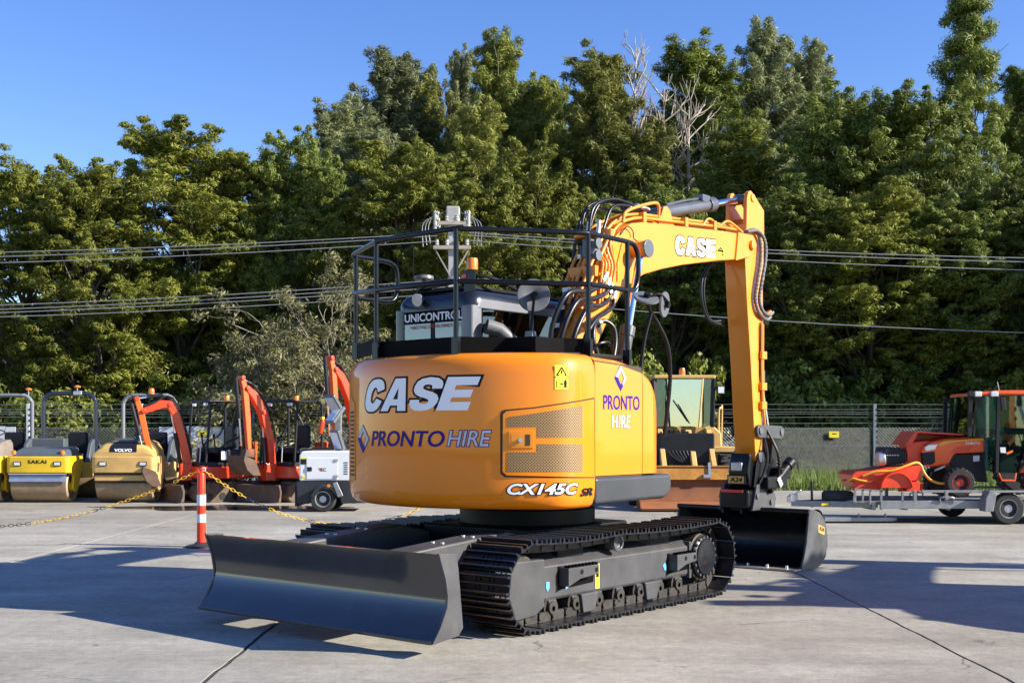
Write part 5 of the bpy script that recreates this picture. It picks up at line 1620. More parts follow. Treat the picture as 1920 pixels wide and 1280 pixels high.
for k in range(7):
    a = k * .09
    MB().tube(smooth_path([(-.46 + a, -.46, 1.55), (-.48 + a, -.80, 1.45), (-.36 + a * .8, -1.0, 1.10), (-.10 + a * .5, -1.05, .90), (.0 + a * .3, -.95, 1.05)], 4), .022, 7).build('hose', 'hose_rubber', ld, smooth=60)
MB().box((-.30, -1.02, .62), (.0, -.98, .80)).build('lamp_box', 'bright_metal', ld, bev=.02)
bks = [(-2.45, .03), (-2.10, .02), (-1.75, .05), (-1.55, .20), (-1.48, .45), (-1.50, .72), (-1.56, .84), (-1.60, .84), (-1.56, .70), (-1.54, .45), (-1.60, .24), (-1.77, .09), (-2.10, .055), (-2.45, .045)]
lb = MB().prism(bks, 'x', -1.08, 1.10).build('bucket', 'loader_bucket', ld, smooth=40)
MB().prism([(-1.62, .58), (-1.56, .58), (-1.50, .84), (-1.58, .86)], 'x', -1.08, 1.10).build('bucket_top', 'loader_bucket_top', lb, bev=.006)
MB().prism([(-1.66, .16), (-1.62, .14), (-2.42, .045), (-2.46, .06)], 'x', -1.07, 1.09).build('bucket_floor', 'loader_lip', lb)
for x in (-1.08, 1.10):
    MB().prism([(-2.45, .03), (-1.75, .03), (-1.53, .20), (-1.47, .45), (-1.49, .84), (-1.60, .84), (-1.75, .50), (-2.2, .22)], 'x', x - .015, x + .015).build('bucket_side', 'loader_bucket', lb, bev=.004)
MB().prism([(-1.64, .62), (-1.58, .62), (-1.55, .90), (-1.60, .92)], 'x', .33, .38).lathe([(0, -.07), (.05, -.07), (.05, .07), (0, .07)], (.30, -1.62, .64), (1, 0, 0), 10).build('hook', 'bright_metal', lb)
MB().tube(smooth_path([(.80, -.1, 1.2), (.80, -.1, 1.95), (.86, -.05, 2.02), (.92, .2, 2.02), (.92, .3, 1.2)], 4), .022, 7).build('ladder_rail', 'roller_tan', ld, smooth=60)

# ---- trailer, compact tractor and red implement on the right
TZ = 19.9
tl = thing('trailer', (8.6, TZ + .75, 0), 0, 'galvanised flat trailer carrying the compact tractor', 'trailer')
def tx(px, d=TZ):
    return (px - 960) / FOCAL * d - 8.6
def tz(py, d=TZ):
    return CAM_H - (py - HORIZON) / FOCAL * d
for yy, nm in ((-.75, 'near'), (.75, 'far')):
    MB().box((tx(1650), yy - .03, tz(953)), (3.2, yy + .03, tz(938))).build('side_beam', 'galvanised', tl, bev=.006)
    MB().box((tx(1728), yy - .025, tz(923)), (3.2, yy + .025, tz(918.5))).build('top_rail', 'galvanised', tl, bev=.004)
    for px_ in (1715, 1774, 1948):
        MB().box((tx(px_) - .025, yy - .032, tz(946)), (tx(px_) + .025, yy + .032, tz(919))).build('stanchion', 'galvanised', tl, bev=.004)
    MB().tube(smooth_path([(tx(1762), yy - .03, tz(943)), (tx(1762), yy - .06, tz(932)), (tx(1785), yy - .06, tz(932)), (tx(1785), yy - .03, tz(943))], 4), .012, 6).build('tie_loop', 'galvanised', tl)
MB().box((tx(1600), -.72, tz(942)), (3.2, .72, tz(940))).build('deck', 'galvanised', tl)
for px_ in (1640, 1700, 1780, 1860, 1960):
    MB().box((tx(px_) - .03, -.72, tz(956)), (tx(px_) + .03, .72, tz(943))).build('cross_member', 'galvanised', tl)
for yy in (-.62, .62):
    MB().bar((tx(1505), 0, tz(948)), (tx(1650), yy, tz(947)), .06, .10).build('drawbar', 'galvanised', tl, bev=.006)
MB().prism([(tx(1603), tz(915)), (tx(1655), tz(919)), (tx(1655), tz(922)), (tx(1606), tz(919)), (tx(1606), tz(940)), (tx(1600), tz(940))], 'y', -.74, -.70).prism([(tx(1651), tz(917)), (tx(1655), tz(917)), (tx(1655), tz(955)), (tx(1651), tz(955))], 'y', -.74, -.70).prism([(tx(1631), tz(918)), (tx(1634), tz(918)), (tx(1634), tz(945)), (tx(1631), tz(945))], 'y', -.74, -.70).prism([(tx(1617), tz(917)), (tx(1620), tz(917)), (tx(1620), tz(938)), (tx(1617), tz(938))], 'y', -.74, -.70).build('front_rack', 'galvanised', tl)
MB().prism([(tx(1690), tz(920)), (tx(1693), tz(920)), (tx(1693), tz(940)), (tx(1690), tz(940))], 'y', -.78, -.74).build('stanchion', 'galvanised', tl)
MB().box((tx(1500), -.05, tz(946)), (tx(1515), .05, tz(930))).lathe([(0, -.06), (.05, -.06), (.055, .04), (0, .06)], (tx(1501), 0, tz(939)), (0, 0, 1), 12).bar((tx(1512), 0, tz(930)), (tx(1522), 0, tz(922)), .04, .03).build('coupling', 'bright_metal', tl, bev=.01)
MB().box((tx(1512), -.056, tz(950)), (tx(1531), -.045, tz(943.5))).build('red_reflector', 'lamp_red', tl)
MB().prism([(tx(1552.5), tz(950.5)), (tx(1567), tz(950.5)), (tx(1567), tz(946)), (tx(1552.5), tz(946))], 'y', -.335, -.325).build('number_plate', 'yellow_decal', tl)
jk = MB().tube([(tx(1540), -.1, tz(905)), (tx(1541), -.1, tz(955))], .022, 8).build('jockey_stand', 'machine_black', tl)
wheel(tl, (tx(1549), -.12, .10), (0, -1, 0), .10, .06, 'machine_black', .5, name='jockey_wheel')
MB().lathe([(.14, -.08), (.24, -.09), (.27, -.05), (.27, .05), (.24, .09), (.14, .08)], (tx(1592), -.05, tz(934)), (0, 0, 1), 28).build('spare_tyre', 'tyre', tl)
wheel(tl, (tx(1882), -.88, .262), (0, -1, 0), .262, .18, 'rim_silver', .60)
wheel(tl, (tx(1990), -.88, .262), (0, -1, 0), .262, .18, 'rim_silver', .60)
wheel(tl, (tx(1852), .88, .262), (0, 1, 0), .262, .18, 'rim_silver', .60)
MB().prism([(tx(1836), tz(957)), (tx(1852), tz(957)), (tx(1858), tz(922)), (tx(1845), tz(918)), (tx(1838), tz(932))], 'y', -1.0, -.74).box((tx(1845), -1.0, tz(922)), (3.2, -.74, tz(918.5))).build('mudguard', 'galvanised', tl, bev=.01)

tk = thing('compact_tractor', (8.6, 20.65, .44), 0, 'red compact tractor with glazed cab loaded on the trailer at the right edge', 'tractor')
TD = 20.2
def kp(pts, d=TD):
    return pp(pts, d, tk.location)
hd = MB().prism(kp([(1733, 848), (1736, 836), (1748, 828), (1775, 822), (1846, 817), (1852, 820), (1852, 848), (1795, 851), (1788, 862), (1784, 872), (1740, 876), (1735, 866)]), 'y', -.36, .36).build('hood', 'kubota_red', tk, bev=.05, seg=3)
MB().prism(kp([(1733, 849), (1757, 846), (1758, 866), (1752, 871), (1736, 872)], TD - .02), 'y', -.368, .30).build('grille', 'machine_black', tk, bev=.01)
MB().prism(kp([(1737, 838), (1745, 833), (1763, 832), (1757, 843), (1740, 846)], TD - .02), 'y', -.375, .375).build('headlight', 'lamp_glass', tk, bev=.015)
MB().prism(kp([(1764, 832), (1775, 826.5), (1848, 821), (1849, 825), (1790, 828), (1768, 836)], TD - .02), 'y', -.368, -.355).build('yellow_stripe', 'kubota_yellow', hd)
MB().prism(kp([(1786, 849), (1792, 842), (1800, 837.5), (1828, 836), (1822, 845)], TD - .02), 'y', -.366, -.355).build('hood_vent', 'implement_red', hd)
km = plane_map((0, -.368, 0), (1, 0, 0), (0, 0, 1))
k0, k1 = kp([(1815, 833), (1843, 828)], TD - .02)
lettering('maker_lettering', 'KUBOTA', (k0[0], k0[1], k1[0], k1[1]), km, 'white_decal', hd, .0, bold=.03)
MB().prism(kp([(1782, 852), (1852, 849), (1860, 905), (1800, 900)]), 'y', -.28, .28).build('engine', 'machine_black', tk, bev=.02)
MB().prism(kp([(1836, 854.5), (1848, 853.5), (1848, 865), (1836, 866)], TD - .1), 'y', -.30, -.27).build('battery', 'white_panel', tk, bev=.01)
MB().cyl((kp([(1810, 881)])[0][0], -.33, kp([(1810, 881)])[0][1]), (kp([(1810, 881)])[0][0], -.28, kp([(1810, 881)])[0][1]), .045, 12).build('oil_filter', 'implement_red', tk)
MB().prism(kp([(1760, 884), (1772, 880), (1780, 876), (1781, 872), (1777, 873), (1762, 880)], TD - .1), 'y', -.36, -.30).build('exhaust', 'bright_metal', tk, bev=.008)
c_ = kp([(1800, 908)], TD - .1)[0]
wheel(tk, (c_[0], -.50, .235), (0, -1, 0), .245, .20, 'rim_red', .60, lugs=20)
wheel(tk, (c_[0], .50, .235), (0, 1, 0), .245, .20, 'rim_red', .60, lugs=20)
wheel(tk, (kp([(1958, 870)])[0][0], -.50, .46), (0, -1, 0), .47, .30, 'rim_red', .55, lugs=22)
wheel(tk, (kp([(1958, 870)])[0][0], .50, .46), (0, 1, 0), .47, .30, 'rim_red', .55, lugs=22)
MB().prism(kp([(1822, 742), (1826, 736), (1856, 734), (1860, 732), (2010, 731), (2014, 742), (1860, 740)]), 'y', -.62, .62).build('cab_roof', 'kubota_red', tk, bev=.03)
for px0, py0, px1, py1, wd in ((1814, 742, 1812, 818, .06), (1866, 742, 1863, 886, .05), (1826, 742, 1820, 818, .03), (2000, 742, 2004, 880, .06)):
    for yy in (-.58, .58):
        a, b = kp([(px0, py0), (px1, py1)])
        MB().bar((a[0], yy, a[1]), (b[0], yy, b[1]), wd, wd).build('cab_pillar', 'machine_black', tk)
for yy in (-.575, .575):
    MB().prism(kp([(1867, 742), (1999, 742), (2003, 880), (1922, 880), (1900, 886), (1868, 886)]), 'y', yy - .004, yy + .004).build('cab_door', 'green_glass', tk, smooth=0)
    MB().prism(kp([(1828, 743), (1864, 743), (1862, 820), (1823, 820)]), 'y', yy - .004, yy + .004).build('quarter_window', 'green_glass', tk, smooth=0)
MB().prism(kp([(1828, 743), (1830, 743), (1824, 820), (1822, 820)]), 'y', -.56, .56).build('windscreen', 'green_glass', tk, smooth=0)
MB().prism(kp([(2001, 743), (2003, 743), (2006, 820), (2004, 820)]), 'y', -.56, .56).build('rear_window', 'green_glass', tk, smooth=0)
for px_, d_ in ((1812, -.66), (1826, -.62), (1856, -.64)):
    a = kp([(px_, 739)])[0]
    lp = MB().box((a[0] - .06, d_ - .03, a[1] - .045), (a[0] + .06, d_ + .03, a[1] + .045)).build('work_lamp', 'machine_black' if px_ == 1812 else 'lamp_glass', tk, bev=.015)
MB().prism(kp([(1867, 746), (1876, 745), (1879, 770), (1870, 771)], TD - .1), 'y', -.74, -.69).build('mirror', 'machine_black', tk, bev=.012)
a = kp([(1868, 716), (1873, 741)])
MB().tube([(a[0][0], -.5, a[0][1]), (a[1][0], -.5, a[1][1])], .006, 5).build('aerial', 'bright_metal', tk)
a = kp([(1870, 886), (1876, 900), (1900, 900), (1902, 886)], TD - .15)
MB().tube([(p[0], -.66, p[1]) for p in a], .018, 6).build('step', 'kubota_red', tk)
MB().tube([(kp([(1888, 808)])[0][0] + .16 * math.cos(2 * math.pi * k / 18), .17 * math.sin(2 * math.pi * k / 18), kp([(1888, 810)])[0][1] - .05 * math.cos(2 * math.pi * k / 18)) for k in range(19)], .015, 6).build('steering_wheel', 'machine_black', tk)
MB().prism(kp([(1832, 803), (1845, 803), (1850, 820), (1830, 820)]), 'y', -.2, .2).build('dashboard', 'machine_black', tk, bev=.02)
MB().prism(kp([(1925, 830), (1960, 830), (1966, 790), (1978, 792), (1972, 850), (1925, 850)]), 'y', -.22, .22).build('seat', 'machine_black', tk, bev=.03)
MB().prism(kp([(1905, 885), (1915, 860), (1932, 842), (1960, 836), (1990, 845), (2000, 870), (1994, 872), (1958, 850), (1930, 858), (1915, 885)]), 'y', -.64, -.42).build('rear_fender', 'kubota_red', tk, bev=.012)
MB().prism(kp([(1885, 848), (1897, 843), (1897, 847), (1886, 852)], TD - .1), 'y', -.60, -.585).build('orange_tag', 'lamp_orange', tk)
MB().prism(kp([(1873, 838), (1883, 838), (1884, 849), (1874, 848)], TD - .1), 'y', -.60, -.585).build('paper_tag', 'white_panel', tk)

im = thing('red_implement', (6.2, 20.6, .40), 0, 'red chipper with black engine, curved guards and orange hose in front of the tractor', 'machine')
def ip(pts, d=20.2):
    return pp(pts, d, im.location)
hp = MB().prism(ip([(1701, 834), (1720, 808), (1727, 809), (1712, 836)]), 'y', -.30, .45).build('hopper', 'implement_red', im, bev=.006)
MB().prism(ip([(1721, 808), (1812, 813), (1812, 815.5), (1738, 826), (1712, 836), (1706, 834)], 20.7), 'y', .30, .34).prism(ip([(1721, 808), (1812, 813), (1812, 816), (1722, 811)]), 'y', -.28, .32).build('hopper_side', 'implement_red', im, bev=.004)
MB().prism(ip([(1706, 834), (1722, 828), (1752, 826), (1752, 866), (1708, 868)]), 'y', -.22, .22).build('chute', 'implement_red', im, bev=.015)
en = MB().prism(ip([(1662, 842), (1670, 838), (1694, 839), (1706, 848), (1706, 868), (1664, 874), (1660, 866)]), 'y', -.25, .25).build('engine', 'machine_black', im, bev=.03)
for k in range(6):
    MB().prism(ip([(1666 + k * 5, 852.5), (1669 + k * 5, 852.5), (1669 + k * 5, 854.5), (1666 + k * 5, 854.5)], 20.1), 'y', -.26, -.25).build('fin', 'bright_metal', en)
MB().cyl((ip([(1652, 862)])[0][0], -.16, ip([(1652, 862)])[0][1]), (ip([(1666, 861)])[0][0], -.16, ip([(1666, 861)])[0][1]), .13, 20).build('muffler', 'bright_metal', im, bev=.02)
MB().prism(ip([(1600, 898), (1598, 890), (1606, 884), (1640, 882), (1668, 876), (1728, 872), (1728, 900), (1660, 903), (1606, 906)]), 'y', -.38, .50).build('base_deck', 'implement_red', im, bev=.012)
MB().prism(ip([(1600, 903), (1652, 905), (1652, 922), (1604, 916)]), 'y', -.36, .4).build('base_frame', 'implement_red', im, bev=.01)
gpts = arc(ip([(1677, 914)])[0], .255, 0, 180, 16)
gd = MB().prism(gpts, 'y', -.52, -.44).build('guard', 'implement_red', im, bev=.008)
MB().prism(arc(ip([(1677, 914)])[0], .27, 0, 180, 16) + arc(ip([(1677, 914)])[0], .25, 180, 0, 16), 'y', -.56, -.38).build('guard_rim', 'implement_red', gd)
MB().prism(ip([(1700, 868), (1706, 864), (1726, 905), (1735, 905), (1735, 920), (1690, 922), (1690, 908), (1706, 906)]), 'y', -.30, -.20).build('upright', 'implement_red', im, bev=.01)
MB().prism(ip([(1706, 905), (1726, 903), (1726, 922), (1700, 920)], 20.1), 'y', -.46, -.30).build('skid', 'implement_red', im, bev=.01)
hz = [(1618, 892, -.40), (1640, 884, -.42), (1670, 882, -.44), (1700, 872, -.42), (1718, 867, -.38), (1728, 872, -.36), (1733, 885, -.38), (1742, 898, -.42), (1758, 905, -.44), (1775, 906, -.44)]
MB().tube(smooth_path([(ip([(a, b)])[0][0], c, ip([(a, b)])[0][1]) for a, b, c in hz], 4), .022, 8).build('hose', 'hose_orange', im, smooth=60)
MB().tube(smooth_path([(ip([(a, b)])[0][0], c, ip([(a, b)])[0][1]) for a, b, c in ((1590, 902, -.35), (1600, 897, -.38), (1612, 900, -.40), (1625, 902, -.40))], 4), .018, 8).build('hose', 'hose_orange', im, smooth=60)
MB().bar((ip([(1733, 918)])[0][0], -.40, ip([(1733, 918)])[0][1]), (ip([(1747, 884)])[0][0], -.40, ip([(1747, 884)])[0][1]), .03, .02).build('lever', 'machine_black', im)

rp_ = thing('loading_ramp', (5.85, 20.1, .0), R(2), 'pale steel loading ramp lying on the concrete beside the trailer drawbar', 'ramp')
MB().box((-.62, -.11, .03), (.56, .11, .10)).build('rail', 'galvanised', rp_, bev=.008)
MB().box((.45, -.06, .04), (.62, .06, .09)).build('tongue', 'galvanised', rp_, bev=.006)
for x in (-.05, .40):
    MB().box((x, -.11, .10), (x + .02, -.07, .16)).build('lug', 'galvanised', rp_)
MB().box((-.6, -.08, .0), (-.5, .08, .03)).box((.4, -.08, .0), (.5, .08, .03)).build('foot', 'machine_black', rp_)

# ---- bollards and plastic chain
def bollard(x, y, label):
    b = thing('bollard', (x, y, 0), 0, label, 'bollard', 'orange delineator posts')
    MB().lathe([(0, 0), (.21, 0), (.21, .02), (.10, .045), (.07, .07), (0, .07)], (0, 0, 0), (0, 0, 1), 28).build('base', 'rubber_base', b)
    MB().lathe([(.060, .05), (.058, .40), (.056, .62), (.058, .64), (.052, .72), (.052, .96), (.045, .985), (.022, .995), (.022, 1.02), (.030, 1.03), (.030, 1.05), (0, 1.055)], (0, 0, 0), (0, 0, 1), 24).build('post', 'orange_plastic', b)
    for z0, z1 in ((.33, .44), (.555, .70)):
        MB().lathe([(.0575, z0), (.0592, z0), (.0592, z1), (.0575, z1)], (0, 0, 0), (0, 0, 1), 24).build('reflective_band', 'reflective_white', b)
    MB().tube([(.03 + .025 * math.cos(a), .0, 1.035 + .02 * math.sin(a)) for a in np.linspace(0, 2 * math.pi, 13)], .007, 6).build('eyelet', 'reflective_white', b)
    return b


bollard(-4.14, 15.9, 'orange and white delineator post left of the black blade')
bollard(-10.35, 16.0, 'orange delineator post beyond the left edge at the end of the chain')
bollard(-.35, 16.7, 'orange delineator post hidden behind the large excavator')
lm2 = MB()
ring = [(.0, .026 * math.cos(a) * 1.0 + (.012 if math.cos(a) > 0 else -.012), .0165 * math.sin(a)) for a in np.linspace(0, 2 * math.pi, 11)[:-1]]
for k in range(10):
    a, b = Vector(ring[k]), Vector(ring[(k + 1) % 10])
    lm2.tube([a, b], .0042, 5, cap=False)
link_me = {}
for cn in ('chain_yellow', 'chain_black'):
    o = lm2.build('chain_link', cn, None, smooth=60)
    link_me[cn] = o.data
    bpy.data.objects.remove(o)


def chain(p0, p1, low, label, seq):
    p0, p1 = Vector(p0), Vector(p1)
    t = thing('plastic_chain', p0, 0, label, 'chain', 'yellow and black barrier chains')
    n_ = 400
    pts = []
    for i in range(n_ + 1):
        u = i / n_
        q = p0.lerp(p1, u)
        q.z = p0.z + (p1.z - p0.z) * u - 4 * (((p0.z + p1.z) / 2) - low) * u * (1 - u)
        pts.append(q)
    L = [0]
    for a, b in zip(pts[:-1], pts[1:]):
        L.append(L[-1] + (b - a).length)
    step = .0575
    k = 0
    d = .03
    while d < L[-1] - .02:
        i = int(np.searchsorted(L, d))
        tdir = (pts[min(i + 1, n_)] - pts[max(i - 1, 0)]).normalized()
        q = pts[i] - p0
        side = tdir.cross(Vector((0, 0, 1))).normalized()
        up = side.cross(tdir)
        xa, za = (side, up) if k % 2 else (up, -side)
        M = Matrix((xa, tdir, za)).transposed().to_4x4()
        M.translation = q
        o = bpy.data.objects.new('chain_link', link_me[seq(d)])
        col.objects.link(o)
        o.parent = t
        o.matrix_basis = M
        d += step
        k += 1
    return t


chain((-4.19, 15.9, 1.01), (-10.3, 16.0, 1.01), .26, 'yellow and black chain sagging from the orange post to the left edge', lambda d: 'chain_black' if (.35 < d < .66 or 1.0 < d % 1.35 and d > 1.3 or d % 1.35 < .12 and d > 1.3) else 'chain_yellow')
chain((-4.09, 15.9, 1.01), (-.40, 16.7, 1.01), .27, 'yellow and black chain running behind the excavator from the orange post', lambda d: 'chain_black' if (.62 < d < 1.0 or d % 1.2 < .4 and d > 1.5) else 'chain_yellow')

# ================================================================== fence along the back of the yard
FY = 36.0
fe = thing('security_fence', (0, FY, 0), 0, 'chain-link security fence with wires above, running behind the machines', 'fence')
px_posts = [-31.6, -28.2, -24.8, -21.4, -18.0, -14.6, -11.18, -7.8, -4.4, -1.0, 2.4, 5.8, 10.94, 14.3, 17.7, 21.1, 24.5, 27.9, 31.3]
for x in px_posts:
    pale = x < -10
    po = MB().box((x - .045, -.04, -.05), (x + .045, .04, 2.36)).build('post', 'fence_post_pale' if pale else 'fence_post', fe, bev=.006)
    MB().prism([(x + .05, 1.70 + k * 0) for k in range(1)] + [(x + .065, 1.70), (x + .065, 2.34), (x + .05, 2.34)], 'y', -.02, .02).build('insulator_strip', 'machine_black', po)
    for k in range(12):
        MB().box((x + .04, -.05, .35 + k * .165), (x + .075, -.02, .40 + k * .165)).build('insulator', 'machine_black', po)
for z in (2.34, 2.19, 2.11, 2.05, 1.95, 1.775, 1.63, 1.1, .5):
    nn_ = 60
    MB().tube([(-33 + 66 * i / nn_, 0, z + .006 * math.sin(i * 1.7 + z * 9)) for i in range(nn_ + 1)], .0075, 5).build('wire', 'fence_wire', fe, smooth=60)
mesh = MB()
hgt, gap = 1.58, .098
x = -33.0
while x < 33:
    for dx in (hgt, -hgt):
        a, b = (x, 0.012 if dx > 0 else -.012, .05), (x + dx, 0.012 if dx > 0 else -.012, .05 + hgt)
        mesh.tube([a, b], .0038, 3, cap=False)
    x += gap
mo = mesh.build('wire_mesh', 'fence_wire', fe, smooth=0)
tag(mo, kind='stuff')
for px_, py_, nm in ((1563.5, 814, 'warning sign'), (381, 812, 'sign')):
    c_ = at(px_, py_, FY - .03)
    sg = MB().box((-.15, -.008, -.10), (.15, .008, .09)).build('warning_sign', 'yellow_decal', None, bev=.004)
    sg.location = (c_.x, FY - .05 if px_ > 900 else FY - .10, c_.z)
    tag(sg, 'yellow warning sign on the chain-link fence between bucket and tractor' if px_ > 900 else 'yellow warning sign on white boards behind the mini excavators', 'sign', 'yellow signs on the fence')
    sm_ = plane_map((0, -.008, 0), (1, 0, 0), (0, 0, 1))
    flat_geo_obj('sign_print', [(-.07, .0), (.07, .0), (.07, .03), (-.07, .03)], [(0, 1, 2, 3)], sm_, 'black_decal', sg, .003)
for x0, x1, y0, y1, lb_ in ((298, 448, 800, 874, 'white boards leaning on the fence behind the mini excavators'), (-30, 30, 800, 830, 'white board on the fence behind the leftmost roller')):
    a, b = at(x0, y1, FY - .08), at(x1, y0, FY - .08)
    bo = thing('fence_board', (a.x, FY - .08, 0), 0, lb_, 'board', 'white boards on the fence')
    n_ = 3
    w_ = (b.x - a.x) / n_
    for k in range(n_):
        MB().box((k * w_ + .01, -.01 - .004 * k, max(.1, a.z - .2)), ((k + 1) * w_ - .01, .01 - .004 * k, b.z + .02 * (k % 2))).build('panel', 'board_white', bo)

# ================================================================== power pole and lines
PY = 37.4
pb = at(848, 807, PY)
pl_ = thing('power_pole', (pb.x, PY, 0), 0, 'grey concrete power pole with transformer rising behind the handrails', 'power pole')
pl_.scale = (.94, .94, .952)
MB().prism([(-.13, -.13), (.13, -.13), (.13, .13), (-.13, .13)], 'z', 0, 8.6).build('shaft', 'concrete_pole', pl_, bev=.02)
MB().box((-.19, -.22, 8.42), (.25, .22, 8.98)).build('transformer', 'concrete_pole', pl_, bev=.04)
for zc, w_ in ((8.42, .62), (7.62, .62), (6.0, .75)):
    ca = MB().box((-w_, -.24, zc - .06), (w_, -.13, zc + .06)).build('crossarm', 'dead_wood', pl_, bev=.01)
    for k in range(4):
        x = -w_ + .12 + k * (2 * w_ - .24) / 3
        MB().lathe([(0, 0), (.04, 0), (.075, .04), (.045, .08), (.075, .12), (.045, .16), (.06, .20), (0, .22)], (x, -.185, zc + .06), (0, 0, 1), 10).build('insulator', 'porcelain', ca)
for s in (-1, 1):
    for k in range(3):
        MB().lathe([(.03, 0), (.07, .03), (.03, .06), (.07, .09), (.03, .12), (.07, .15), (.03, .2)], (s * (.38 + k * .02), -.2, 8.30 + k * .22), (s, 0, .25), 8).build('bushing', 'porcelain', pl_)
    MB().cyl((s * .55, -.2, 8.2), (s * .55, -.2, 8.75), .06, 10).build('fuse', 'porcelain', pl_)
    for k in range(3):
        MB().tube(smooth_path([(s * (.3 + .1 * k), -.2, 8.75 - .1 * k), (s * (.60 + .10 * k), -.22, 8.66 - .06 * k), (s * (.78 + .10 * k), -.22, 8.30), (s * (.72 + .12 * k), -.2, 7.75 - .05 * k)], 5), .014, 5).build('jumper', 'wire_grey', pl_)
    MB().bar((0, -.17, 6.6), (s * .55, -.17, 7.55), .05, .04).build('brace', 'dead_wood', pl_)
MB().box((-.2, -.2, 5.2), (.35, -.13, 5.7)).build('cable_box', 'concrete_pole', pl_)


def power_line(p0, p1, sag, label, r=.014):
    p0, p1 = Vector(p0), Vector(p1)
    pts = []
    for i in range(31):
        u = i / 30
        q = p0.lerp(p1, u) - p0
        q.z -= 4 * sag * u * (1 - u)
        pts.append(q)
    o = MB().tube(pts, r, 5).build('power_line', 'wire_grey', None, smooth=60)
    o.location = p0
    return tag(o, label, 'power line', 'overhead power lines')


rank3 = ('topmost', 'middle', 'lowest')
for k, (yl, yp, yr) in enumerate(((469, 437, 486), (478, 442, 494), (490, 452, 510))):
    A_ = at(-200, yl + 8, PY - .2)
    B_ = at(820, yp, PY - .2)
    C_ = at(880, yp - 1, PY - .2)
    D_ = at(2100, yr, PY - .2)
    power_line(A_, B_, .10, rank3[k] + ' of three upper wires left of the power pole')
    power_line(C_, D_, .16, rank3[k] + ' of three upper wires right of the power pole')
for k, (yl, yp) in enumerate(((569, 524), (577, 531), (583, 538), (590, 550))):
    power_line(at(-200, yl + 9, PY - .1), at(835, yp, PY - .1), .12, ('topmost', 'second', 'third', 'lowest')[k] + ' of four lower wires left of the power pole')
power_line(at(860, 552, PY - .1), at(2100, 628, PY - .1), .22, 'single low wire sloping down right of the power pole')

# wet patch under the mini excavators and grass verge on the right
wet = MB()
wp = []
for k in range(60):
    a = 2 * math.pi * k / 60
    wp.append((-5.9 + (2.4 + .35 * math.sin(3 * a) + .25 * math.sin(7 * a + 1)) * math.cos(a), 24.0 + (.75 + .18 * math.sin(4 * a + 2) + .1 * math.sin(9 * a)) * math.sin(a)))
pud, n_, l_, b_ = new_mat('puddle')
MATS['puddle'] = pud
b_.inputs['Base Color'].default_value = (.07, .055, .042, 1)
b_.inputs['Roughness'].default_value = .08
pu = MB().add([(x, y, .0045) for x, y in wp], [tuple(range(60))]).build('puddle', 'puddle', None, smooth=0)
tag(pu, kind='structure')
vg = MB().prism([(-45, 31.0), (45, 31.0), (45, 60), (-45, 60)], 'z', -.05, -.015).build('verge', 'brown_soil', smooth=0)
tag(vg, kind='structure')

# ================================================================== trees
def leaf_mesh(name, C_, RAD, per, seed, ll, lw, up=.55, droop=0.0, shell=2.4, jitter=.35):
    """Foliage: every pad is an ellipsoid filled with leaf-sized faces that mostly face up and outwards."""
    g = np.random.default_rng(seed)
    n = len(C_)
    C_ = np.repeat(np.asarray(C_, float), per, axis=0)
    RAD = np.repeat(np.asarray(RAD, float), per, axis=0)
    N = n * per
    d = g.normal(size=(N, 3))
    d /= np.linalg.norm(d, axis=1)[:, None]
    r = g.random(N) ** (1 / shell) * (1 + np.abs(g.normal(0, .16, N)))
    pos = C_ + d * r[:, None] * RAD
    pos[:, 2] -= droop * (np.linalg.norm(d[:, :2] * RAD[:, :2], axis=1) * r) ** 2
    nrm = d * .9 + np.array([0, 0, up * .5]) + g.normal(size=(N, 3)) * jitter
    nrm /= np.linalg.norm(nrm, axis=1)[:, None]
    t = g.normal(size=(N, 3)) + d * .9
    t -= nrm * (t * nrm).sum(1)[:, None]
    t /= np.linalg.norm(t, axis=1)[:, None]
    s = np.cross(nrm, t)
    k = (.65 + .7 * g.random(N))[:, None]
    a = t * ll * k / 2
    b = s * lw * k / 2
    V = np.stack([pos - a, pos + b - a * .1, pos + a, pos - b - a * .1], axis=1).reshape(-1, 3)
    me = bpy.data.meshes.new(name)
    me.vertices.add(4 * N)
    me.vertices.foreach_set('co', V.astype(np.float32).ravel())
    me.loops.add(4 * N)
    me.loops.foreach_set('vertex_index', np.arange(4 * N, dtype=np.int32))
    me.polygons.add(N)
    me.polygons.foreach_set('loop_start', np.arange(0, 4 * N, 4, dtype=np.int32))
    me.update(calc_edges=True)
    return me


def limb_tree(lobes, H, g, r0, top=.80):
    """Trunk that wanders up with limbs reaching for the foliage lobes."""
    m = MB()
    pts, rad = [], []
    x = y = 0.0
    n = 12
    for i in range(n + 1):
        u = i / n
        pts.append(Vector((x, y, H * top * u)))
        rad.append(r0 * (1 - .82 * u) * (1.35 if i == 0 else 1))
        x += g.uniform(-.12, .12)
        y += g.uniform(-.12, .12)
    m.tube(pts, rad, 8)
    for c in lobes:
        c = Vector(c)
        zz = max(.10 * H, min(c.z * .72, H * top * .96))
        i = int(zz / (H * top) * n)
        b = pts[min(i, n)]
        mid = b.lerp(c, .5) + Vector((g.uniform(-.3, .3), g.uniform(-.3, .3), -.10 * (c - b).length))
        rr = max(.03, rad[min(i, n)] * .5)
        m.tube([b, b.lerp(mid, .5) + Vector((0, 0, .05)), mid, mid.lerp(c, .6), c], [rr, rr * .8, rr * .6, rr * .42, rr * .25], 5)
        for _ in range(2):
            e = c + Vector((g.uniform(-1, 1), g.uniform(-1, 1), g.uniform(-.2, .8))) * .9
            m.tube([mid.lerp(c, .5), mid.lerp(c, .8).lerp(e, .4), e], [rr * .35, rr * .25, rr * .12], 4)
    return m


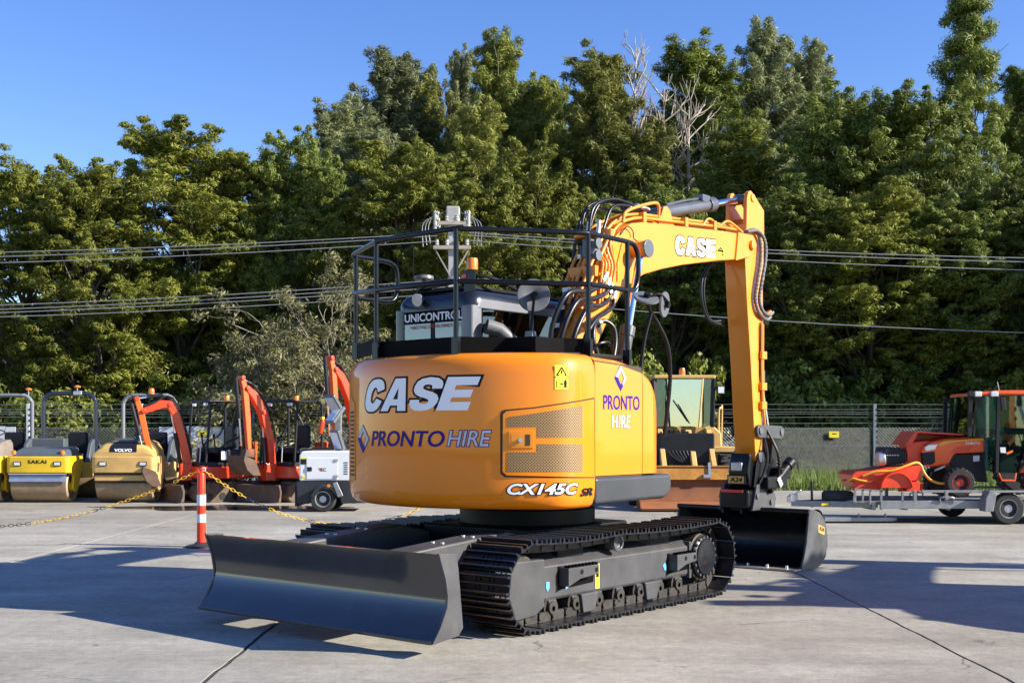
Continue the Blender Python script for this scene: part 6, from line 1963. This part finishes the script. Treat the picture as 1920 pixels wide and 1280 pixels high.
def crown_totara(seed, H=12.0, RX=3.0):
    g = random.Random(seed)
    lobes, C_, RAD = [], [], []
    n = 58
    for k in range(n):
        h = .14 + .83 * ((k + .5) / n) ** .9 + g.uniform(-.03, .03)
        prof_ = .72 + .28 * h / .5 if h < .5 else max(.25, 1 - ((h - .5) / .52) ** 2.6)
        th = k * 2.39996 + g.uniform(-.5, .5)
        rr = RX * prof_ * g.uniform(.45, .90)
        c = (rr * math.cos(th), rr * math.sin(th), H * h)
        lobes.append(c)
        lr = g.uniform(.70, 1.25) * (.75 + .35 * prof_)
        for _ in range(9):                                    # each lobe is a bunch of shoots that point up and out
            dv = Vector((g.gauss(0, 1) + c[0] * .25, g.gauss(0, 1) + c[1] * .25, g.gauss(.30, .55))).normalized()
            p_ = Vector(c) + Vector((dv.x, dv.y, dv.z * .75)) * lr * g.uniform(.25, .75)
            q = g.uniform(.26, .50)
            for j in range(3):
                C_.append(tuple(p_))
                RAD.append((q, q, q * g.uniform(.45, .70)))
                p_ = p_ + (dv + Vector((0, 0, .15))) * q * 1.15
                q *= .66
    for k in range(6):                                        # leading shoots that break the outline
        th = g.uniform(0, 6.28)
        rr = RX * g.uniform(.0, .5)
        for j in range(5):
            C_.append((rr * math.cos(th) + g.uniform(-.15, .15), rr * math.sin(th) + g.uniform(-.15, .15), H * .93 + j * .22))
            RAD.append((.42 - j * .06, .42 - j * .06, .22))
    return lobes, C_, RAD, H


def crown_feather(seed, H=16.0, RX=2.7, taper=1.0):
    g = random.Random(seed)
    lobes, C_, RAD = [], [], []
    n = 48
    for k in range(n):
        h = .12 + .86 * ((k + .5) / n) ** .92
        prof_ = min(1.0, .45 + 1.6 * h) * max(.05, (1 - h) ** (.78 * taper)) * 1.35
        th = k * 2.39996 + g.uniform(-.6, .6)
        rr = RX * min(1, prof_) * g.uniform(.35, .85)
        c = (rr * math.cos(th), rr * math.sin(th), H * h)
        lobes.append(c)
        lr = g.uniform(.55, 1.0) * (.50 + .65 * min(1, prof_))
        for _ in range(9):
            dv = Vector((g.gauss(0, 1) + c[0] * .2, g.gauss(0, 1) + c[1] * .2, g.gauss(.75, .7))).normalized()
            p_ = Vector(c) + dv * lr * g.uniform(.2, .75)
            q = g.uniform(.24, .42)
            for j in range(3):
                C_.append(tuple(p_))
                RAD.append((q, q, q * g.uniform(.9, 1.5)))
                p_ = p_ + (dv + Vector((0, 0, .35))) * q * 1.3
                q *= .66
    for j in range(7):
        C_.append((g.uniform(-.1, .1), g.uniform(-.1, .1), H * (.95 + j * .008)))
        RAD.append((.28 - .03 * j, .28 - .03 * j, .36))
    return lobes, C_, RAD, H


def crown_spire(seed, H=18.0, RX=2.3):
    g = random.Random(seed)
    lobes, C_, RAD = [], [], []
    n = 40
    for k in range(n):
        h = .10 + .89 * ((k + .5) / n)
        rr0 = RX * (1 - h) ** .60 * (1 + .25 * math.sin(h * 34))
        th = k * 2.39996
        rr = rr0 * g.uniform(.45, .8)
        c = (rr * math.cos(th), rr * math.sin(th), H * h)
        lobes.append(c)
        for _ in range(12):
            dv = Vector((g.gauss(0, 1), g.gauss(0, 1), g.gauss(.1, .7))).normalized() * g.uniform(.5, 1.0)
            lr = .40 + .38 * rr0
            C_.append((c[0] + dv.x * lr, c[1] + dv.y * lr, c[2] + dv.z * lr))
            q = g.uniform(.22, .42)
            RAD.append((q, q, q * .8))
    return lobes, C_, RAD, H


def proto(kind, seed):
    if kind == 'totara':
        L, C_, RAD, H = crown_totara(seed)
        me = leaf_mesh('crown', C_, RAD, 122, seed, .175, .038, up=.75, droop=.12)
        wd = 5.3
    elif kind == 'feather':
        L, C_, RAD, H = crown_feather(seed)
        me = leaf_mesh('crown', C_, RAD, 106, seed, .23, .032, up=.25, jitter=.45)
        wd = 4.2
    else:
        L, C_, RAD, H = crown_spire(seed)
        me = leaf_mesh('crown', C_, RAD, 220, seed, .19, .036, up=.35, droop=.3)
        wd = 4.6
    tr = limb_tree(L, H, random.Random(seed + 50), .26)
    to = tr.build('trunk', None, None, smooth=60)
    tme = to.data
    bpy.data.objects.remove(to)
    return me, tme, H * (1.08 if kind == 'totara' else 1.065 if kind == 'feather' else 1.0), wd


PROTO = {(k, s): proto(k, s) for k, s in (('totara', 1), ('totara', 2), ('totara', 3), ('feather', 11), ('feather', 12), ('feather', 13), ('spire', 21))}
def link_mat(o, m):
    """Colour set on the object, so that trees of every colour share one crown mesh."""
    if not o.data.materials:
        o.data.materials.append(None)
    o.material_slots[0].link = 'OBJECT'
    o.material_slots[0].material = MATS[m]


NAME_OF = {'totara': 'totara_tree', 'feather': 'gum_tree', 'spire': 'conifer_tree'}


def tree(kind, seed, px, top, wpx, depth, leaf, bark, label, rot=None, group='trees behind the fence'):
    me, tme, H, wd = PROTO[(kind, seed)]
    c = at(px, 807, depth)
    ztop = CAM_H + (HORIZON - top) / FOCAL * depth
    w = wpx / FOCAL * depth
    t = thing(NAME_OF[kind], (c.x, depth, -.06), rot if rot is not None else rnd.uniform(0, 6.28), label, 'tree', group)
    k = w / wd
    t.scale = (k, k, ztop / H)
    for nm, me_, mm in (('crown', me, leaf), ('trunk', tme, bark)):
        o = bpy.data.objects.new(nm, me_)
        col.objects.link(o)
        link_mat(o, mm)
        o.parent = t
    return t


F_, T_ = 'feather', 'totara'
TREES = [
    # tall feathery trees at the back
    (F_, 11, 640, 170, 230, 58, 'leaf_grey', 'pale_bark', 'grey-green feathery tree at the left shoulder of the tall back row'),
    (F_, 12, 735, 84, 250, 62, 'leaf_grey', 'pale_bark', 'tall pointed grey-green tree, first high peak of the back row'),
    (F_, 13, 690, 215, 240, 55, 'leaf_grey', 'pale_bark', 'silvery drooping tree below the first high peak'),
    (F_, 11, 795, 112, 170, 63, 'leaf_olive', 'pale_bark', 'slim olive tree just right of the first high peak'),
    (F_, 13, 862, 64, 120, 64, 'leaf_grey', 'pale_bark', 'very thin airy tree reaching up between two broad peaks'),
    (F_, 12, 938, 48, 220, 60, 'leaf_lime', 'pale_bark', 'tall green tree with pointed top above the power pole'),
    (F_, 11, 895, 170, 200, 57, 'leaf_olive', 'pale_bark', 'olive tree standing in front of the tall one above the power pole'),
    (F_, 13, 1005, 115, 170, 61, 'leaf_lime', 'pale_bark', 'pale green tree right of the tall one above the power pole'),
    (F_, 12, 1045, 150, 150, 66, 'leaf_deep', 'bark', 'dark tree in the dip left of the broad olive tree'),
    (F_, 13, 1130, 66, 270, 58, 'leaf_olive', 'pale_bark', 'broad olive tree beside the bleached dead trunk'),
    (F_, 11, 1215, 215, 210, 56, 'leaf_olive', 'pale_bark', 'olive tree below the bleached dead trunk'),
    (F_, 13, 1312, 52, 270, 61, 'leaf_deep', 'bark', 'dark green broad tree right of the bleached dead trunk'),
    (F_, 12, 1432, 30, 230, 62, 'leaf_grey', 'pale_bark', 'tall grey-green tree above the end of the boom'),
    (F_, 11, 1515, 64, 190, 63, 'leaf_grey', 'pale_bark', 'grey-green tree with small tufted top right of the boom tip'),
    (F_, 12, 1390, 222, 290, 52, 'leaf_lime', 'bark', 'bright lime-green rounded tree right behind the boom'),
    ('spire', 21, 1812, -22, 230, 53, 'leaf_deep', 'bark', 'very tall dark conifer spire that leaves the top of the picture'),
    (F_, 13, 1915, 95, 200, 58, 'leaf_deep', 'bark', 'dark tree cut by the right edge beside the conifer spire'),
    # broad dark trees in front
    (T_, 1, 40, 278, 270, 45, 'leaf_totara', 'bark', 'spreading olive-green tree at the left edge of the picture'),
    (T_, 2, 170, 290, 260, 44, 'leaf_totara', 'bark', 'spreading tree second from the left edge, over the yellow roller'),
    (T_, 3, 325, 212, 330, 46, 'leaf_totara', 'bark', 'tallest of the broad trees on the left with flat ragged top'),
    (T_, 1, 450, 243, 230, 47, 'leaf_totara', 'bark', 'broad tree right of the tallest one on the left'),
    (T_, 2, 568, 232, 210, 46, 'leaf_deep', 'bark', 'darker narrow tree where the left group meets the tall back row'),
    (T_, 3, 770, 236, 290, 44, 'leaf_totara', 'bark', 'layered dark tree left of the power pole'),
    (T_, 1, 890, 300, 230, 42, 'leaf_totara', 'bark', 'layered tree directly behind the power pole'),
    (T_, 2, 988, 258, 250, 44, 'leaf_totara', 'bark', 'layered tree right of the power pole, behind the handrail'),
    (T_, 3, 1105, 335, 220, 45, 'leaf_lime', 'bark', 'lighter green tree behind the raised boom elbow'),
    (T_, 1, 1255, 330, 240, 46, 'leaf_deep', 'bark', 'dark shaded tree under the horizontal part of the boom'),
    (T_, 2, 1600, 138, 310, 49, 'leaf_deep', 'bark', 'tall dark layered tree left of the conifer spire'),
    (T_, 3, 1705, 150, 290, 48, 'leaf_deep', 'bark', 'dark layered tree touching the conifer spire on its left'),
    (T_, 1, 1500, 330, 260, 44, 'leaf_deep', 'bark', 'dark tree right behind the upright stick of the excavator'),
    (T_, 3, 1640, 330, 300, 43, 'leaf_totara', 'bark', 'layered tree in front of the tall dark one, above the fence sign'),
    (T_, 2, 1775, 345, 290, 43, 'leaf_deep', 'bark', 'layered tree above the tractor roof'),
    (T_, 1, 1900, 300, 270, 43, 'leaf_deep', 'bark', 'layered tree cut by the right edge above the tractor'),
]
for a in TREES:
    tree(*a)

for x_, y_, h_, sd_, lb_ in ((22.6, 38.2, 10.5, 3, 'tree beyond the right edge, overhanging the fence'), (25.5, 42.5, 13.0, 1, 'tree beyond the right edge, behind the overhanging one'), (24.5, 40.0, 12.0, 2, 'tree beyond the right edge, nearest to the yard'), (28.0, 43.5, 13.0, 2, 'tree beyond the right edge, second from the yard'), (32.0, 47.0, 13.5, 3, 'tree beyond the right edge, farthest from the yard')):
    px_ = 960 + x_ / y_ * FOCAL
    tree(T_, sd_, px_, HORIZON - (h_ - CAM_H) * FOCAL / y_, 7.5 * FOCAL / y_, y_, 'leaf_deep', 'bark', lb_)

# ---- shrubs along the fence
def shrub_proto(seed):
    g = random.Random(seed)
    L, C_, RAD = [], [], []
    for k in range(11):
        th, rr, h = k * 2.4, g.uniform(.2, 1.0), g.uniform(.3, 1.75)
        c = (rr * math.cos(th), rr * math.sin(th), h)
        L.append(c)
        for _ in range(9):
            dv = Vector((g.gauss(0, 1), g.gauss(0, 1), g.gauss(.2, .8))).normalized() * g.uniform(.3, .65)
            C_.append(tuple(Vector(c) + dv))
            q = g.uniform(.18, .36)
            RAD.append((q, q, q * .6))
    me = leaf_mesh('foliage', C_, RAD, 85, seed, .15, .07, up=.6)
    m = MB()
    for c in L:
        m.tube([(0, 0, 0), (c[0] * .4, c[1] * .4, c[2] * .5), c], [.04, .028, .01], 5)
    o = m.build('stem', None, None, smooth=60)
    sme = o.data
    bpy.data.objects.remove(o)
    return me, sme


SH = [shrub_proto(61), shrub_proto(62)]
SHRUBS = [
    (25, 690, 200, 39.5, 'leaf_lime', 'leafy shrub behind the leftmost roller'), (140, 700, 210, 40.5, 'leaf_lime', 'bright leafy shrub above the yellow roller bar'), (255, 745, 150, 39.0, 'leaf_lime', 'small bright shrub behind the tan roller bar'),
    (370, 690, 220, 40.0, 'leaf_totara', 'leafy shrub behind the first mini excavator'), (500, 660, 200, 41.0, 'leaf_deep', 'dark shrub between the two mini excavator arms'), (545, 760, 120, 38.5, 'leaf_lime', 'bright low shrub beside the second mini excavator'),
    (700, 620, 220, 41.0, 'leaf_deep', 'dark shrub behind the cab handrail'), (830, 640, 220, 41.0, 'leaf_totara', 'shrub behind the cab roof'), (1000, 640, 230, 41.0, 'leaf_deep', 'shrub behind the boom foot'),
    (1190, 620, 210, 40.0, 'leaf_lime', 'bright shrub seen under the boom beside the mirrors'), (1290, 660, 170, 40.0, 'leaf_totara', 'shrub behind the loader cab'), (1490, 640, 240, 41.0, 'leaf_deep', 'dark shrub right of the stick'),
    (1600, 690, 220, 40.0, 'leaf_deep', 'dark shrub behind the fence sign'), (1730, 690, 230, 41.0, 'leaf_deep', 'dark shrub behind the grey fence post'), (1820, 730, 150, 38.5, 'leaf_dry', 'dry pale shrub behind the tractor bonnet'), (1920, 660, 200, 40.0, 'leaf_totara', 'shrub behind the tractor cab'),
]
for i, (px, top, wpx, depth, leaf, lb_) in enumerate(SHRUBS):
    c = at(px, 807, depth)
    t = thing('fence_shrub', (c.x, depth, -.05), rnd.uniform(0, 6.28), lb_, 'shrub', 'shrubs behind the fence')
    k = wpx / FOCAL * depth / 2.9
    t.scale = (k, k, (CAM_H + (HORIZON - top) / FOCAL * depth) / 2.3)
    for nm, me_, mm in (('foliage', SH[i % 2][0], leaf), ('stem', SH[i % 2][1], 'bark')):
        o = bpy.data.objects.new(nm, me_)
        col.objects.link(o)
        link_mat(o, mm)
        o.parent = t

# ---- the mass of wood further back
g = random.Random(99)
C_, RAD = [], []
for _ in range(3600):
    X_ = g.uniform(-60, 60)
    depth = g.uniform(66, 76)
    pxx = 960 + X_ / depth * FOCAL
    hmax = np.interp(pxx, [-400, 0, 380, 520, 700, 1300, 1560, 1700, 2000, 2400], [9, 8.5, 10, 12, 15, 17, 16.5, 15.5, 15, 13])
    z = hmax * g.random() ** .8
    C_.append((X_, depth, z))
    q = g.uniform(.7, 1.3)
    RAD.append((q, q, q * .8))
wm = leaf_mesh('woodland', C_, RAD, 46, 5, .55, .24, up=.6)
wm.materials.append(MATS['leaf_deep'])
wo = bpy.data.objects.new('woodland', wm)
col.objects.link(wo)
tag(wo, 'dark mass of woodland further back between the trunks', 'woodland', None, 'stuff')


# ---- bare wood: scraggly pale shrub and dead trees
def twigs(m, p, d, ln, r, depth, g, spread, up, curl=.25, tips=None, kids=(2, 4)):
    pts = [p]
    q = Vector(p)
    dd_ = Vector(d)
    for _ in range(3):
        dd_ = (dd_ + Vector((g.gauss(0, curl), g.gauss(0, curl), g.gauss(0, curl) + up))).normalized()
        q = q + dd_ * ln / 3
        pts.append(q.copy())
    m.tube(pts, [r, r * .85, r * .7, r * .5], 4 if depth < 2 else 5, cap=False)
    if depth == 0:
        if tips is not None:
            tips.append(q)
        return
    for k in range(g.randint(*kids)):
        a = pts[g.randint(1, 3)]
        nd = (dd_ + Vector((g.gauss(0, spread), g.gauss(0, spread), g.gauss(0, spread)))).normalized()
        twigs(m, a, nd, ln * g.uniform(.55, .8), r * .58, depth - 1, g, spread, up, curl, tips, kids)


g = random.Random(5)
bs = thing('bare_shrub', (at(590, 807, 38.4).x, 38.4, -.05), 0, 'pale scraggly half-bare shrub behind the fence left of the excavator cab', 'shrub')
m = MB()
tips = []
for k in range(34):
    th = k * 2.4
    twigs(m, Vector((.25 * math.cos(th), .25 * math.sin(th), .1)), Vector((.55 * math.cos(th), .4 * math.sin(th), g.uniform(.5, 1.4))).normalized(), g.uniform(1.7, 2.9), .032, 4, g, .55, -.02, .22, tips, (2, 3))
m.build('branches', 'dead_wood', bs, smooth=0)
tips = [p for p in tips if p.z > .5]
sel = g.sample(tips, min(1500, len(tips)))
lm3 = leaf_mesh('foliage', [tuple(p) for p in sel], [(.30, .30, .20)] * len(sel), 54, 8, .17, .050, up=.3)
lm3.materials.append(MATS['leaf_dry'])
o = bpy.data.objects.new('foliage', lm3)
col.objects.link(o)
o.parent = bs
bs.scale = (1.0, 1.0, 1.05)

for px, top, depth, lb_, sd_ in ((1190, 78, 57.5, 'bleached dead tree with upright bare branches in the back row', 3), (1243, 150, 57, 'dead bare trunk with short side branches right of the bleached one', 4), (1290, 185, 56.5, 'small dead tree with sparse twigs right of the two bare trunks', 6)):
    g = random.Random(sd_)
    H_ = CAM_H + (HORIZON - top) / FOCAL * depth
    t = thing('dead_tree', (at(px, 807, depth).x, depth, 0), 0, lb_, 'tree', 'dead trees in the back row')
    m = MB()
    m.tube([(0, 0, 0), (.1, 0, H_ * .4), (.0, .1, H_ * .7), (.05, 0, H_ * .98)], [.22, .17, .10, .02], 7)
    m.build('trunk', 'dead_wood', t, smooth=60)
    m = MB()
    for k in range(26):
        z = H_ * (.55 + .42 * k / 26)
        th = k * 2.4
        twigs(m, Vector((.03, .03, z)), Vector((.45 * math.cos(th), .45 * math.sin(th), 1.0 if sd_ == 3 else .35)).normalized(), g.uniform(1.3, 2.4) * (1.15 - k / 40), .045, 2, g, .30, .08, .14, None, (2, 3))
    m.build('branches', 'dead_wood', t, smooth=0)

# ---- grass along the fence foot on the right
gr = np.random.default_rng(4)
n = 26000
X_ = gr.uniform(6.2, 24, n)
Y_ = 30.9 + 5.6 * gr.random(n) ** .8
hh = gr.uniform(.10, .38, n) * (1 + .8 * (gr.random(n) > .93)) * np.where(Y_ > 34.5, 1.35, 1.0)
th = gr.uniform(0, math.pi, n)
lean = gr.normal(0, .10, (n, 2))
w_ = .018
V = np.stack([np.c_[X_ - w_ * np.cos(th), Y_ - w_ * np.sin(th), np.full(n, -.03)], np.c_[X_ + w_ * np.cos(th), Y_ + w_ * np.sin(th), np.full(n, -.03)], np.c_[X_ + lean[:, 0], Y_ + lean[:, 1], hh]], axis=1).reshape(-1, 3)
me = bpy.data.meshes.new('grass')
me.vertices.add(3 * n)
me.vertices.foreach_set('co', V.astype(np.float32).ravel())
me.loops.add(3 * n)
me.loops.foreach_set('vertex_index', np.arange(3 * n, dtype=np.int32))
me.polygons.add(n)
me.polygons.foreach_set('loop_start', np.arange(0, 3 * n, 3, dtype=np.int32))
me.update(calc_edges=True)
me.materials.append(MATS['grass_blade'])
o = bpy.data.objects.new('grass', me)
col.objects.link(o)
tag(o, 'rough grass along the foot of the fence on the right', 'grass', None, 'stuff')

# ---- thing > part > sub-part and no deeper: hand pieces of a sub-part up to the part (all of these sit at their parent's origin)
def depth_of(o):
    n = 1
    while o.parent is not None:
        o = o.parent
        n += 1
    return n


for o in list(scene.objects):
    while depth_of(o) > 3:
        o.parent = o.parent.parent

# ---- the neighbour parked in the same line just outside the right edge; its shadow falls into the picture
nb = copy_tree(ex)
for ch in list(nb.children):                               # handrails taken off the copy to keep their lattice out of its shadow
    if ch.name.split('.')[0] in ('handrail', 'toe_board'):
        for sub in list(ch.children):
            bpy.data.objects.remove(sub)
        bpy.data.objects.remove(ch)
nb.location = (9.0, 9.35, 0)
tag(nb, 'second large excavator parked beyond the right edge, throwing its shadow into the picture', 'excavator')

for x_, y_, h_, lb_ in ((12.6, 9.25, 8.0, 'tall unseen post added beyond the right edge to cast shade, behind the second excavator'), (12.4, 8.35, 5.0, 'short unseen post added beyond the right edge to cast shade, next to the tall one')):
    yp = thing('shadow_post', (x_, y_, 0), 0, lb_, 'shadow post', 'unseen posts added beyond the right edge to cast shade')  # posts added out of view only to cast shadow bands on the concrete
    MB().box((-.30, -.30, -.01), (.30, .30, .12)).build('footing', 'concrete_pole', yp, bev=.02)
    MB().prism(rounded(-.19, .19, -.19, .19, .05, 3), 'z', .12, h_).build('shaft', 'concrete_pole', yp)
    MB().box((-.9, -.16, h_), (.25, .16, h_ + .14)).build('post_cap', 'cylinder_grey', yp, bev=.03)
